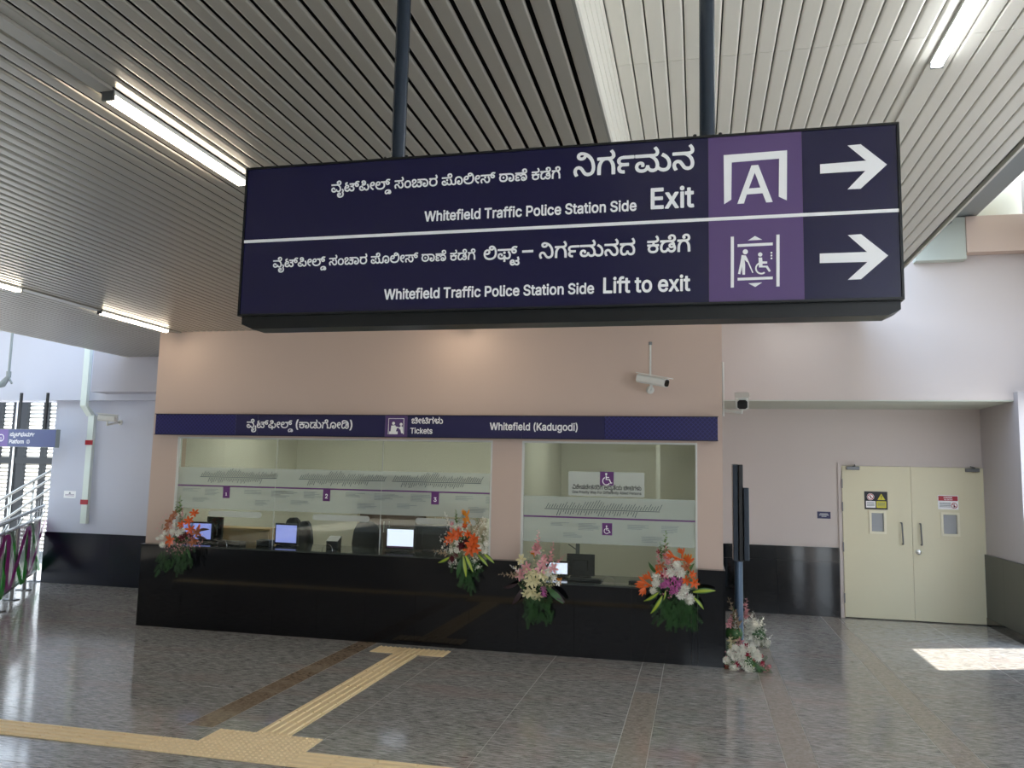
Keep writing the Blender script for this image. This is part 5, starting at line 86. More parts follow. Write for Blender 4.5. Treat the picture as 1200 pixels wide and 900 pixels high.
# ---------------------------------------------------------------- helpers
COL = bpy.context.scene.collection
def rgb(h):
    v = [int(h[i:i+2], 16)/255 for i in (0, 2, 4)]
    return tuple((c/12.92 if c <= .04045 else ((c+.055)/1.055)**2.4) for c in v) + (1,)
MATS = {}
def mat(name, col, rough=.5, metal=0, emit=None, es=0, bump=0, bscale=60, var=0, vscale=4, coat=0, spec=.5):
    if name in MATS: return MATS[name]
    m = bpy.data.materials.new(name); m.use_nodes = True; n = m.node_tree.nodes; l = m.node_tree.links
    p = n['Principled BSDF']; c = rgb(col) if isinstance(col, str) else col
    p.inputs['Base Color'].default_value = c; p.inputs['Roughness'].default_value = rough
    p.inputs['Metallic'].default_value = metal; p.inputs['Coat Weight'].default_value = coat
    p.inputs['Specular IOR Level'].default_value = spec
    if emit:
        p.inputs['Emission Color'].default_value = rgb(emit) if isinstance(emit, str) else emit
        p.inputs['Emission Strength'].default_value = es
    tc = n.new('ShaderNodeTexCoord')
    if var:
        t = n.new('ShaderNodeTexNoise'); t.inputs['Scale'].default_value = vscale; t.inputs['Detail'].default_value = 4
        l.new(tc.outputs['Object'], t.inputs['Vector'])
        mx = n.new('ShaderNodeMix'); mx.data_type = 'RGBA'
        mx.inputs[6].default_value = tuple(x*(1-var) for x in c[:3]) + (1,)
        mx.inputs[7].default_value = tuple(min(1, x*(1+var)) for x in c[:3]) + (1,)
        l.new(t.outputs['Fac'], mx.inputs[0]); l.new(mx.outputs[2], p.inputs['Base Color'])
    if bump:
        t = n.new('ShaderNodeTexNoise'); t.inputs['Scale'].default_value = bscale; t.inputs['Detail'].default_value = 3
        l.new(tc.outputs['Object'], t.inputs['Vector'])
        b = n.new('ShaderNodeBump'); b.inputs['Strength'].default_value = bump; b.inputs['Distance'].default_value = .01
        l.new(t.outputs['Fac'], b.inputs['Height']); l.new(b.outputs[0], p.inputs['Normal'])
    MATS[name] = m
    return m
class MB:
    """collects geometry and links it as one mesh object"""
    def __init__(s): s.v = []; s.f = []
    def add(s, vs, fs):
        o = len(s.v); s.v += [tuple(x) for x in vs]; s.f += [tuple(i+o for i in f) for f in fs]; return s
    def box(s, x0, x1, y0, y1, z0, z1):
        return s.add([(x0,y0,z0),(x1,y0,z0),(x1,y1,z0),(x0,y1,z0),(x0,y0,z1),(x1,y0,z1),(x1,y1,z1),(x0,y1,z1)],
                     [(3,2,1,0),(4,5,6,7),(0,1,5,4),(1,2,6,5),(2,3,7,6),(3,0,4,7)])
    def bevbox(s, x0, x1, y0, y1, z0, z1, b):
        """box whose eight edges along the vertical and the top rim are chamfered"""
        def ring(i, z): return [(x0+b+i,y0+i,z),(x1-b-i,y0+i,z),(x1-i,y0+b+i,z),(x1-i,y1-b-i,z),(x1-b-i,y1-i,z),(x0+b+i,y1-i,z),(x0+i,y1-b-i,z),(x0+i,y0+b+i,z)]
        R = [ring(b*.6, z0), ring(0, z0+b*.6), ring(0, z1-b*.6), ring(b*.6, z1)]
        vs = sum(R, []); fs = [tuple(range(7,-1,-1)), tuple(range(24,32))]
        for k in range(3):
            for i in range(8): j = (i+1) % 8; fs.append((k*8+i, k*8+j, k*8+8+j, k*8+8+i))
        return s.add(vs, fs)
    def prism(s, pts, axis, a, b):
        """extrude a 2-D outline along an axis: x -> (y,z), y -> (x,z), z -> (x,y)"""
        n = len(pts)
        def q(p, t): return {'x': (t,p[0],p[1]), 'y': (p[0],t,p[1]), 'z': (p[0],p[1],t)}[axis]
        vs = [q(p,a) for p in pts] + [q(p,b) for p in pts]
        return s.add(vs, [tuple(range(n-1,-1,-1)), tuple(range(n,2*n))] + [(i,(i+1)%n,n+(i+1)%n,n+i) for i in range(n)])
    def tube(s, P, r, n=8, closed=False):
        P = [Vector(p) for p in P]; rs = r if isinstance(r, (list,tuple)) else [r]*len(P); vs = []; m = len(P)
        prev = None
        for i, p in enumerate(P):
            if closed: d = P[(i+1)%m]-P[i-1]
            else: d = (P[min(i+1,m-1)]-P[max(i-1,0)])
            d.normalize()
            if prev is None: u = d.orthogonal().normalized()
            else: u = (prev-d*prev.dot(d)).normalized()
            prev = u; w = d.cross(u)
            for k in range(n):
                a = 2*pi*k/n; vs.append(p+(u*cos(a)+w*sin(a))*rs[i])
        fs = []
        for i in range(m if closed else m-1):
            j = (i+1) % m
            for k in range(n): l2 = (k+1) % n; fs.append((i*n+k, i*n+l2, j*n+l2, j*n+k))
        if not closed: fs += [tuple(range(n-1,-1,-1)), tuple(range((m-1)*n, m*n))]
        return s.add(vs, fs)
    def lathe(s, prof, c=(0,0,0), n=12):
        vs = [(c[0]+r*cos(2*pi*k/n), c[1]+r*sin(2*pi*k/n), c[2]+z) for r, z in prof for k in range(n)]; m = len(prof)
        fs = [(i*n+k, i*n+(k+1)%n, (i+1)*n+(k+1)%n, (i+1)*n+k) for i in range(m-1) for k in range(n)]
        return s.add(vs, fs + [tuple(range(n-1,-1,-1)), tuple(range((m-1)*n, m*n))])
    def build(s, name, m, parent=None, smooth=False, M=None):
        me = bpy.data.meshes.new(name); me.from_pydata(s.v, [], s.f)
        if M: me.transform(M)
        bm = bmesh.new(); bm.from_mesh(me); bmesh.ops.recalc_face_normals(bm, faces=bm.faces); bm.to_mesh(me); bm.free()
        me.materials.append(m)
        if smooth:
            me.polygons.foreach_set('use_smooth', [True]*len(me.polygons))
            me.set_sharp_from_angle(angle=radians(38))
        o = bpy.data.objects.new(name, me); COL.objects.link(o)
        if parent: o.parent = parent
        return o
def inst(name, me, parent=None, M=None):
    o = bpy.data.objects.new(name, me); COL.objects.link(o)
    if parent: o.parent = parent
    if M is not None: o.matrix_local = M
    return o
def tag(o, label=None, cat=None, group=None, kind=None):
    if label: o['label'] = label
    if cat: o['category'] = cat
    if group: o['group'] = group
    if kind: o['kind'] = kind
    return o
def empty(name, loc, label, cat, group=None, rz=0):
    o = bpy.data.objects.new(name, None); COL.objects.link(o); o.location = loc; o.rotation_euler.z = rz
    o.empty_display_size = .1
    return tag(o, label, cat, group)
def at(x, y, Y=None, X=None, Z=None):
    """point on a world plane that the photograph shows at pixel (x, y)"""
    d = CR*((x-600)/FPX) - CU*((y-450)/FPX) + CF
    t = Y/d.y if Y is not None else (X/d.x if X is not None else (Z-CAMH)/d.z)
    return Vector((0,0,CAMH)) + d*t
def T(x, y, z): return Matrix.Translation((x, y, z))
# ---------------------------------------------------------------- lettering
def dec(rows):
    o = []
    for t in rows:
        x = y = 0; q = []
        for i in range(0, len(t), 2):
            x += t[i]; y += t[i+1]; q.append((x/240, y/240))
        o.append(q)
    return o
def layout(text):
    """Latin string, or a list of Kannada word keys, as outlines with a running width"""
    x = 0; out = []
    if isinstance(text, str): items = [(LT.get(c) if c != ' ' else (.26, [])) for c in text]; sp = 0
    else: items = [(LT[w] if w in '()' else KN[w]) for w in text]; sp = .26
    for (a, s), w in zip(items, text):
        for q in dec(s): out.append([(px+x, py) for px, py in q])
        x += a + (0 if isinstance(text, str) else sp if (sp and w not in '()' and text[-1] != ')') else (.2 if w == text[0] and text[-1] == ')' else 0))
    return out
def flat_shape(name, polys, m, M, parent=None, depth=.0015):
    """filled outlines (holes by even-odd) laid in the local XY plane and placed with matrix M"""
    c = bpy.data.curves.new(name, 'CURVE'); c.dimensions = '2D'; c.fill_mode = 'BOTH'; c.extrude = depth/2
    for q in polys:
        s = c.splines.new('POLY'); s.points.add(len(q)-1); s.use_cyclic_u = True
        for p, (x, y) in zip(s.points, q): p.co = (x, y, 0, 1)
    t = bpy.data.objects.new('tmp', c)
    me = bpy.data.meshes.new_from_object(t); bpy.data.objects.remove(t); bpy.data.curves.remove(c)
    me.name = name; me.transform(M); me.materials.clear(); me.materials.append(m)
    return inst(name, me, parent)
def fit(polys, x0, x1, y0, hs=1.0):
    """scale outlines to span x0..x1 from baseline y0; hs is height / width proportion"""
    xs = [p[0] for q in polys for p in q]; k = (x1-x0)/(max(xs)-min(xs)); mn = min(xs)
    return [[(x0+(px-mn)*k, y0+py*k*hs) for px, py in q] for q in polys]
def rect(x0, x1, y0, y1): return [(x0,y0),(x1,y0),(x1,y1),(x0,y1)]
def disc(cx, cy, r, n=16): return [(cx+r*cos(2*pi*i/n), cy+r*sin(2*pi*i/n)) for i in range(n)]
def stroke(P, w):
    """outline of a polyline of width w with flat ends"""
    L = []; R = []; n = len(P)
    for i, p in enumerate(P):
        a = Vector(P[max(i-1,0)]); b = Vector(P[min(i+1,n-1)]); d = (b-a).normalized(); o = Vector((-d.y, d.x))*w/2
        L.append((p[0]+o.x, p[1]+o.y)); R.append((p[0]-o.x, p[1]-o.y))
    return L + R[::-1]
XZ = Matrix(((1,0,0,0),(0,0,-1,0),(0,1,0,0),(0,0,0,1)))      # local XY plane stood up to face the viewer (-Y)

# ---------------------------------------------------------------- materials
def granite(name, c1, c2, c3, rough, stretch=(2.2, 16, 16), scale=6, fine=1.0):
    m = bpy.data.materials.new(name); m.use_nodes = True; n = m.node_tree.nodes; l = m.node_tree.links; p = n['Principled BSDF']
    tc = n.new('ShaderNodeTexCoord'); mp = n.new('ShaderNodeMapping'); mp.inputs['Scale'].default_value = stretch
    l.new(tc.outputs['Object'], mp.inputs[0])
    a = n.new('ShaderNodeTexNoise'); a.inputs['Scale'].default_value = scale; a.inputs['Detail'].default_value = 7; a.inputs['Roughness'].default_value = .72; a.inputs['Distortion'].default_value = .6
    l.new(mp.outputs[0], a.inputs['Vector'])
    r = n.new('ShaderNodeValToRGB'); e = r.color_ramp.elements
    e[0].position = .36 if fine == 1.0 else .33; e[0].color = rgb(c1); e[1].position = .66; e[1].color = rgb(c2)
    l.new(a.outputs['Fac'], r.inputs[0])
    b = n.new('ShaderNodeTexNoise'); b.inputs['Scale'].default_value = 1.3; b.inputs['Detail'].default_value = 5
    mp2 = n.new('ShaderNodeMapping'); mp2.inputs['Scale'].default_value = (.5, 2.2, 1); l.new(tc.outputs['Object'], mp2.inputs[0]); l.new(mp2.outputs[0], b.inputs['Vector'])
    r2 = n.new('ShaderNodeValToRGB'); r2.color_ramp.elements[0].position = .52; r2.color_ramp.elements[0].color = (0,0,0,1); r2.color_ramp.elements[1].position = .75; r2.color_ramp.elements[1].color = (.55,.55,.55,1)
    l.new(b.outputs['Fac'], r2.inputs[0])
    mx = n.new('ShaderNodeMix'); mx.data_type = 'RGBA'; mx.inputs[7].default_value = rgb(c3)
    l.new(r2.outputs[0], mx.inputs[0]); l.new(r.outputs[0], mx.inputs[6]); l.new(mx.outputs[2], p.inputs['Base Color'])
    p.inputs['Roughness'].default_value = rough
    return m
M_FLOOR = granite('streaked_grey_granite', '302e2c', 'd2cec8', 'a28c86', .11, (2.0, 22, 22), 5)
M_INLAY = granite('brown_granite_inlay', '847a6f', 'b5aca2', '9d9186', .15, (5,7,7), 5)
M_INLAY2 = granite('rust_brown_granite_inlay', '6a5745', 'a8937c', 'b5a592', .15, (5,7,7), 5)
M_BLACK = granite('black_granite', '08080a', '101014', '0c0c10', .05)
M_BLUEB = granite('dark_blue_granite', '0a0d16', '12162a', '101424', .28)
M_GROUT = mat('pale_grout', 'b9b6ae', .7)
M_GREEN_GR = mat('satin_dark_panel', '3b3e3c', .3)
M_WALL = mat('greige_wall_paint', 'd2bbac', .6, bump=.06, bscale=9, var=.015, vscale=2)
M_WALL2 = mat('lilac_wall_paint', 'cfc5c0', .6, bump=.05, bscale=7, var=.02, vscale=1.5)
M_WALLB = mat('cool_white_wall_paint', 'c9cbd8', .6, bump=.05, bscale=7, var=.02, vscale=1.5)
M_CREAM = mat('cream_plaster', 'd9d6c6', .7)
M_GRNW = mat('pale_green_grey_paint', 'c0c5ba', .6)
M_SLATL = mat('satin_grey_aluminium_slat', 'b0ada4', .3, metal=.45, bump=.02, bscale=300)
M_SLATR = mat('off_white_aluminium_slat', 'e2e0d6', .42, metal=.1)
M_VOID = mat('dark_plenum', '0a0a0a', .9)
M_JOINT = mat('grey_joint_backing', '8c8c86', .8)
M_STEELG = mat('grey_painted_steel', '8b9291', .4)
M_NAVY = mat('navy_sign_film', '15123c', .24, var=.06, vscale=3)
M_NAVY2 = mat('navy_fascia_film', '242250', .35)
M_PURP = mat('purple_sign_film', '5f497a', .26)
M_WHITE = mat('white_sign_film', 'fbfbfb', .35)
M_BLKF = mat('black_powder_coated_frame', '0e1012', .3)
M_POLE = mat('dark_blue_grey_pipe_paint', '2c3642', .25, metal=.3)
M_CREAMD = mat('cream_door_paint', 'dfd8ba', .4, var=.02, vscale=3)
M_STEEL = mat('brushed_stainless_steel', 'c4c5c4', .25, metal=1)
M_STEELD = mat('dull_grey_metal', '77797a', .4, metal=.8)
M_WPL = mat('white_plastic', 'dcdcd6', .4)
M_BPL = mat('black_plastic', '101114', .35)
M_LENS = mat('black_lens_glass', '050506', .05)
M_SCREEN = mat('lit_monitor_screen', '6a74c0', .2, emit='9aa2f0', es=.42)
M_SCREENW = mat('lit_white_screen', 'd0d4ff', .2, emit='e0e4ff', es=.6)
M_YEL = mat('ivory_tactile_tile', 'f6dbac', .45, var=.04, vscale=30)
M_RED = mat('red_paint', 'a8202c', .4)
M_SIGNR = mat('red_sign_print', 'b02838', .4)
M_SIGNY = mat('yellow_sign_print', 'd8cf3a', .4)
M_INK = mat('dark_print', '26262c', .5)
M_INKG = mat('grey_print', '5f6a72', .6)
M_PSTRIPE = mat('purple_print', '6b3a78', .5)
M_GREEN = mat('green_satin_ribbon', '3aa040', .35)
M_MAG = mat('magenta_satin_ribbon', '8e1f7a', .35)
M_TAN = mat('tan_laminate', 'b59a74', .5)
M_BROWN = mat('dark_brown_laminate', '4a3a30', .5)
M_INT = mat('interior_wall_paint', 'd6d4c8', .6)
M_FABRIC = mat('charcoal_chair_fabric', '25282c', .8)
M_WARM = mat('warm_led_diffuser', 'ffffff', .4, emit=(1,.86,.68,1), es=WARM_ES)
M_COOL = mat('cool_led_diffuser', 'ffffff', .4, emit=(.93,.97,1,1), es=COOL_ES)
M_PANEL = mat('led_panel_diffuser', 'ffffff', .4, emit=(1,.98,.9,1), es=PANEL_ES)
def glass(name, tint, gl=.06):
    m = bpy.data.materials.new(name); m.use_nodes = True; n = m.node_tree.nodes; l = m.node_tree.links; n.remove(n['Principled BSDF'])
    t = n.new('ShaderNodeBsdfTransparent'); t.inputs[0].default_value = tint
    g = n.new('ShaderNodeBsdfGlossy'); g.inputs['Roughness'].default_value = .015
    f = n.new('ShaderNodeFresnel'); f.inputs[0].default_value = 1.5
    a = n.new('ShaderNodeMath'); a.operation = 'MULTIPLY_ADD'; a.inputs[1].default_value = 1.0; a.inputs[2].default_value = gl; a.use_clamp = True
    l.new(f.outputs[0], a.inputs[0]); a.inputs[1].default_value = .6
    x = n.new('ShaderNodeMixShader'); l.new(a.outputs[0], x.inputs[0]); l.new(t.outputs[0], x.inputs[1]); l.new(g.outputs[0], x.inputs[2])
    l.new(x.outputs[0], n['Material Output'].inputs[0]); return m
M_GLASS = glass('clear_glass', (.90,.94,.90,1), .02)
def film(name, col, op):
    m = bpy.data.materials.new(name); m.use_nodes = True; n = m.node_tree.nodes; l = m.node_tree.links; p = n['Principled BSDF']
    p.inputs['Base Color'].default_value = rgb(col); p.inputs['Roughness'].default_value = .6; p.inputs['Alpha'].default_value = op
    return m
M_FROST = film('frosted_film', 'd3dcd4', .42)
M_FROST2 = film('frosted_label_film', 'e0e6e0', .42)
def lattice(name, c1, c2):
    m = bpy.data.materials.new(name); m.use_nodes = True; n = m.node_tree.nodes; l = m.node_tree.links; p = n['Principled BSDF']
    tc = n.new('ShaderNodeTexCoord'); s = n.new('ShaderNodeSeparateXYZ'); l.new(tc.outputs['Object'], s.inputs[0])
    outs = []
    for sg in (1, -1):
        k = n.new('ShaderNodeMath'); k.operation = 'MULTIPLY_ADD'; k.inputs[1].default_value = sg; l.new(s.outputs['Z'], k.inputs[0]); l.new(s.outputs['X'], k.inputs[2])
        q = n.new('ShaderNodeMath'); q.operation = 'PINGPONG'; q.inputs[1].default_value = .022; l.new(k.outputs[0], q.inputs[0])
        c = n.new('ShaderNodeMath'); c.operation = 'LESS_THAN'; c.inputs[1].default_value = .0032; l.new(q.outputs[0], c.inputs[0]); outs.append(c)
    a = n.new('ShaderNodeMath'); a.operation = 'MAXIMUM'; l.new(outs[0].outputs[0], a.inputs[0]); l.new(outs[1].outputs[0], a.inputs[1])
    mx = n.new('ShaderNodeMix'); mx.data_type = 'RGBA'; mx.inputs[6].default_value = rgb(c1); mx.inputs[7].default_value = rgb(c2)
    l.new(a.outputs[0], mx.inputs[0]); l.new(mx.outputs[2], p.inputs['Base Color']); p.inputs['Roughness'].default_value = .35
    return m
M_LATT = lattice('navy_film_with_lattice_print', '211f56', '37357a')

# ---------------------------------------------------------------- floor
def struct(o): o['kind'] = 'structure'; return o
fb = MB().box(-18, 12, -14, 16, -.12, -.0015)
floor = struct(fb.build('floor', M_GROUT))
XJ = [-.315+1.035*k for k in range(-14, 9)]
YJ = [-5.7+.9*k for k in range(22)]
inl = [(.525,.725), (1.55,1.755), (-.515,-.315), (-3.42,-3.21)]
slabs = []; far = MB(); inlm = []
G = .0028
def cut(x0, x1):
    """split a floor bay where an inlay strip runs through it"""
    r = [(x0, x1, 0)]
    for a, b in inl:
        o = []
        for (p, q, k) in r:
            if k or b <= p+.02 or a >= q-.02: o.append((p, q, k)); continue
            if a-p > .03: o.append((p, a, 0))
            o.append((max(a,p), min(b,q), 1))
            if q-b > .03: o.append((b, q, 0))
        r = o
    return r
sf = {}
def slab(x0, x1, y0, y1, m, dz):
    b = MB().box(x0+G, x1-G, y0+G, y1-G, -.02, dz)
    return b.build('stone_slab', m, floor)
for i in range(len(XJ)-1):
    for j in range(len(YJ)-1):
        x0, x1, y0, y1 = XJ[i], XJ[i+1], YJ[j], YJ[j+1]
        vis = y0 > 3.8 and y0 < 12 and x0 > -11 and x1 < 5.5
        for p, q, k in cut(x0, x1):
            if k and abs(p+.515) < .01 and y1 > 6.95: k = 0
            if k and abs(p+3.42) < .02 and y0 < 4.7: k = 0
            if vis: slab(p, q, y0, y1, (M_INLAY2 if p < -3 else M_INLAY) if k else M_FLOOR, 0)
            else: far.box(p+G, q-G, y0+G, y1-G, -.02, 0)
fo = far.build('outer_slabs', M_FLOOR, floor); fo['kind'] = 'stuff'

# tactile paving: one mesh per kind of tile, each tile an object
def tac(kind, w=.2475):
    b = MB(); b.bevbox(-w/2, w/2, -w/2, w/2, .0005, .007, .002)
    if kind == 'dots':
        for i in range(6):
            for j in range(6):
                x = (i-2.5)*w/6; y = (j-2.5)*w/6
                b.lathe([(.0125,.0065),(.0075,.0130)], (x,y,0), 8)
    else:
        nb = 4 if kind == 'bars' else 5
        for i in range(nb):
            x = (i-(nb-1)/2)*w/nb; r = w/nb*.22
            b.prism([(x-r,.0065),(x+r,.0065),(x+r*.6,.0135),(x-r*.6,.0135)], 'y', -w/2+.006, w/2-.006)
    o = b.build('tactile_tile', M_YEL); me = o.data; bpy.data.objects.remove(o); return me
TB, TD, TN = tac('bars'), tac('dots'), tac('narrow')
tact = empty('tactile_path', (-2.75, 4.7, 0), 'ivory tactile paving path with ribbed and dotted tiles set on the grey granite floor', 'tactile paving')
def tile(me, x, y, rot=0, nm='ribbed_tile'): inst(nm, me, tact, T(x+2.75, y-4.7, 0) @ Matrix.Rotation(rot, 4, 'Z'))
for k in range(10): tile(TB, -2.745, 5.075+.25*(k+.5))
for k in range(3): tile(TN, -2.745+.25*(k-1), 7.71, 0)
for i in range(3):
    for j in range(2): tile(TD, -2.76+.25*(i-1), 4.7+.25*j, 0, 'dotted_tile')
tile(TD, -3.26, 4.7, 0, 'dotted_tile')
for k in range(18): tile(TB, -3.51-.25*k, 4.7, pi/2)
for k in range(7): tile(TB, -2.26+.25*k, 4.7, pi/2)

# ---------------------------------------------------------------- ceilings
def slat_mesh(w, h, y0, y1):
    b = MB(); a = w/2
    b.prism([(-a,h),(-a,.0075),(-a+.0015,.0035),(-a+.006,.0008),(-a+.011,0),(a-.011,0),(a-.006,.0008),(a-.0015,.0035),(a,.0075),(a,h)], 'y', y0, y1)
    return b
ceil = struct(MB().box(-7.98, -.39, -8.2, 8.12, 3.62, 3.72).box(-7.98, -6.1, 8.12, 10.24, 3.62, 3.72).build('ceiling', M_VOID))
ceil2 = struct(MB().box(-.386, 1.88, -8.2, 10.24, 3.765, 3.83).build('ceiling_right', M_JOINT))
def mesh_only(b, m):
    o = b.build('ceiling_slat', m); me = o.data
    bpy.data.objects.remove(o); return me
ZL, ZR, PL, PR = 3.30, 3.735, .0825, .0822
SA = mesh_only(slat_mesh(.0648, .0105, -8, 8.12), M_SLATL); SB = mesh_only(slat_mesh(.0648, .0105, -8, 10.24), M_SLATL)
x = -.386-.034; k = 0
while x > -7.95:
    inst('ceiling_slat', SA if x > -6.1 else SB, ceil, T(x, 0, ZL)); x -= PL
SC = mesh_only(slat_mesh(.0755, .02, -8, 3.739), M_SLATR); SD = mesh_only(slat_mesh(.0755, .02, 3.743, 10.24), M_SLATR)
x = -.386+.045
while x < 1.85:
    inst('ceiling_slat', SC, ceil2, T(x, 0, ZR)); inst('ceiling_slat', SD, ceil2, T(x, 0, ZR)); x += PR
# fascia between the two ceiling levels: narrow vertical strips
fs = struct(MB().box(-.40, -.388, -8.2, 8.12, ZL+.0, ZR+.1).build('trim_1', M_JOINT))
for k in range(5):
    z = ZL+.005+k*.087
    MB().prism([(-.388,z),(-.380,z+.004),(-.380,z+.076),(-.388,z+.080)], 'y', -6, 8.12).build('fascia_strip', M_SLATR, fs)
# bright metal edge along the right end of the ceiling
struct(MB().box(1.868, 1.885, -8.2, 10.24, ZR-.004, ZR+.03).build('trim_2', M_SLATR))
struct(MB().box(-7.985, -7.97, -8.2, 10.24, ZL-.004, ZL+.42).build('trim_3', M_SLATR))

def light(name_label, x, y0, y1, z, dm):
    e = empty('linear_light', (x, (y0+y1)/2, z), name_label, 'light'); h = (y1-y0)/2
    MB().prism([(-.03,.03),(-.03,.012),(.03,.012),(.03,.03)], 'y', -h, h).build('housing', M_WPL, e)
    MB().prism([(-.024,.012),(-.021,-.006),(-.012,-.014),(.012,-.014),(.021,-.006),(.024,.012)], 'y', -h+.012, h-.012).build('diffuser', dm, e, True)
    for s in (-1, 1): MB().box(-.028, .028, s*h-.006, s*h+.006, -.012, .03).build('end_cap', M_STEELD, e)
    return e
light('warm white linear light in the slatted ceiling left of the hanging sign', -2.385, 2.74, 3.755, ZL-.031, M_WARM)
light('warm white linear light in the ceiling above the left end of the ticket counter', -5.85, 6.84, 7.9, ZL-.031, M_WARM)
light('warm white linear light in the far left ceiling, cut by the picture edge', -5.86, 4.8, 5.86, ZL-.031, M_WARM)
light('warm linear light against the counter wall, behind the hanging sign', -2.385, 6.9, 7.96, ZL-.031, M_WARM)
light('warm linear light in the ceiling hidden behind the left half of the sign', -2.385, 4.8, 5.86, ZL-.031, M_WARM)
light('cool white linear light in the right ceiling at the top edge', 1.105, 2.9, 3.955, ZR-.031, M_COOL)
light('cool linear light in the right ceiling near the back wall', 1.105, 9.0, 10.0, ZR-.031, M_COOL)
# plain channel strips between fixtures in the same rows
for (x, y0, y1, z, m) in ((-2.385,3.77,4.79,ZL,M_SLATL),(-2.385,5.88,6.88,ZL,M_SLATL),(-2.385,1.6,2.72,ZL,M_SLATL),(-5.855,5.88,6.82,ZL,M_SLATL),(-5.855,3,4.78,ZL,M_SLATL),(1.105,3.97,8.98,ZR,M_SLATR),(-5.855,7.92,8.12,ZL,M_SLATL)):
    MB().box(x-.034, x+.034, y0, y1, z-.012, z+.02).build('light_channel', m, ceil if z == ZL else ceil2)

# ---------------------------------------------------------------- ticket kiosk
YW, YG = 8.12, 8.0
W1 = (-5.77, -2.07, .885, 2.09); W2 = (-1.757, -.004, .70, 2.09)
KX0, KX1 = -6.1, .235
kw = MB()
kw.box(KX0, W1[0], YW, YW+.16, 0, 3.75).box(W1[1], W2[0], YW, YW+.16, 0, 3.75).box(W2[1], KX1, YW, YW+.16, 0, 3.75)
kw.box(W1[0], W1[1], YW, YW+.16, 0, W1[2]-.03).box(W2[0], W2[1], YW, YW+.16, 0, W2[2]-.03)
kw.box(W1[0], W1[1], YW, YW+.16, W1[3], 3.75).box(W2[0], W2[1], YW, YW+.16, W2[3], 3.75)
kw.box(KX0, KX0+.15, YW+.16, 11.4, 0, 3.75).box(KX1-.15, KX1, YW+.16, 11.4, 0, 4.2)
wall_k = struct(kw.build('wall_ticket_office', M_WALL))
# granite cladding, one object per slab
JX = [-6.06,-5.518,-4.967,-4.411,-3.899,-3.363,-2.814,-2.244,-1.74,-1.18,-.626,-.065,.235]
for i in range(12):
    x0, x1 = JX[i], JX[i+1]
    segs = [(x0, x1)]
    for a, b in segs:
        if i < 8: MB().box(a+.0012, b-.0012, YG, YW-.002, .0, .872).build('granite_panel', M_BLACK, wall_k)
        elif i < 11: MB().box(a+.0012, b-.0012, YG, YW-.002, .0, .68).build('granite_panel', M_BLACK, wall_k)
        else:
            MB().box(a+.0012, -.006, YG, YW-.002, 0, .68).build('granite_panel', M_BLACK, wall_k)
            MB().box(-.004, b, YG, YW-.002, 0, .885).build('granite_panel', M_BLACK, wall_k)
MB().box(-2.06, -1.755, YG, YW-.002, .8735, .887).build('granite_panel', M_BLACK, wall_k)
MB().box(-1.87, -1.742, YG+.001, YW-.002, .68, .8725).build('granite_panel', M_BLACK, wall_k)
MB().box(KX0+.02, -5.772, YG, YW-.002, .8735, .887).build('granite_panel', M_BLACK, wall_k)
MB().box(KX1-.003, KX1+.014, YG, YW+1.2, 0, .885).build('granite_panel', M_BLACK, wall_k)
M_CTOP = granite('polished_counter_granite', '2c2f2d', '454a46', '3a3e3b', .08)
tag(MB().box(-5.768, -2.072, YG-.012, 8.75, .873, .889).build('counter_top', M_CTOP), 'long dark polished counter shelf under the three counter windows', 'counter')
tag(MB().box(-1.74, -.008, YG-.012, 8.75, .6815, .698).build('counter_top', M_CTOP), 'lower dark polished counter shelf under the wheelchair counter window', 'counter')

# windows
def window(name, W, joints):
    x0, x1, z0, z1 = W
    w = struct(MB().box(x0, x0+.022, YW-.002, YW+.05, z0, z1).box(x1-.018, x1, YW-.002, YW+.05, z0, z1)
               .box(x0+.022, x1-.018, YW-.002, YW+.05, z1-.018, z1).build(name, M_WPL))
    xs = [x0+.022] + joints + [x1-.018]
    for a, b in zip(xs[:-1], xs[1:]):
        MB().box(a+.0015, b-.0015, YW+.02, YW+.028, z0+.006, z1-.018).build('pane', M_GLASS, w)
    for a in joints: MB().box(a-.0035, a+.0035, YW+.014, YW+.0195, z0+.006, z1-.018).build('silicone_joint', M_FROST2, w)
    return w
win1 = window('window_1', W1, [-4.53, -3.285]); win2 = window('window_2', W2, [])
YF = YW+.0165
def frost(win, W, d=0):
    x0, x1 = W[0]+.024, W[1]-.02
    MB().box(x0, x1, YF, YF+.0008, 1.29-d, 1.75-d).build('frosted_film', M_FROST, win)
    MB().box(x0, x1, YF-.0015, YF-.0008, 1.537-d, 1.552-d).build('purple_stripe', M_PSTRIPE, win)
frost(win1, W1); frost(win2, W2, .215)
def on_glass(polys, name, m, parent, dy=.003): return flat_shape(name, polys, m, T(0, YF-dy, 0) @ XZ, parent, .0006)
M_MAP = mat('map_ink','39424a',.6)
def route_map(cx, w, win, z=1.645):
    rr = random.Random(int(cx*100)); m = MB(); n = 44; y0, y1 = YF-.0036, YF-.003
    m.prism(rect(cx-w/2, cx+w/2, z-.003, z+.003), 'y', y0, y1)
    for i in range(n):
        x = cx-w/2+w*(i+.5)/n; up = .03+.035*rr.random() + (.03 if .3 < i/n < .5 else 0)
        m.prism([(x,z+.008),(x+.006,z+.008),(x+.006+up*.55,z+.008+up),(x+up*.55,z+.008+up)], 'y', y0, y1)
        if .1 < i/n < .8:
            dn = .02+.04*rr.random(); m.prism([(x,z-.008),(x+.006,z-.008),(x+.006-dn*.4,z-.008-dn),(x-dn*.4,z-.008-dn)], 'y', y0, y1)
    o = m.build('route_map_print', M_MAP, win); o['kind'] = 'stuff'
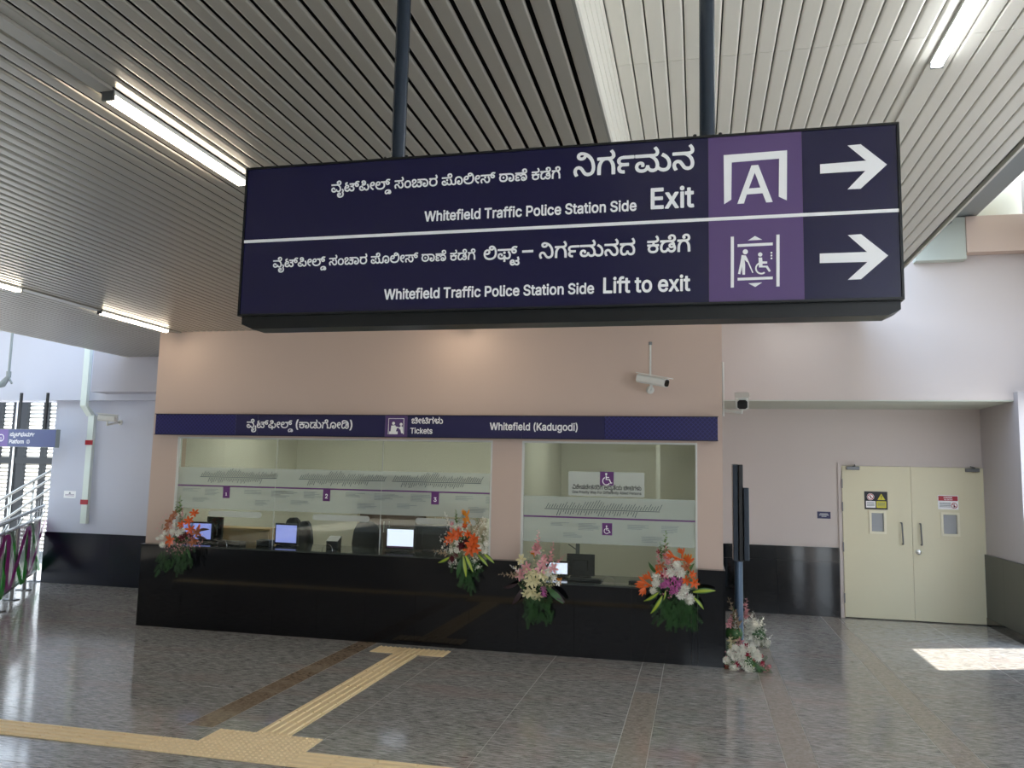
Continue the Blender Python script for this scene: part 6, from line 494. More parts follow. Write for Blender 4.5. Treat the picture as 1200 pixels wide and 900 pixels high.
def notice_lines(cx, win, d=0):
    q = []; rr = random.Random(int(cx*77))
    for dx, z0, n in ((-.55,1.51,3),(-.27,1.51,6),(.22,1.51,4),(.55,1.51,6),(-.42,1.41,4),(.36,1.40,5)):
        for k in range(n): q.append(rect(cx+dx, cx+dx+.1+.13*rr.random(), z0-d-k*.0125-.0035, z0-d-k*.0125))
    o = on_glass(q, 'notice_print', M_INKG, win); o['kind'] = 'stuff'
def badge(x0, x1, z0, z1, name, win): return on_glass([rect(x0,x1,z0,z1)], name, M_PSTRIPE, win, .002)
for cx, ch in ((-5.125,'1'), (-3.915,'2'), (-2.682,'3')):
    b = badge(cx-.042, cx+.042, 1.415, 1.537, 'number_badge', win1)
    flat_shape('numeral', fit(layout(ch), cx-.011 if ch == '1' else cx-.016, cx+.009 if ch == '1' else cx+.016, 1.445), M_WHITE, T(0, YF-.0032, 0) @ XZ, b, .0006)
    notice_lines(cx, win1)
    # frosted pill-shaped label where one speaks through the glass
    px = cx+.12 if ch != '2' else cx+.18
    n = 8; pill = [(px-.30+.03*cos(pi/2+pi*i/n), 1.24+.032*sin(pi/2+pi*i/n)) for i in range(n+1)] + [(px+.30+.03*cos(-pi/2+pi*i/n), 1.24+.032*sin(-pi/2+pi*i/n)) for i in range(n+1)]
    on_glass([pill], 'frosted_label', M_FROST2, win1)
for cx, w in ((-4.99,.95), (-3.75,1.0), (-2.68,.98)): route_map(cx, w, win1)
b = badge(-.93, -.83, 1.165, 1.285, 'number_badge', win2)
b.matrix_local = T(0,0,0)
route_map(-.94, 1.15, win2, 1.41); notice_lines(-.9, win2, .235)
on_glass([rect(-1.275,-.515,1.548,1.79)], 'frosted_label', M_FROST2, win2, .0014)
WHEEL = lambda cx, cy, s: [disc(cx-.06*s, cy+.36*s, .075*s, 12), stroke([(cx-.06*s,cy+.26*s),(cx-.06*s,cy+.0*s),(cx+.16*s,cy+.0*s),(cx+.26*s,cy-.24*s),(cx+.34*s,cy-.20*s)], .075*s),
    stroke([(cx-.06*s,cy+.14*s),(cx+.14*s,cy+.14*s)], .06*s),
    stroke([(cx+(-.04+.25*cos(a))*s, cy+(-.10+.25*sin(a))*s) for a in [radians(115+i*21) for i in range(11)]], .06*s)]
def icon(parts, name, m, M, parent, depth=.0006):
    e = [];  # each piece on its own layer mesh joined: overlapping outlines would cancel out
    b = MB()
    for k, q in enumerate(parts):
        o = flat_shape('piece', q if isinstance(q[0], list) else [q], m, M, None, depth); me = o.data
        b.add([v.co+Vector((0,-k*.00004,0)) for v in me.vertices], [tuple(p.vertices) for p in me.polygons])
        bpy.data.objects.remove(o); bpy.data.meshes.remove(me)
    return b.build(name, m, parent)
wb = on_glass([rect(-.956,-.818,1.655,1.793)], 'wheelchair_badge', M_PSTRIPE, win2, .0022)
icon(WHEEL(-.885, 1.715, .15), 'wheelchair_symbol', M_WHITE, T(0, YF-.0034, 0) @ XZ, wb)
icon(WHEEL(-.88, 1.217, .1), 'wheelchair_symbol', M_WHITE, T(0, YF-.0034, 0) @ XZ, b)
on_glass(fit(layout(['vishesha','adyate','cheetigalu']), -1.235, -.545, 1.615, 1.25), 'kannada_lettering', M_INK, win2)
on_glass(fit(layout('One Priority Way For Differently Abled Persons'), -1.235, -.545, 1.572, 1.1), 'lettering', M_INK, win2)
# arched steel guards around the pass-through holes
for x in (-5.13, -3.87, -2.6):
    MB().tube([(x+.06*cos(a), YW+.0, .889+.07*sin(a)) for a in [pi*i/10 for i in range(11)]], .0025, 6).build('pass_arch', M_STEEL, win1, True)
MB().tube([(-.86+.06*cos(a), YW+.0, .70+.07*sin(a)) for a in [pi*i/10 for i in range(11)]], .0025, 6).build('pass_arch', M_STEEL, win2, True)

# fascia board over the windows
fa = empty('fascia_sign', (-2.9, 8.02, 2.22), 'long dark navy name board reading Whitefield (Kadugodi) above the counter windows', 'sign')
def lf(b, name, m, **k): return b.build(name, m, fa, M=T(2.9,-8.02,-2.22), **k)
FZ0, FZ1 = 2.112, 2.338
for a, b_, m in ((-6.005,-4.99,M_LATT), (-4.988,-4.72,M_NAVY2), (-4.718,-3.227,M_NAVY2), (-2.975,-1.745,M_NAVY2), (-1.743,-.905,M_NAVY2), (-.903,.19,M_LATT)):
    lf(MB().bevbox(a, b_, 8.02, 8.118, FZ0, FZ1, .002), 'board_panel', m)
pp = lf(MB().bevbox(-3.225, -2.977, 8.02, 8.118, FZ0, FZ1, .002), 'board_panel', M_PURP); pp['label'] = 'purple square with the ticket counter pictogram'
lf(MB().box(-6.01, .195, 8.013, 8.03, FZ1, FZ1+.006), 'edge_strip', M_BLKF); lf(MB().box(-6.01, .195, 8.013, 8.03, FZ0-.006, FZ0), 'edge_strip', M_BLKF)
def fprint(polys, name='lettering', m=M_WHITE): return flat_shape(name, polys, m, T(2.9,-.0015,-2.22) @ XZ, fa, .001)
def u(x): return at(x, 500, Y=8.02).x
fprint(fit(layout(['whitefeeld','(','kadugodi',')']), u(289), u(413), 2.195, .95), 'kannada_lettering')
fprint(fit(layout('Whitefield (Kadugodi)'), u(574), u(677), 2.195, 1.12))
fprint(fit(layout(['cheetigalu']), u(482), u(519), 2.255, .95), 'kannada_lettering')
fprint(fit(layout('Tickets'), u(481), u(507), 2.150, 1.1))
cx, cy = -3.101, 2.225
icon([stroke([(cx-.085,cy-.085),(cx-.085,cy+.08),(cx+.085,cy+.08),(cx+.085,cy-.085)], .007), stroke([(cx-.075,cy-.07),(cx+.02,cy-.07)], .03), disc(cx-.03,cy+.03,.017,10), [(cx-.06,cy-.055),(cx-.055,cy+.005),(cx-.01,cy+.01),(cx+.01,cy-.02),(cx+.0,cy-.055)],
      stroke([(cx+.0,cy-.01),(cx+.03,cy-.015)], .012), disc(cx+.055,cy+.02,.016,10), [(cx+.03,cy-.02),(cx+.055,cy+.005),(cx+.075,cy-.01),(cx+.08,cy-.075),(cx+.06,cy-.075),(cx+.05,cy-.04)]], 'ticket_pictogram', M_WHITE, T(2.9,-.0022,-2.22) @ XZ, fa)

# ---------------------------------------------------------------- kiosk interior
ki = struct(MB().box(-5.95, .085, 11.25, 11.3, 0, 2.7).build('wall_office_back', M_INT))
struct(MB().box(-5.95, .085, 8.28, 11.3, 2.62, 2.68).build('ceiling_office', M_INT))
struct(MB().box(-5.95, -5.93, 8.28, 11.25, 0, 2.62).box(.065, .085, 8.28, 11.25, 0, 2.62).build('wall_office_side', M_INT))
struct(MB().box(-1.95, -1.87, 8.75, 11.25, 0, 2.62).build('wall_office_partition', M_INT))
for k in range(18): MB().box(-4.9+k*.11, -4.9+k*.11+.098, 11.235, 11.25, .6, 1.3).build('reflection_strip', mat('beige_reflection_strip','b5a894',.6), ki)  # strips stand in for corrugation reflected in the glass
for i, x in enumerate((-5.0, -3.7, -2.6, -.9)):
    p = empty('ceiling_panel_light', (x, 9.6, 2.6), ['square office ceiling light panel behind window one','square office ceiling light panel behind window two','square office ceiling light panel behind window three','square office ceiling light panel behind the wheelchair window'][i], 'light')
    MB().box(-.32,.32,-.32,.32,.0,.02).build('frame', M_WPL, p); MB().box(-.28,.28,-.28,.28,-.006,-.001).build('diffuser', M_PANEL, p)
cab = empty('cupboard', (-4.25, 11.0, 0), 'dark brown cupboard against the office wall behind window two', 'cupboard')
MB().box(-.42,.42,-.2,.22,0,1.68).build('body', M_BROWN, cab)
for s in (-1, 1):
    d = MB().box(-.41 if s < 0 else .005, -.005 if s < 0 else .41, -.22, -.202, .04, 1.66).build('door', M_BROWN, cab)
    MB().tube([(s*.04,-.235,.9),(s*.04,-.235,1.05)], .008, 6).build('handle', M_STEEL, d)
dk = empty('low_cabinet', (-5.45, 9.05, 0), 'low tan cabinet seen through window one', 'cabinet')
MB().bevbox(-.4,.45,-.15,.15,1.0,1.03,.004).build('top', M_TAN, dk); MB().box(-.38,.43,-.14,-.12,.0,1.0).build('front_panel', M_TAN, dk)
for s in (-.37,.42): MB().box(s-.02,s+.02,-.12,.14,0,1.0).build('side_panel', M_TAN, dk)
dr = empty('office_doorway', (-.1, 10.6, 0), 'white framed glazed office partition seen through the wheelchair window', 'partition')
MB().box(-.42,-.37,-.03,.03,0,2.27).build('upright', M_WPL, dr); MB().box(-.37,.18,-.03,.03,2.22,2.27).build('top_rail', M_WPL, dr)
MB().box(-.37,.18,-.012,.0,.3,1.14).build('white_panel', mat('white_board','f0f4f0',.4), dr)

def monitor(label, cxp, x0, x1, z0, z1, Y, screen, base_z, tilt=0, back=False, bar=None):
    """a flat monitor facing the customer side (-Y) or showing its back"""
    w = (x1-x0)/2; cx = (x0+x1)/2
    e = empty('monitor', (cx, Y, base_z), label, 'monitor', rz=tilt)
    zz0, zz1 = z0-base_z, z1-base_z
    MB().bevbox(-w, w, -.012, .02, zz0, zz1, .005).build('casing', M_BPL, e)
    if screen:
        s = MB().box(-w+.018, w-.018, -.0145, -.0125, zz0+.022, zz1-.018).build('screen', screen, e)
        if bar: MB().box(-w+.018, w-.018, -.016, -.015, zz0+.022, zz0+.04).build('task_bar', M_PSTRIPE, s)
    else:
        MB().bevbox(-w*.55, w*.55, -.03, -.0125, zz0+.05, zz1-.06, .008).build('rear_cover', M_BPL, e)
    MB().prism([(-.03,max(zz0+.05,.03)),(.03,max(zz0+.05,.03)),(.04,.012),(-.04,.012)], 'y', .0205, .045).build('neck', M_BPL, e)
    MB().bevbox(-.1, .1, -.06, .11, .0005, .012, .004).build('base', M_BPL, e)
    return e
def px2(x0, x1, y0, y1, Y):
    a = at(x0, y1, Y=Y); b = at(x1, y0, Y=Y); return a.x, b.x, a.z, b.z
CT, CT2 = .889, .698
def mon(label, box, Y, screen, bz, **k):
    x0, x1, z0, z1 = px2(*box, Y); return monitor(label, 0, x0, x1, max(z0, bz+.015), z1, Y, screen, bz, **k)
mon('monitor with a lit blue screen behind the leftmost bouquet', (213,249,612,636), 8.42, M_SCREEN, CT, tilt=.12)
mon('black monitor seen from behind at window one, right of the lit screen', (240,263,606,637), 8.62, None, CT, tilt=-.2)
mon('monitor with a lit lavender screen between windows one and two', (321,351,614,640), 8.45, M_SCREEN, CT, tilt=-.08)
mon('monitor with a lit pale screen and purple bar, right of the grey chair', (452,487,619,644), 8.42, M_SCREENW, CT, tilt=.02, bar=1)
mon('large black monitor seen from behind at window three, next to the lit screen', (486,527,616,647), 8.55, None, CT)
mon('small monitor with a bright white screen behind the pink bouquet', (638,667,658,684), 8.4, M_SCREENW, CT2, tilt=.1)
mon('large black monitor seen from behind at the wheelchair window', (664,697,650,688), 8.52, None, CT2)
def slab_item(name, label, cat, box, Y, bz, dep, m, parts=()):
    x0, x1, z0, z1 = px2(*box, Y); w = (x1-x0)/2
    e = empty(name, ((x0+x1)/2, Y, bz), label, cat)
    h = max(z1-bz, .02); MB().bevbox(-w, w, -dep/2, dep/2, .001, h, min(.006,h*.3)).build('body', m, e)
    return e, w, h
def keyboard(label, box, Y, bz):
    e, w, h = slab_item('keyboard', label, 'keyboard', box, Y, bz, .14, M_BPL)
    k = MB()
    for i in range(12):
        for j in range(4): k.box(-w+.012+i*(2*w-.024)/12, -w+.009+(i+1)*(2*w-.024)/12, -.055+j*.028, -.031+j*.028, h, h+.005)
    o = k.build('keys', M_BPL, e); o['kind'] = 'stuff'
keyboard('black keyboard on the counter at window one', (258,285,635,641), 8.3, CT)
keyboard('black keyboard on the lower counter at the wheelchair window', (667,705,682,690), 8.25, CT2)
e, w, h = slab_item('receipt_printer', 'small black printer left of the lavender screen', 'printer', (303,319,633,641), 8.35, CT, .12, M_BPL)
MB().box(-w*.7, w*.7, -.03, .0, h, h+.006).build('paper_slot', M_STEELD, e)
e, w, h = slab_item('card_reader', 'black angular card reader on the counter below window two', 'card reader', (384,398,634,643), 8.35, CT, .1, M_BPL)
MB().prism([(-.05,h),(.05,h+.05),(.05,h)], 'x', -w, w).build('display', M_BPL, e)
e, w, h = slab_item('receipt_printer', 'small black printer left of the orange and white bouquet', 'printer', (737,755,684,694), 8.3, CT2, .12, M_BPL)
MB().box(-w*.7, w*.7, -.03, .0, h, h+.006).build('paper_slot', M_STEELD, e)
e = empty('monitor_bracket', (at(677,645,Y=8.7).x, 8.7, CT2), 'grey post with a thin arm above the wheelchair window monitor', 'bracket')
MB().box(-.02,.02,-.01,.01,0,at(677,637,Y=8.7).z-CT2).build('post', M_STEELD, e); zt = at(677,645,Y=8.7).z-CT2
MB().tube([(0,0,zt),(-.1,0,zt+.06)], .006, 6).build('arm', M_STEELD, e)

def chair(label, x0, x1, ztop, Y, m=M_FABRIC, group=None):
    w = (x1-x0)/2; e = empty('office_chair', ((x0+x1)/2, Y, 0), label, 'chair', group)
    zs = .5
    b = MB(); n = 10; rows = []
    prof = [(0,.70),(.2,.92),(.5,1.0),(.78,.88),(.93,.66),(1,.35)]
    zb, zt = zs+.12, ztop
    vs = []; fs = []
    for i, (t, s) in enumerate(prof):
        z = zb+(zt-zb)*t
        for j in range(n+1):
            a = -1+2*j/n; vs.append((w*s*a, .03+.05*(1-a*a)-.04*t, z))
    for i in range(len(prof)-1):
        for j in range(n): q = i*(n+1)+j; fs.append((q,q+1,q+n+2,q+n+1))
    L = len(vs); vs += [(x, y-.06+.0, z) for x, y, z in vs]; fs += [tuple(reversed([i+L for i in f])) for f in fs]
    R = [j for j in range(n+1)] + [i*(n+1)+n for i in range(1,len(prof))] + [(len(prof)-1)*(n+1)+j for j in range(n-1,-1,-1)] + [i*(n+1) for i in range(len(prof)-2,0,-1)]
    for a, c in zip(R, R[1:]+R[:1]): fs.append((a,c,c+L,a+L))
    b.add(vs, fs).build('backrest', m, e, True)
    MB().bevbox(-w*.95, w*.95, .02, .5, zs-.04, zs+.05, .03).build('seat', m, e)
    MB().tube([(0,.25,.1),(0,.25,zs-.04)], .03, 8).build('column', M_BPL, e)
    for k in range(5):
        a = 2*pi*k/5; MB().tube([(0,.25,.1),(.26*cos(a),.25+.26*sin(a),.05)], [.025,.015], 6).build('leg', M_BPL, e)
    return e
x0, x1, _, zt = px2(414,450,611,640,9.1)
c1 = chair('grey office chair in shiny plastic wrap left of the pale screen', x0, x1, zt, 9.1, mat('plastic_wrapped_fabric','3a3f44',.22,var=.2,vscale=20))
x0, x1, _, zt = px2(350,368,611,640,9.4); chair('tall black office chair at window two, right of the lavender screen', x0, x1, zt, 9.4)
x0, x1, _, zt = px2(334,356,607,640,9.75); chair('black office chair farther back behind the lavender screen', x0, x1, zt, 9.75)

# ---------------------------------------------------------------- hanging direction sign
YS = 2.15
S0, S1 = at(276,370,Y=YS), at(1058,352,Y=YS)
SX0, SX1 = at(289,290,Y=YS).x-.0+(-.0), S1.x
SX0 = (at(292,200,Y=YS).x+at(276,370,Y=YS).x)/2; SX1 = (at(1055,140,Y=YS).x+at(1058,352,Y=YS).x)/2
SZ0, SZ1 = (at(276,370,Y=YS).z+at(1058,352,Y=YS).z)/2, (at(292,200,Y=YS).z+at(1055,140,Y=YS).z)/2
sx = (SX0+SX1)/2
sign = empty('direction_sign', (sx, YS, SZ0), 'large navy hanging direction sign with Exit and Lift to exit arrows', 'sign')
SO = T(-sx, -YS, -SZ0)
def sp(b, name, m, parent=None, **k): return b.build(name, m, parent or sign, M=SO, **k)
DEP = .10
fw = .006
sp(MB().box(SX0+fw, SX1-fw, YS+.004, YS+DEP-.004, SZ0+fw, SZ1-fw), 'cabinet', M_BLKF)
for nm, b in (('frame_rail', (SX0,SX1,YS-.004,YS+DEP+.004,SZ1-fw,SZ1)), ('frame_rail', (SX0,SX1,YS-.004,YS+DEP+.004,SZ0,SZ0+fw)), ('frame_stile', (SX0,SX0+fw,YS-.004,YS+DEP+.004,SZ0+fw,SZ1-fw)), ('frame_stile', (SX1-fw,SX1,YS-.004,YS+DEP+.004,SZ0+fw,SZ1-fw))):
    sp(MB().box(*b), nm, M_BLKF)
# under-tray with cut corners
a, b_ = SX0+.006, SX1-.006
sp(MB().prism([(a+.0,SZ0),(b_,SZ0),(b_,SZ0-.022),(b_-.03,SZ0-.037),(a+.035,SZ0-.037),(a,SZ0-.022)], 'y', YS+.012, YS+DEP-.012), 'under_tray', M_BLKF)
PX0, PX1 = at(830.3,260,Y=YS).x, at(941.2,250,Y=YS).x
zl = at(670,265,Y=YS).z
faces = [('message_panel', SX0+fw, PX0, M_NAVY), ('symbol_panel', PX0, PX1, M_PURP), ('arrow_panel', PX1, SX1-fw, M_NAVY)]
fp = {}
for nm, x0, x1, m in faces:
    fp[nm] = sp(MB().box(x0+.0004, x1-.0004, YS, YS+.0035, SZ0+fw, SZ1-fw), nm, m)
    if nm == 'symbol_panel': fp[nm]['label'] = 'purple panel with gate A and lift symbols'
def s2(x, y): p = at(x, y, Y=YS); return (p.x, p.z)
def sprint(polys, name, parent, m=M_WHITE): return flat_shape(name, polys, m, SO @ T(0, YS-.0009, 0) @ XZ, parent, .001)
mp_ = fp['message_panel']
zline = (s2(286,284.3)[1]+s2(1054.6,245.5)[1])/2
sp(MB().box(SX0+fw, SX1-fw, YS-.0016, YS-.0001, zline-.0045, zline+.0045), 'dividing_line', M_WHITE)
def stext(text, l, r, hs=1.0, name=None):
    a = s2(*l); b = s2(*r); zb = (a[1]+b[1])/2
    return sprint(fit(layout(text), a[0], b[0], zb, hs), name or ('lettering' if isinstance(text, str) else 'kannada_lettering'), mp_)
ROW = ['whitepeeld','sanchara','police','thane','kadege']
stext(ROW, (388.3,224.5), (656.7,210)); stext(['nirgamana'], (672,206.5), (813.7,198))
stext('Whitefield Traffic Police Station Side', (497.3,259.3), (746,246.8), 1.12); stext('Exit', (762.5,244.8), (813.5,242), 1.1)
stext(ROW, (320,312.7), (557,305)); stext(['lift'], (566.7,304.5), (609,303)); stext(['nirgamanada'], (631.7,302.9), (744.4,298.4)); stext(['kadege'], (758.4,296.5), (809,294.5))
sprint([rect(s2(612,294)[0], s2(625,294)[0], s2(618,296)[1], s2(618,293.2)[1])], 'dash', mp_)
stext('Whitefield Traffic Police Station Side', (450,350.2), (696.2,344.5), 1.12); stext('Lift to exit', (706.8,344), (809,339.8), 1.12)
# gate A
def zpt(l): return [s2(*p) for p in l]
spn = fp['symbol_panel']
sprint([zpt([(848,182),(922.3,176.3),(922,235),(912.5,230.5),(913,186),(857.5,190.5),(857,234),(848.5,239.5)])], 'gate_symbol', spn)
sprint([zpt([(864,239),(880.5,194),(888.5,193.3),(905.5,236.8),(897.8,237.4),(893.6,226.6),(875.2,228),(871.8,238.5)]), zpt([(877.5,221),(891,220),(884.5,202.5)])], 'letter_a', spn)
# lift pictogram
L = [zpt([(856.3,277.5),(860,277.3),(860,337),(856.3,337.2)]), zpt([(909.7,275.2),(913.5,275),(913.5,335.7),(909.7,335.9)]),
     zpt([(864.3,286.4),(905.5,284.3),(905.5,287.6),(864.3,289.6)]), zpt([(864.3,325.8),(905.5,324.2),(905.5,327.3),(864.3,328.9)]),
     zpt([(876.5,282),(884.7,276.7),(893,281)]), zpt([(877,332.2),(893,331.2),(885,336.4)])]
hx, hy = s2(873.4,295.2); L.append(disc(hx, hy, .0068, 14))
L.append(zpt([(869,299),(874,299.5),(877,305.5),(875.5,307.5),(872.5,304.5),(873.2,310.5),(873,322),(870,322),(869.5,312.5),(867.5,321.5),(864.8,321),(867.5,308)]))
L.append(zpt([(875.5,306.5),(877,305.8),(882.8,319.6),(881.6,320)]))
hx, hy = s2(890.8,298.4); L.append(disc(hx, hy, .0056, 14))
L.append(zpt([(888.8,302),(893,302),(893.5,306.5),(899,306.5),(899,309),(893.5,309.2),(893.5,311.5),(899.5,311.5),(903.2,317.8),(901,318.8),(897.5,313.5),(889.3,313.5)]))
L.append([s2(892+7.2*cos(a), 314.6+7.2*sin(a)) for a in [radians(t) for t in range(-100,-330,-21)]] + [s2(892+5.3*cos(a), 314.6+5.3*sin(a)) for a in [radians(t) for t in range(-310,-89,21)]])
for k in range(3): L.append(zpt([(903,295.5+k*3.3),(905,295.4+k*3.3),(905,297.2+k*3.3),(903,297.3+k*3.3)]))
icon(L, 'lift_pictogram', M_WHITE, SO @ T(0, YS-.0009, 0) @ XZ, spn, .001)
ap = fp['arrow_panel']
sprint([zpt([(961,192.7),(1015,188.5),(993.2,170.7),(1008.5,169.2),(1039.3,193),(1008.5,221.3),(993.2,222),(1014,200.3),(961,203.6)])], 'arrow', ap)
sprint([zpt([(960.6,297.3),(1016,295.4),(993.5,275.6),(1009,274.6),(1040.8,299.6),(1009,327.3),(993.5,328),(1016.5,307),(960.6,308.4)])], 'arrow', ap)
# printed rear face, seen only as a reflection in the counter glass
MB().box(SX0+fw, SX1-fw, YS+DEP-.0035, YS+DEP, SZ0+fw, SZ1-fw).build('rear_panel', M_NAVY, sign, M=SO)
for x, y0, nm in ((466.5,186,0), (829,158,1)):
    p = at(x, y0, Y=YS+DEP/2)
    top = 3.62 if nm == 0 else 3.765
    pl = MB().tube([(p.x,YS+DEP/2,SZ1+.004),(p.x,YS+DEP/2,top)], .0215, 20)
    o = sp(pl, 'hanging_pipe', M_POLE, smooth=True)
    sp(MB().lathe([(.045,0),(.045,.006),(.03,.008)], (p.x,YS+DEP/2,SZ1), 16), 'flange', M_BLKF)
    for s in (-1, 1): sp(MB().lathe([(.005,0),(.005,.018)], (p.x+s*.034,YS+DEP/2-.02,SZ1), 6), 'bolt', M_BLKF)

# ---------------------------------------------------------------- right side: recess, door, walls
YB = 11.4
wb_ = struct(MB().box(.235, 1.80, YB, YB+.15, 0, 2.7).box(3.585, 3.7, YB, YB+.15, 0, 2.7).box(1.80, 3.585, YB, YB+.15, 1.99, 2.7).box(1.70, 3.69, YB+.13, YB+.2, -.01, 2.1).build('wall_back', M_WALL2))
struct(MB().box(.235, 3.53, 10.25, YB+.15, 2.70, 2.80).build('ceiling_recess', M_GRNW))
struct(MB().box(.235, 3.76, 10.25, 10.40, 2.80, 4.86).build('wall_back_upper', M_WALL2)); struct(MB().box(.235, 3.53, 10.245, 10.40, 2.716, 2.80).build('trim_4', M_WALL2))
struct(MB().box(3.53, 3.75, 10.12, 11.55, 0, 2.80).build('wall_right_pier', mat('grey_lilac_wall_paint','bdb8b9',.6,bump=.04,bscale=8)))
struct(MB().box(3.07, 3.76, 10.10, 10.25, 4.43, 4.86).build('trim_5', M_WALL)); struct(MB().box(2.52, 3.065, 10.12, 10.25, 4.355, 4.86).build('trim_6', M_GRNW))
struct(MB().box(1.9, 4.2, 10.40, 10.55, 4.80, 7.2).build('wall_above', M_CREAM))
struct(MB().box(2.3, 3.2, 2.0, 10.25, 4.88, 5.3).build('beam_1', M_STEELG))
br = empty('beam_bracket', (2.74, 8.6, 4.62), 'dark steel bracket under the grey beam beside the right ceiling edge', 'bracket')
MB().tube([(-.25,1.2,-.1),(-.1,1.1,-.02),(.02,1.05,.05),(.05,1.0,.22)], .03, 8).build('hanger', M_STEELD, br); MB().box(0,.05,.95,1.05,.1,.27).build('plate', M_BLKF, br)
# wainscot
def clad(parent, x0, x1, Y, z, m, n, dep=.03):
    for k in range(n):
        a = x0+(x1-x0)*k/n; b = x0+(x1-x0)*(k+1)/n
        for z0, z1 in ((0, z*.79), (z*.79, z)): MB().box(a+.001, b-.001, Y-dep, Y-.001, z0+.001, z1-.001).build('granite_panel', m, parent)
clad(wb_, .25, 1.795, YB, .885, M_BLACK, 2)
for k, (a, b) in enumerate(((10.12,10.75),(10.75,11.37))): MB().box(3.505, 3.529, a+.001, b-.001, .001, .875).build('granite_panel', M_GREEN_GR, bpy.data.objects['wall_right_pier'])
MB().box(3.50, 3.504, 10.12, 11.37, .0, .1).build('skirting', M_BLACK, bpy.data.objects['wall_right_pier'])
MB().box(3.505, 3.75, 10.095, 10.119, .001, .875).build('granite_panel', M_GREEN_GR, bpy.data.objects['wall_right_pier'])
# door
door = struct(MB().box(1.80, 1.845, YB-.02, YB+.1, 0, 1.99).box(3.55, 3.585, YB-.02, YB+.1, 0, 1.99).box(1.845, 3.55, YB-.02, YB+.1, 1.955, 1.99).build('door_1', M_WALL2))
bpy.data.objects['door_1']
DY = YB-.03
leaves = []
for s, (x0, x1) in ((-1,(1.848,2.678)), (1,(2.682,3.547))):
    lf_ = MB(); va = at(*((1021,601) if s < 0 else (1105,603)), Y=DY); vb = at(*((1036,623) if s < 0 else (1122,626)), Y=DY)
    vp = (va.x, vb.x); vz = (vb.z, va.z)
    lf_.box(x0, vp[0], DY, DY+.045, .012, 1.952).box(vp[1], x1, DY, DY+.045, .012, 1.952).box(vp[0], vp[1], DY, DY+.045, .012, vz[0]).box(vp[0], vp[1], DY, DY+.045, vz[1], 1.952)
    o = lf_.build('door_leaf', M_CREAMD, door); leaves.append(o)
    MB().box(vp[0]-.03,vp[0],DY-.016,DY,vz[0]-.03,vz[1]+.03).box(vp[1],vp[1]+.03,DY-.016,DY,vz[0]-.03,vz[1]+.03).box(vp[0],vp[1],DY-.016,DY,vz[1],vz[1]+.03).box(vp[0],vp[1],DY-.016,DY,vz[0]-.03,vz[0]).build('vision_frame', mat('pale_cream_trim','ebe5cc',.4), o)
    g = MB().box(vp[0],vp[1],DY+.012,DY+.018,vz[0],vz[1]).build('vision_pane', mat('reeded_grey_glass','9a9da0' if s < 0 else '83898a',.25), o)
    ha = at(*((1057,613) if s < 0 else (1079,614)), Y=DY-.05); hb = at(1060,638,Y=DY-.05).z; hx = ha.x; ht = ha.z
    MB().tube([(hx,DY-.0,ht),(hx,DY-.045,ht),(hx,DY-.05,ht-.01),(hx+.01,DY-.05,hb+.01),(hx+.01,DY-.045,hb),(hx+.01,DY,hb)], .009, 8).build('door_handle', M_STEELD, o, True)
    cx = (1.98 if s < 0 else 3.40)
    cl = MB().bevbox(cx-.08,cx+.08,DY-.045,DY-.001,1.90,1.945,.005).build('door_closer', M_STEELD, o)
    MB().tube([(cx,DY-.02,1.945),(cx+.02,DY-.08,1.952),(cx-.02*s,DY-.02,1.968)], .008, 6).build('closer_arm', M_STEELD, cl)
    for hz in (1.72, 1.42, .9, .25): MB().box(x0-.008 if s < 0 else x1-.004, x0+.004 if s < 0 else x1+.008, DY-.012, DY, hz-.06, hz+.06).build('hinge', M_STEELD, o)
MB().lathe([(.03,0),(.03,.006),(.012,.01),(.012,.02),(.028,.025),(.028,.045),(.018,.05)], (0,0,0), 14).build('door_knob', M_STEEL, leaves[1], True, M=T(at(1076,647,Y=DY).x,DY,at(1076,647,Y=DY).z) @ Matrix.Rotation(pi/2,4,'X'))
struct(door)
def plate(name, label, x0, x1, z0, z1, Y, m, th=.004):
    e = empty(name, ((x0+x1)/2, Y, (z0+z1)/2), label, 'sign'); o = MB().box(-(x1-x0)/2,(x1-x0)/2,-th,-.0005,-(z1-z0)/2,(z1-z0)/2).build('plate', m, e); return e
def pr(e, polys, m, name='print', th=.0048, k=0): return flat_shape(name, polys, m, T(0,-th-.0004*k,0) @ XZ, e, .0005)
# warning stickers on the leaves
e = plate('warning_sticker', 'four-field warning sticker in black, white and yellow on the left door leaf', at(1013,586,Y=DY).x, at(1040,586,Y=DY).x, at(1026,597,Y=DY).z, at(1026,576,Y=DY).z, DY, mat('sticker_black','16141f',.4))
pr(e, [rect(-.122,-.006,-.094,-.008)], M_WHITE); pr(e, [rect(.006,.122,-.094,-.008)], M_SIGNY)
pr(e, [disc(-.065,.046,.044,20)], M_WHITE); pr(e, [disc(-.065,.046,.040,20), disc(-.065,.046,.031,20)], M_SIGNR, k=1); pr(e, [stroke([(-.092,.070),(-.038,.022)], .008)], M_SIGNR, k=2)
pr(e, [stroke([(-.065,.066),(-.068,.045),(-.058,.026)], .009)], M_INK, k=1)
pr(e, [[(.018,.008),(.112,.008),(.065,.090)]], M_SIGNY); pr(e, [rect(.061,.069,.034,.066), disc(.065,.022,.005,8)], M_INK, k=1)
pr(e, [rect(-.112,-.02,-.030-.014*i,-.024-.014*i) for i in range(4)], M_INKG, k=1); pr(e, [rect(.018,.11,-.030-.014*i,-.024-.014*i) for i in range(4)], M_INKG, k=1)
e = plate('warning_sticker', 'red and white prohibition sticker on the right door leaf', at(1099,589,Y=DY).x, at(1123,589,Y=DY).x, at(1111,597,Y=DY).z, at(1111,580.5,Y=DY).z, DY, M_WHITE)
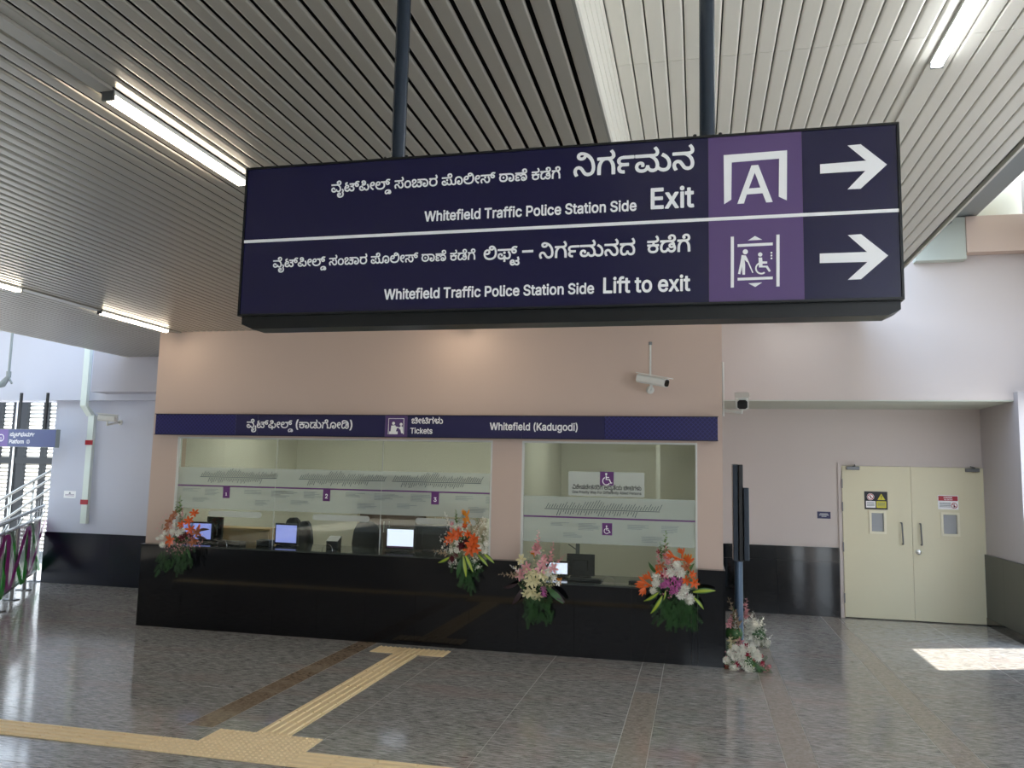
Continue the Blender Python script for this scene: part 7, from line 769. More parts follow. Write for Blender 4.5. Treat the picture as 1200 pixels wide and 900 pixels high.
pr(e, [rect(-.113,.113,.02,.08)], M_SIGNR); pr(e, fit(layout('DANGER'), -.05, .05, .052, 1), M_WHITE, 'lettering', k=1); pr(e, fit(layout('NO ENTRY'), -.045, .055, .028, 1), M_WHITE, 'lettering', k=1)
pr(e, [rect(-.10,.03,-.012-.016*i,-.005-.016*i) for i in range(4)], M_INKG)
pr(e, [disc(.07,-.04,.037,20), disc(.07,-.04,.029,20)], M_SIGNR); pr(e, [stroke([(.046,-.018),(.094,-.062)], .008)], M_SIGNR, k=1); pr(e, [disc(.07,-.023,.006,8), [(.064,-.032),(.076,-.032),(.08,-.062),(.06,-.062)]], M_INK)
e = plate('room_plate', 'small navy room plate on the wall left of the cream double door', 1.535, 1.70, 1.255, 1.345, YB, M_NAVY2, .006)
pr(e, [rect(-.05,.05,.016,.021), rect(-.06,.06,-.002,.004), rect(-.03,.03,-.02,-.015)], M_WHITE, th=.0066)

# ---------------------------------------------------------------- left side
YL = 10.4
wl = struct(MB().box(-9.53, -6.1, YL, YL+.2, 0, 2.705).build('wall_left', M_WALLB))
struct(MB().box(-18, -6.1, 10.25, 10.6, 2.705, 6.2).build('wall_left_upper', M_WALLB))
struct(MB().box(-8.55, -6.1, 9.95, 10.25, 2.80, 3.62).build('beam_2', mat('dull_lilac_paint','b4b2bc',.6)))  # beam in a duller lilac than the adjoining wall
for k in range(3):
    a = -9.53+1.15*k; MB().box(a+.001, a+1.149, YL-.03, YL-.001, .001, .742).build('granite_panel', M_BLUEB, wl)
# galvanised cable tray down the wall
tr = empty('cable_tray', (-8.85, 10.3, .88), 'galvanised cable tray with two red bands running down the left wall', 'cable tray')
M_GALV = mat('galvanised_steel', 'e2ebe4', .35, metal=.15)
lt = lambda b, nm, m: b.build(nm, m, tr, M=T(8.85,-10.3,-.88))
lt(MB().box(-8.93,-8.83,10.19,10.249,2.62,3.6), 'upper_channel', M_GALV)
lt(MB().prism([(10.19,2.62),(10.249,2.62),(10.399,2.50),(10.34,2.47)], 'x', -8.93, -8.83), 'bend', M_GALV)
lt(MB().box(-8.90,-8.80,10.34,10.399,.885,2.49), 'lower_channel', M_GALV)
for z in (2.08, 1.20): lt(MB().box(-8.915,-8.785,10.333,10.339,z-.035,z+.035), 'red_band', M_RED)
e = plate('notice_sheet', 'small white paper notice on the left wall beside the cable tray', -9.27, -9.06, 1.25, 1.355, YL, M_WHITE, .0015)
pr(e, [[(-.02,.01),(.02,.01),(0,.04)]], M_INKG, th=.002); pr(e, [rect(-.08,.08,-.005-.018*i,.001-.018*i) for i in range(2)], M_PSTRIPE, th=.002)

def bullet_cam(label, tip, tail, mount, r=.04, Y=None):
    """camera housing from tail to tip with a bracket reaching the mounting point"""
    tip, tail, mount = Vector(tip), Vector(tail), Vector(mount); e = empty('security_camera', tuple(mount), label, 'camera')
    o = lambda p: Vector(p)-mount
    d = (tip-tail).normalized(); up = Vector((0,0,1)); side = d.cross(up).normalized(); up = side.cross(d)
    a, b = o(tail), o(tip); w = r; h = r*.95
    def ring(p, k=1): return [p+side*(sx*w*k)+up*(sz*h*k) for sx, sz in ((-1,-.6),(-.6,-1),(.6,-1),(1,-.6),(1,.6),(.6,1),(-.6,1),(-1,.6))]
    m = MB(); vs = ring(a,.85)+ring(a+d*.012)+ring(b); m.add(vs, [tuple(range(7,-1,-1)), tuple(range(16,24))]+[(q*8+i,q*8+(i+1)%8,q*8+8+(i+1)%8,q*8+8+i) for q in range(2) for i in range(8)])
    m.build('housing', M_WPL, e)
    vs = [a+side*s*w*1.12+up*(h*1.12+t)+d*q for q in (-.005,(b-a).length+.035) for s in (-1,1) for t in (0,.008)]
    MB().add(vs, [(0,1,3,2),(4,6,7,5),(0,4,5,1),(2,3,7,6),(0,2,6,4),(1,5,7,3)]).build('sun_shield', M_WPL, e)
    fc = b+d*.002; vs = ring(fc,.8)+ring(fc+d*.004,.8); MB().add(vs, [tuple(range(7,-1,-1)), tuple(range(8,16))]+[(i,(i+1)%8,8+(i+1)%8,8+i) for i in range(8)]).build('front_window', M_LENS, e)
    jn = (a+b)/2-up*h*1.0
    MB().tube([jn, jn-up*.05, Vector((0,-.02,-.0))+(jn-up*.05)*.0+Vector((0,0,0))], [.014,.014,.018], 8).build('bracket', M_WPL, e, True)
    MB().lathe([(.04,0),(.04,.012),(.02,.018)], (0,0,0), 12).build('wall_plate', M_WPL, e, True, M=Matrix.Rotation(pi/2,4,'X') if abs(mount.y-YW) < .01 or abs(mount.y-YL) < .01 else Matrix.Rotation(pi/2,4,'Y'))
    return e
p = at(762,457,Y=YW-.001)
bc = bullet_cam('white bullet camera mounted on the ticket office wall above the name board', at(781,449,Y=7.80), at(748,443,Y=7.96), p, .044)
MB().tube([(0,-.005,.12),(0,-.005,.46)], .011, 8).build('conduit', M_WPL, bc, True); MB().lathe([(.017,0),(.017,.03)], (0,-.005,.455), 10).build('conduit_cap', M_STEELD, bc)
k2 = KX1+.002
bullet_cam('white box camera on the side of the ticket office, facing the hall', at(870,474,Y=7.95), at(869,468,Y=8.25), (KX1, 8.25, at(846,481,Y=8.25).z), .058)
tag(MB().tube([(KX1+.012,8.2,2.36),(KX1+.012,8.2,2.9)], .010, 8).build('conduit', M_WPL, None, True), 'thin white conduit down the right corner of the ticket office', 'conduit')
bullet_cam('grey bullet camera on the left wall right of the cable tray', at(116,489,Y=10.05), at(137,491,Y=10.12), at(141,495,Y=YL-.001), .05)
dm = empty('hanging_camera', (at(10,440,Y=9.9).x, 9.9, at(10,440,Y=9.9).z), 'grey camera hanging on a vertical pipe at the far left edge', 'camera')
MB().tube([(0,0,.0),(0,0,3.3+.9-dm.location.z)], .018, 8).build('drop_pipe', M_STEELG, dm, True)
MB().lathe([(.035,0),(.035,.09)], (0,0,-.03), 12).build('joint', M_STEELG, dm, True)
MB().tube([(.0,0,-.02),(-.07,-.02,-.13),(-.2,-.05,-.16)], [.03,.05,.055], 10).build('camera_body', M_STEELG, dm, True); MB().tube([(.0,0,-.02),(.07,0,-.12)], .015, 8).build('arm', M_STEELG, dm)

# louvred window wall far left
YV = 13.0
lw = struct(MB().box(-18, -9.0, YV+.05, YV+.12, 2.96, 3.4).box(-18,-9.0,YV-.05,YV+.12,-.1,.12).build('window_3', M_STEELG))
M_LOUV = mat('unlit_louvre_blade','a39e92',.5)  # blade colour darkened to stand for the unlit hall side
M_MULL = mat('charcoal_mullion','14191d',.5)
def xv(px, Y=YV): return at(px, 520, Y=Y).x
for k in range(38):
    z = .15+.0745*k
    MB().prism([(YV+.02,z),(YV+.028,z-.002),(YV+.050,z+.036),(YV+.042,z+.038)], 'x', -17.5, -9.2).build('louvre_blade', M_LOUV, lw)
for a, b in ((-3,2.5), (15,20), (22.5,32), (50.5,56)):
    MB().box(xv(a), xv(b), YV-.06, YV+.01, .0, 2.96).build('mullion', M_MULL, lw)
for k in range(5): MB().box(-14.4-.8*k, -14.25-.8*k, YV-.06, YV+.01, 0, 2.96).build('mullion', M_MULL, lw)
MB().box(xv(20), xv(22), YV-.09, YV-.065, 0, 2.96).build('mullion_cap', M_STEEL, lw)
zb = at(40,540,Y=YV).z; MB().box(-17.5, -9.2, YV-.075, YV-.062, zb-.06, zb+.06).build('transom', M_MULL, lw)
struct(MB().box(-11.3, -9.53, 10.6, YV, -.05, -.018).build('landing', M_GROUT))

# platform sign
x0 = at(0,513,Y=10.1).x-.75; x1 = at(68,513,Y=10.1).x; z0 = at(30,524,Y=10.1).z; z1 = at(30,503,Y=10.1).z
ps = empty('platform_sign', ((x0+x1)/2, 10.1, z0), 'slate blue and lilac platform 2 sign hanging before the louvred window', 'sign'); ox = (x0+x1)/2
MB().bevbox(x0-ox, x1-ox, -.04, .04, 0, z1-z0, .004).build('cabinet', M_STEELG, ps)
sq = at(12,513,Y=10.1).x
M_SLATE = mat('slate_blue_sign_film','5c6590',.3); M_LILAC = mat('lilac_sign_film','7a63a8',.3)
MB().box(sq-ox, x1-ox-.005, -.0425, -.0405, .006, z1-z0-.006).build('message_panel', M_SLATE, ps)
MB().box(x0-ox+.005, sq-ox, -.0425, -.0405, .006, z1-z0-.006).build('symbol_panel', M_LILAC, ps)
def pprint(polys, nm='lettering', m=M_WHITE, k=0): return flat_shape(nm, polys, m, T(-ox,-.0432-k*.0005,-z0) @ XZ, ps, .0006)
xa = lambda px: at(px,513,Y=10.1).x
pprint(fit(layout(['platform']), xa(14), xa(43), z0+(z1-z0)*.60, 1.0), 'kannada_lettering'); pprint(fit(layout('Platform'), xa(14), xa(31), z0+(z1-z0)*.2, 1.15))
c = (xa(36), z0+(z1-z0)*.30); pprint([disc(*c,.03,16), disc(*c,.024,16)], 'number_ring'); pprint(fit(layout('2'), c[0]-.010, c[0]+.010, c[1]-.013, 1))
c = (xa(4), z0+(z1-z0)*.5); pprint([disc(*c,.055,20), disc(*c,.044,20)], 'number_ring'); pprint(fit(layout('1'), c[0]-.012, c[0]+.012, c[1]-.027, 1))
for px in (22, 55-2):
    MB().box(at(px,500,Y=10.1).x-ox-.015, at(px,500,Y=10.1).x-ox+.015, -.015, .015, z1-z0, 2.80-z0).build('hanger', M_BLKF, ps)

M_RAIL = mat('satin_steel_rail', '9b9d9c', .35, metal=.9)
# ramp railing with ribbons
RA, RB = Vector((-8.62,8.92)), Vector((-9.66,10.40)); RD = (RB-RA)
rail = empty('ramp_railing', (RA.x, RA.y, 0), 'steel railing wound with green and magenta ribbons at the left edge', 'railing')
def rp(t, z, off=0):
    n = Vector((-RD.y, RD.x)).normalized(); p = RA+RD*t+n*off; return (p.x-RA.x, p.y-RA.y, z)
ts = [-1.0,-.5,0,.5,1.0]
for t in ts:
    MB().tube([rp(t,0),rp(t,.93)], .024, 8).build('post', M_RAIL, rail, True)
    c = rp(t,0); MB().box(c[0]-.09,c[0]+.09,c[1]-.05,c[1]+.05,.001,.012).build('base_plate', M_STEELD, rail)
MB().tube([rp(-1,.90),rp(1,.94)], .022, 8).build('top_rail', M_RAIL, rail, True)
MB().tube([rp(-1,.14),rp(1,.16)], .018, 8).build('bottom_rail', M_STEELD, rail, True)
MB().tube([rp(-1,1.04,-.06),rp(.85,1.12,-.06),rp(.93,1.13,-.06)], .024, 10).build('handrail', M_RAIL, rail, True)
for t in ts: MB().tube([rp(t,.92),rp(t,1.05,-.06)], .01, 6).build('rail_bracket', M_RAIL, rail, True)
for k in range(1, 44):
    t = -1+2*k/44
    MB().tube([rp(t,.16),rp(t,.90)], .006, 5).build('baluster', M_RAIL, rail, True)
def ribbon(t0, up, m, n=6, ph=1):
    """band wound in a zig-zag between the rails"""
    P = []; N = 24
    for i in range(n*N+1):
        s = i/N; t = t0+.225*s*2*.9; z = .53+.38*cos(pi*s+(0 if up else pi)); off = .035*sin(pi*s+pi/2)+(.012 if up else -.012); P.append((t, z, off-.03))
    vs = []; 
    for i, (t, z, o) in enumerate(P):
        if t > 1: break
        sw = .07*(1+.15*sin(i*.9))
        a = rp(t-.0, z, o); vs += [(a[0]+RD.x*sw*.85, a[1]+RD.y*sw*.85, a[2]), (a[0]-RD.x*sw*.85, a[1]-RD.y*sw*.85, a[2]), (a[0]-RD.x*sw*.85, a[1]-RD.y*sw*.85+.006, a[2]), (a[0]+RD.x*sw*.85, a[1]+RD.y*sw*.85+.006, a[2])]
    k = len(vs)//4; fs = []
    for i in range(k-1):
        for j in range(4): fs.append((i*4+j, i*4+(j+1)%4, i*4+4+(j+1)%4, i*4+4+j))
    fs += [(3,2,1,0), tuple(4*(k-1)+j for j in range(4))]
    return MB().add(vs, fs).build('ribbon', m, rail, True)
ribbon(-1, True, M_GREEN, 5)['label'] = 'green satin ribbon'; ribbon(-1, False, M_MAG, 5)['label'] = 'magenta satin ribbon'

# stair handrails before the louvred window
YR = 11.4
sr = empty('stair_railing', (at(62,600,Y=YR).x, YR, 0), 'steel stair railing rising to the right behind the left wall', 'railing'); so = sr.location.x
def q(px, py, dx=0): p_ = at(px, py, Y=YR); return (p_.x-so+dx, 0, p_.z)
def ln(a, b, r, nm):
    A = Vector(q(*a)); B = Vector(q(*b)); D = B-A; MB().tube([A-D*.25, B+D*.12], r, 8).build(nm, M_RAIL, sr, True)
ln((0,586),(64,549),.024,'handrail'); ln((0,598),(64,558),.02,'middle_rail'); ln((0,612),(64,569),.02,'lower_rail')
for px in (10, 38, 66):
    a = q(px, 586-.578*px); MB().box(a[0]-.02,a[0]+.02,.03,.05,0,a[2]).build('post', M_RAIL, sr)
for k in range(16):
    px = 20+k*3; a = q(px, 616-.66*px); MB().tube([(a[0],.02,.15),(a[0],.02,a[2])], .004, 4).build('mesh_wire', M_STEELD, sr)
for k in range(9): MB().tube([(q(20,600)[0],.02,.4+.08*k),(q(66,600)[0],.02,.4+.08*k)], .004, 4).build('mesh_wire', M_STEELD, sr)

# ---------------------------------------------------------------- display totem (seen edge-on)
tx, ty = .415, 8.95
tt = empty('display_totem', (tx, ty, 0), 'slim dark blue-black display totem seen edge-on by the right corner of the counter', 'display')
MB().tube([(.0,0,0),(.0,0,1.0)], .043, 16).build('column', mat('blue_grey_pipe_paint','5a6d82',.3,metal=.3), tt, True)
MB().bevbox(-.057,-.002,-.12,.16,.90,1.895,.006).build('screen_housing', M_POLE, tt)
MB().bevbox(.0,.045,-.15,.15,.90,1.90,.006).build('screen_frame', M_BLKF, tt); MB().bevbox(.047,.10,-.2,.1,.915,1.66,.006).build('side_screen', M_POLE, tt)
MB().bevbox(-.058,.001,-.125,.165,1.896,1.905,.003).build('top_cap', M_STEELD, tt); MB().lathe([(.09,.001),(.09,.012),(.05,.02)], (0,0,0), 20).build('base_plate', M_STEELD, tt)

# ---------------------------------------------------------------- unseen walls and roofs, shaped to block sun and sky
struct(MB().box(-18, 3.75, -12.2, -12, 0, 4.2).build('wall_rear', mat('dark_taupe_paint','5c5a56',.6)))  # unseen; closes the rear so the granite reflects a dark surface
struct(MB().box(3.53, 3.75, 4.6, 9.05, 0, 2.7).box(3.53,3.75,-1.0,.4,0,2.7).box(3.53,3.75,-7,-5.5,0,2.7).build('wall_right', M_WALL2))
struct(MB().box(3.72, 3.84, -12, 10.26, 2.7, 5.3).build('wall_right_lintel', M_WALL2))  # unseen lintel wall, raised to block stray sun
struct(MB().box(-18.2, -7.98, -12.2, 10.6, 6.2, 6.35).build('roof_sky_shade', M_CREAM))  # unseen cover, added to keep sky out of the granite's reflections
struct(MB().box(-18.2, -18, -12.2, 2.5, 0, 6.2).box(-18.2,-18,10.6,13.1,0,6.2).build('wall_sky_shade', mat('dark_taupe_paint','5c5a56',.6)))  # unseen, added to cut sky light coming in from the left
struct(MB().box(-18, -7.98, -12.2, -12, 4.2, 6.2).build('wall_rear_upper', mat('dark_taupe_paint','5c5a56',.6)))
struct(MB().box(1.88, 5.6, -12.2, 10.55, 7.2, 7.35).build('roof_sun_shade', M_CREAM))  # unseen overhang, added to stop sun passing over the lintel
# ---------------------------------------------------------------- bouquets
def petal_mat(n, c, r=.55): return mat(n, c, r, var=.08, vscale=30)
F_W = petal_mat('white_petal','efece0'); F_C = petal_mat('cream_petal','e9dfae'); F_O = petal_mat('orange_petal','e0611c'); F_A = petal_mat('amber_petal','e08a1c')
F_P = petal_mat('pink_petal','e2a3a6'); F_M = petal_mat('mauve_pink_petal','c065a0'); F_R = petal_mat('crimson_petal','a8173c'); F_D = petal_mat('dark_red_petal','5c0f1c')
F_B = petal_mat('bronze_petal','a5623a'); L_G = mat('dark_green_leaf','365f2c',.5,var=.3,vscale=20); L_Y = mat('lime_leaf_stripe','a8b83c',.45); L_D = mat('dark_bronze_leaf','3a2a2c',.5); F_G = mat('fresh_green_stem','5c7a3c',.5)
F_T = petal_mat('tan_blossom','a08a70')
def petal(b, base, d, up, L, w, curl=.3, seg=3):
    """a cupped petal, closed below with a second skin, from base along d"""
    d = d.normalized(); s = d.cross(up).normalized(); n = s.cross(d); P = []
    for i in range(seg+1):
        t = i/seg; ww = w*(.35+1.3*t)*(1-t*t*.72) if i < seg else w*.12
        c = base+d*L*t+n*(curl*L*t*t)
        P.append((c-s*ww+n*ww*.25, c-n*.001, c+s*ww+n*ww*.25))
    o = len(b.v); b.v += [tuple(p) for r in P for p in r]
    for i in range(seg):
        for j in range(2): q = o+i*3+j; b.f.append((q, q+1, q+4, q+3))
def mesh_of(b, name, m, m2=None):
    me = bpy.data.meshes.new(name); me.from_pydata(b.v, [], b.f); me.materials.append(m)
    if m2: me.materials.append(m2)
    me.polygons.foreach_set('use_smooth', [True]*len(me.polygons)); return me
def mum(m):   # chrysanthemum head: layered short petals over a dome, unit radius, facing -Y
    b = MB(); r = random.Random(3)
    b.lathe([(.3,-.3),(.55,0),(.35,.3),(.1,.42)], n=8)
    for k, (el, n) in enumerate(((-25,13),(0,13),(25,12),(48,9),(70,5))):
        for i in range(n):
            a = 2*pi*(i+.5*(k%2))/n+r.uniform(-.1,.1); e = radians(el+r.uniform(-6,6)); d = Vector((cos(a)*cos(e), sin(a)*cos(e), sin(e)))
            petal(b, d*.4, d, Vector((0,0,1)) if el < 60 else Vector((0,1,.2)), .62, .17, .35, 2)
    return b
def lily():   # six long recurved petals and stamens
    b = MB()
    for i in range(6):
        a = 2*pi*i/6+(.1 if i%2 else 0); d = Vector((cos(a)*.85, sin(a)*.85, .75 if i%2 else .6))
        petal(b, Vector((cos(a)*.06, sin(a)*.06, 0)), d, Vector((0,0,1)), 1.15, .3, -.3, 4)
    for i in range(5):
        a = 2*pi*i/5; b.tube([(0,0,0),(cos(a)*.16,sin(a)*.16,.6)], [.02,.03], 4)
    return b
def rose():
    b = MB(); b.lathe([(.1,-.4),(.5,-.1),(.42,.3),(.12,.42)], n=8)
    for k, (n, R, e, L) in enumerate(((6,.3,.15,.75),(5,.22,.6,.65),(4,.12,1.1,.55))):
        for i in range(n):
            a = 2*pi*(i+.5*k)/n; d = Vector((cos(a)*cos(e), sin(a)*cos(e), sin(e))); petal(b, Vector((cos(a)*R,sin(a)*R,-.1)), d, Vector((0,0,1)), L, .3, .5, 3)
    return b
def bird():   # bird of paradise: long beak sheath and upright pointed sepals
    b = MB(); b.tube([(-.7,0,-.25),(-.2,0,0),(.5,0,.18),(1.1,0,.25)], [.05,.13,.09,.01], 6)
    for i, (a, L) in enumerate(((35,1.1),(55,1.25),(75,1.2),(98,1.0),(20,.9))):
        d = Vector((cos(radians(a)), .22*(i-2), sin(radians(a)))); petal(b, Vector((-.1+.08*i,0,.05)), d, Vector((0,1,0)), L, .17, .05, 3)
    return b
def spray():  # a gladiolus spike: stem with paired blossoms shrinking to the tip, unit height
    b = MB(); b.tube([(0,0,0),(.02,0,.5),(-.02,0,1)], [.018,.014,.006], 5)
    for k in range(11):
        z = .15+.078*k; s = .17*(1-.075*k); a = k*2.4
        c = Vector((cos(a)*.05, sin(a)*.05, z))
        for i in range(4):
            t = a+(i-1.5)*.75; petal(b, c, Vector((cos(t), sin(t), .9)), Vector((0,0,1)), s*1.2, s*.42, -.1, 2)
    return b
def leaf(w=.13, curl=-.8):
    b = MB(); seg = 8
    P = []
    for i in range(seg+1):
        t = i/seg; ww = w*sin(pi*min(.985, .06+.94*t))**.8; z = .35*t; x = t; y = curl*t*t*.55
        for s, k in ((-1,.06),(-.55,.02),(0,0),(.55,.02),(1,.06)): P.append((x, s*ww, z+y+k*ww*3))
    fs = [(i*5+j, i*5+j+1, i*5+j+6, i*5+j+5) for i in range(seg) for j in range(4)]
    b.add(P, fs); return b
FM = {}
for k, m in (('w',F_W),('c',F_C)): FM['mum_'+k] = ('chrysanthemum', mesh_of(mum(m), 'chrysanthemum', m))
for k, m in (('o',F_O),('p',F_P),('c',F_C),('w',F_W),('b',F_B)): FM['lily_'+k] = ('lily', mesh_of(lily(), 'lily', m))
for k, m in (('m',F_M),('r',F_R),('d',F_D),('p',F_P),('o',F_O),('w',F_W)): FM['rose_'+k] = ('rose', mesh_of(rose(), 'rose', m))
for k, m in (('o',F_O),('a',F_A)): FM['bird_'+k] = ('bird_of_paradise', mesh_of(bird(), 'bird_of_paradise', m))
for k, m in (('p',F_P),('w',F_W),('g',F_G),('t',F_T)): FM['spike_'+k] = ('gladiolus_spike', mesh_of(spray(), 'gladiolus_spike', m))
def leafmesh(m, m2):
    me = mesh_of(leaf(), 'leaf', m, m2)
    for i, p in enumerate(me.polygons): p.material_index = 1 if i % 4 in (1,2) else 0
    return me
FM['leaf_v'] = ('leaf', leafmesh(L_G, L_Y)); FM['leaf_d'] = ('leaf', leafmesh(L_D, L_D)); FM['leaf_g'] = ('leaf', leafmesh(L_G, L_G))
GROW = {'lil': 1.3, 'mum': 1.2, 'ros': 1.3, 'spi': 1.1, 'lea': 1.1, 'bir': 1.1}
FACE = Matrix.Rotation(pi/2, 4, 'X')       # flower axis +Z turned to -Y, towards the hall
def bouquet(label, cpx, Y, items, foliage, filler, base, seed, bulge=.10, R=40, floor_standing=False):
    """items: (kind, px, py, size in px, angle); foliage and filler: pixel ellipses (cx, cy, rx, ry, count)"""
    rr = random.Random(seed); c = at(*cpx, Y=Y); k = 1/ (FPX*.985) * Y
    e = empty('bouquet', tuple(base), label, 'flowers', 'flower bouquets at the ticket counter'); o = Vector(base)
    def loc(px, py, deep=0):
        d = min(1, ((px-cpx[0])**2+(py-cpx[1])**2)/(R*R)); p = at(px, py, Y=Y-bulge*(1-d)+deep); return p-o
    for it in items:
        kind, px, py, s = it[:4]; s *= GROW.get(kind[:3], 1.2); ang = it[4] if len(it) > 4 else None; nm, me = FM[kind]; p = loc(px, py); S = s*k
        if kind[:4] == 'spik':
            M = Matrix.Translation(p) @ Matrix.Rotation(radians(ang or 0), 4, 'Y') @ Matrix.Rotation(rr.uniform(0,6), 4, 'Z') @ Matrix.Diagonal((S*.9,S*.9,S,1))
        elif kind[:4] == 'leaf':
            M = Matrix.Translation(p) @ Matrix.Rotation(radians(-(ang or 0)), 4, 'Y') @ Matrix.Rotation(pi/2*.75, 4, 'X') @ Matrix.Diagonal((S,S,S,1))
        elif kind[:4] == 'bird':
            M = Matrix.Translation(p) @ Matrix.Rotation(radians(-(ang or 0)), 4, 'Y') @ Matrix.Diagonal((S*.55,S*.55,S*.55,1))
        else:
            tx = (px-cpx[0])/R*.8; tz = -(py-cpx[1])/R*.8
            M = Matrix.Translation(p) @ Matrix.Rotation(tx, 4, 'Z') @ Matrix.Rotation(-tz, 4, 'X') @ FACE @ Matrix.Rotation(rr.uniform(0,6), 4, 'Z') @ Matrix.Scale(S/2/(1.0 if kind[:3] != 'lil' else 1.05), 4)
            if kind[:3] in ('mum','ros','lil'):
                pass
        inst(nm, me, e, M)
    # ferns and stems
    b = MB()
    for cx, cy, rx, ry, n in foliage:
        for i in range(n):
            a = rr.uniform(0, 2*pi); q = rr.random()**.5; px = cx+rx*q*cos(a); py = cy+ry*q*sin(a); p = loc(px, py, .015)
            L = rr.uniform(7, 15)*k; th = rr.uniform(-.8,.8)+(pi if rr.random() < .8 else 0); d = Vector((sin(th), rr.uniform(-.6,.2), cos(th))).normalized()
            sd = d.cross(Vector((0,-1,0))).normalized()
            for t in range(7):
                f = .12+.13*t; cc = p+d*L*f
                for s in (-1,1): petal(b, cc, d+sd*s*1.3, Vector((0,-1,0)), L*.30*(1-.08*t), L*.022, .1, 2)
            b.tube([p, p+d*L], .0012, 3)
    me = mesh_of(b, 'fern_foliage', L_G); f = inst('fern_foliage', me, e); f['kind'] = 'stuff'
    b = MB()
    for cx, cy, rx, ry, n in filler[1]:
        for i in range(n):
            a = rr.uniform(0, 2*pi); q = rr.random()**.5; p = loc(cx+rx*q*cos(a), cy+ry*q*sin(a), rr.uniform(-.02,.03)); s = rr.uniform(.7,1.3)*k*1.25
            for j in range(4):
                t = 2*pi*j/4+a; petal(b, p, Vector((cos(t),-.6,sin(t))), Vector((0,-1,0)), s*1.3, s*.5, .2, 1)
            if i % 3 == 0: b.tube([p, p+Vector((rr.uniform(-.02,.02),.02,-.03))], .0008, 3)
    me = mesh_of(b, 'filler_blossoms', filler[0]); f = inst('filler_blossoms', me, e); f['kind'] = 'stuff'
    # moss-wrapped holder the stems are pushed into
    cl = c-o
    inst('holder', mesh_of(MB().lathe([(.03,-.07),(.075,-.05),(.09,.0),(.07,.05),(.03,.06)], tuple(cl+Vector((0,.0,0))), 12), 'holder', L_G), e)
    return e
yb = YG-.07
def base_at(px, py): p = at(px, py, Y=YG-.01); return (p.x, YG-.01, p.z)
def at_floor(p): return p
bouquet('leftmost counter bouquet of orange lilies, bronze lilies and white chrysanthemums', (212,630), yb, [
    ('lily_o',222,611,10),('lily_o',224,621,10),('lily_o',201,633,12),('lily_o',213,615,8),('lily_o',228,602,9),('lily_b',204,607,10),('lily_b',200,612,11),('lily_b',198,618,10),('lily_b',206,602,8),
    ('rose_w',209,604,5),('rose_w',212,601,4),('mum_w',207,615,7),('mum_w',203,623,8),('mum_w',210,625,9),('mum_w',194,624,6),('mum_w',190,629,7),('mum_w',185,631,5),('mum_w',191,638,8),('mum_w',215,621,5),
    ('rose_d',214,630,8),('rose_r',212,629,6),('rose_d',219,626,6),('lily_b',231,624,10),('lily_b',227,634,9),('rose_d',224,628,6),('bird_o',232,622,12,10),
    ('spike_g',211,606,26,-4),('spike_g',207,603,16,-6),('spike_p',213,607,14,2),('leaf_d',232,622,14,10),('leaf_d',230,629,14,-10),('leaf_g',220,643,12,-70)],
    [(206,652,18,14,46),(189,658,4,12,14),(210,622,22,20,26),(216,648,10,12,16)], (F_P, [(210,640,18,10,110),(228,630,12,12,50),(205,620,22,20,60)]), base_at(208,644), 1)
bouquet('bouquet of orange lilies with an amber bird of paradise right of window three', (546,634), yb, [
    ('bird_a',547,606,14,60),('bird_a',550,611,12,100),('rose_o',545,616,6),('bird_a',544,616,8,10),('lily_o',532,628,12),('lily_o',526,633,9),('lily_o',538,626,10),('lily_o',554,638,13),('lily_o',555,631,10),('lily_o',551,644,12),('lily_o',558,643,9),('lily_o',548,626,7),
    ('mum_w',562,640,7),('mum_w',570,637,7),('mum_w',568,645,8),('mum_w',536,644,8),('rose_w',529,645,6),('rose_w',536,636,6),('rose_w',556,657,5),('rose_w',560,664,5),
    ('rose_d',541,640,9),('rose_d',546,635,6),('rose_d',530,654,9),('rose_d',535,650,6),('rose_p',530,614,5),('rose_p',538,620,5),('rose_p',529,620,4),
    ('spike_w',528,618,18,-25),('spike_g',535,616,18,-5),('spike_t',558,622,14,20),('spike_t',528,650,22,-80),('leaf_v',543,652,22,-80),('leaf_v',545,650,20,-62),('leaf_v',560,650,16,-45),('leaf_v',566,648,16,-38),('leaf_v',528,652,16,-150),
    ('leaf_g',540,655,20,-100)],
    [(546,664,18,14,40),(548,676,6,12,22),(546,636,24,24,30)], (F_W, [(566,620,10,14,70),(540,630,26,22,80),(556,660,12,8,40),(533,660,8,6,30),(525,636,10,12,40)]), base_at(546,650), 2)
bouquet('pink and cream lily bouquet at the left of the wheelchair window', (631,672), yb, [
    ('lily_p',629,646,10),('rose_p',629,640,7),('bird_a',626,650,8,80),('lily_c',612,656,10),('rose_c' if 0 else 'rose_w',611,658,7),('lily_p',618,665,10),('lily_p',611,673,11),('lily_p',634,666,11),('lily_p',637,659,9),('rose_p',616,667,7),('rose_m',634,669,7),
    ('lily_c',623,681,12),('lily_c',627,680,11),('lily_c',620,672,10),('lily_c',623,693,13),('lily_c',617,695,9),('lily_c',630,697,10),('lily_c',636,674,10),('lily_c',628,671,9),('mum_w',642,671,9),('rose_w',649,677,6),('rose_w',654,683,6),('rose_w',632,648,5),
    ('rose_m',637,690,7),('rose_m',637,696,7),('lily_p',648,666,9),('rose_p',638,653,6),('rose_w',649,663,5),('bird_a',657,682,8,70),('rose_p',645,656,5),
    ('spike_p',629,650,26,3),('spike_p',643,662,25,12),('spike_p',650,662,16,45),('spike_t',612,675,26,-88),('spike_w',612,672,16,-60),('leaf_d',612,690,20,-120),('leaf_d',642,690,22,-35),('leaf_d',640,666,10,60),('leaf_g',640,688,24,-40),('leaf_d',606,684,16,-160)],
    [(629,706,16,15,60),(622,718,4,8,8),(645,712,6,14,14),(630,676,24,24,40)], (F_C, [(630,672,28,28,150),(640,680,12,10,60)]), base_at(631,690), 3)
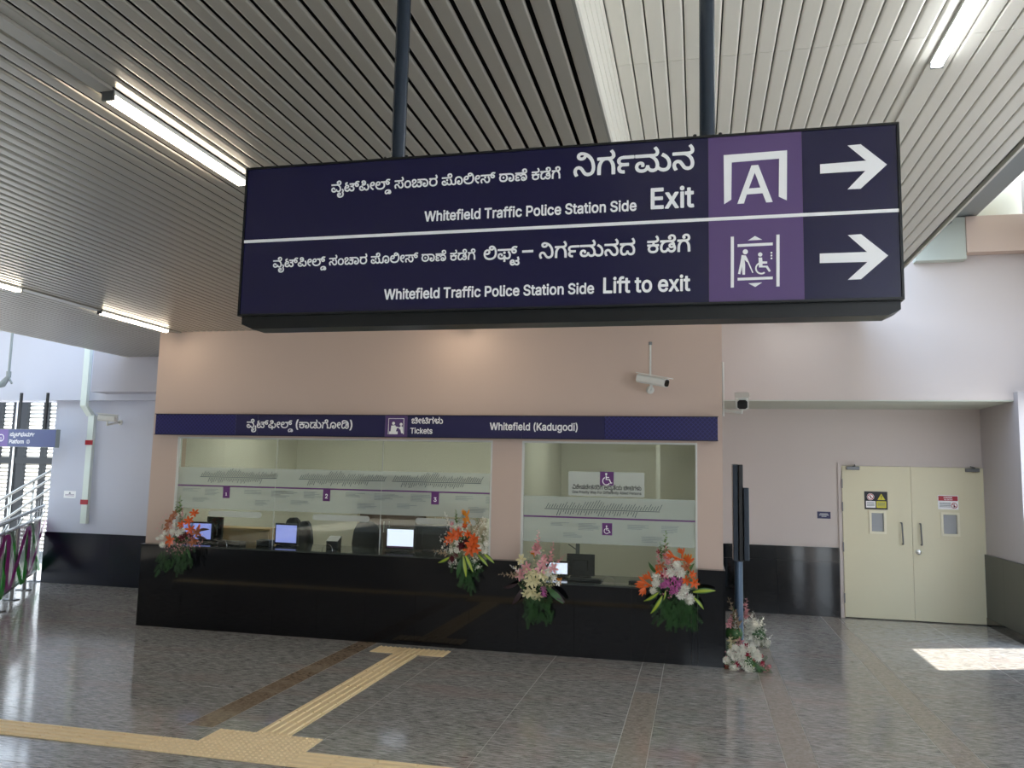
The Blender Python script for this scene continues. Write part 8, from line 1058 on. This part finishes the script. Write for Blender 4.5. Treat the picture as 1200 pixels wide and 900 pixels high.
bouquet('white chrysanthemum, orange and mauve bouquet at the right end of the counter', (790,680), yb, [
    ('mum_w',793,662,9),('mum_w',786,671,10),('mum_w',797,671,11),('mum_w',802,690,10),('mum_w',798,696,11),('mum_w',808,702,11),('mum_w',769,683,9),('mum_w',766,692,8),('rose_w',768,675,7),('rose_w',773,674,6),
    ('rose_m',782,683,9),('rose_m',790,679,7),('rose_m',795,685,8),('rose_m',793,692,8),('rose_m',776,686,6),('rose_m',798,680,6),('rose_m',788,688,6),('rose_m',787,694,5),('rose_p',783,659,6),('rose_p',780,650,6),
    ('bird_o',758,683,18,130),('bird_o',757,687,16,175),('bird_o',763,678,14,100),('bird_o',790,652,16,120),('bird_o',797,655,14,150),('bird_o',800,650,12,60),('bird_o',806,662,16,30),('bird_a',808,659,14,60),('lily_o',813,683,9),('lily_o',804,680,8),('lily_o',811,673,7),
    ('lily_b',775,664,9),('lily_o',772,668,8),('rose_r',776,674,6),('rose_r',781,668,5),('rose_r',772,647,5),('lily_p',781,673,7),('lily_b',804,664,9),
    ('spike_g',780,654,28,0),('spike_p',780,662,22,0),('spike_p',772,665,20,-4),('spike_g',775,658,20,-3),('leaf_g',770,672,14,130),('leaf_v',812,694,22,8),('leaf_v',813,700,15,-48),('leaf_v',776,698,22,-120),('leaf_v',772,694,18,-145),('leaf_v',780,692,10,-100),('leaf_g',806,672,12,60)],
    [(792,712,24,16,95),(806,724,8,12,24),(790,678,26,26,40),(782,722,12,10,16)], (F_P, [(790,680,24,24,80),(782,665,10,14,30)]), base_at(790,700), 4)
def floor_bouquet(label, cpx, gx, items, foliage, filler, seed, Y, R=30, bulge=.06):
    g = at(*gx, Z=0); return bouquet(label, cpx, Y, items, foliage, filler, (g.x, g.y, 0), seed, bulge, R)
floor_bouquet('bouquet of white chrysanthemums and crimson roses lying on the floor by the totem foot', (876,774), (876,786), [
    ('mum_w',862,769,10),('mum_w',868,768,11),('mum_w',860,782,10),('mum_w',874,777,12),('mum_w',878,783,11),('mum_w',884,766,11),('mum_w',871,761,10),('mum_w',880,760,9),('mum_w',862,760,8),('mum_w',888,770,9),('mum_w',869,774,9),('mum_w',852,774,8),('mum_w',856,765,7),
    ('rose_r',862,765,5),('rose_r',875,757,5),('rose_r',876,767,6),('rose_r',882,773,5),('rose_r',865,777,7),('rose_r',893,777,5),('rose_r',867,772,5),('rose_r',853,782,6),('rose_r',892,769,4),('rose_p',898,784,6),('rose_p',896,787,5),('rose_p',901,781,5),
    ('leaf_g',885,777,12,-60),('leaf_g',888,780,10,-30),('leaf_v',884,778,12,-110)],
    [(888,781,10,8,24),(866,774,20,12,20)], (F_P, [(896,783,6,6,30),(870,768,22,14,60)]), 5, 7.98)
floor_bouquet('white and pink flower arrangement standing on the floor behind the right of the totem', (886,742), (884,763), [
    ('mum_w',877,741,8),('mum_w',882,738,8),('mum_w',880,746,9),('mum_w',887,745,8),('mum_w',876,750,9),('mum_w',883,753,9),('mum_w',889,753,7),('mum_w',895,756,9),('mum_w',899,755,6),('mum_w',878,733,7),('mum_w',885,732,7),('rose_w',876,727,6),
    ('rose_p',874,722,5),('rose_p',875,716,4),('spike_p',875,730,24,0),('spike_w',886,742,18,25),('spike_w',896,754,12,40),('spike_w',880,735,16,8),('rose_p',873,709,4)],
    [(884,745,14,12,20)], (F_W, [(886,738,12,14,120),(898,753,6,6,40),(878,728,6,10,40)]), 6, 9.12)
floor_bouquet('pink and cream flower arrangement in the gap between the counter corner and the totem', (860,742), (861,764), [
    ('rose_p',855,732,7),('rose_p',856,727,5),('rose_p',858,722,4),('lily_p',866,752,8),('lily_c',858,750,8),('lily_c',862,746,7),('rose_w',860,756,7),('mum_c',858,758,8),('rose_r',866,750,4),('lily_p',868,757,7),
    ('spike_t',867,740,34,-18),('spike_w',861,742,20,2),('spike_t',869,757,26,-20),('spike_g',860,730,16,0)],
    [(861,750,6,14,24)], (F_T, [(861,748,6,18,100),(861,725,4,10,50)]), 7, 8.62)

# ---------------------------------------------------------------- groups of alike things
for o in bpy.data.objects:
    k = o.name.split('.')[0]
    g = {'linear_light': 'linear lights in the slatted ceilings', 'monitor': 'monitors behind the counter glass', 'office_chair': 'office chairs behind the counter glass',
         'keyboard': 'keyboards on the counter', 'receipt_printer': 'small printers on the counter', 'security_camera': 'security cameras on the walls',
         'ceiling_panel_light': 'square ceiling lights inside the ticket office', 'warning_sticker': 'warning stickers on the double door'}.get(k)
    if g and o.parent is None and 'category' in o: o['group'] = g
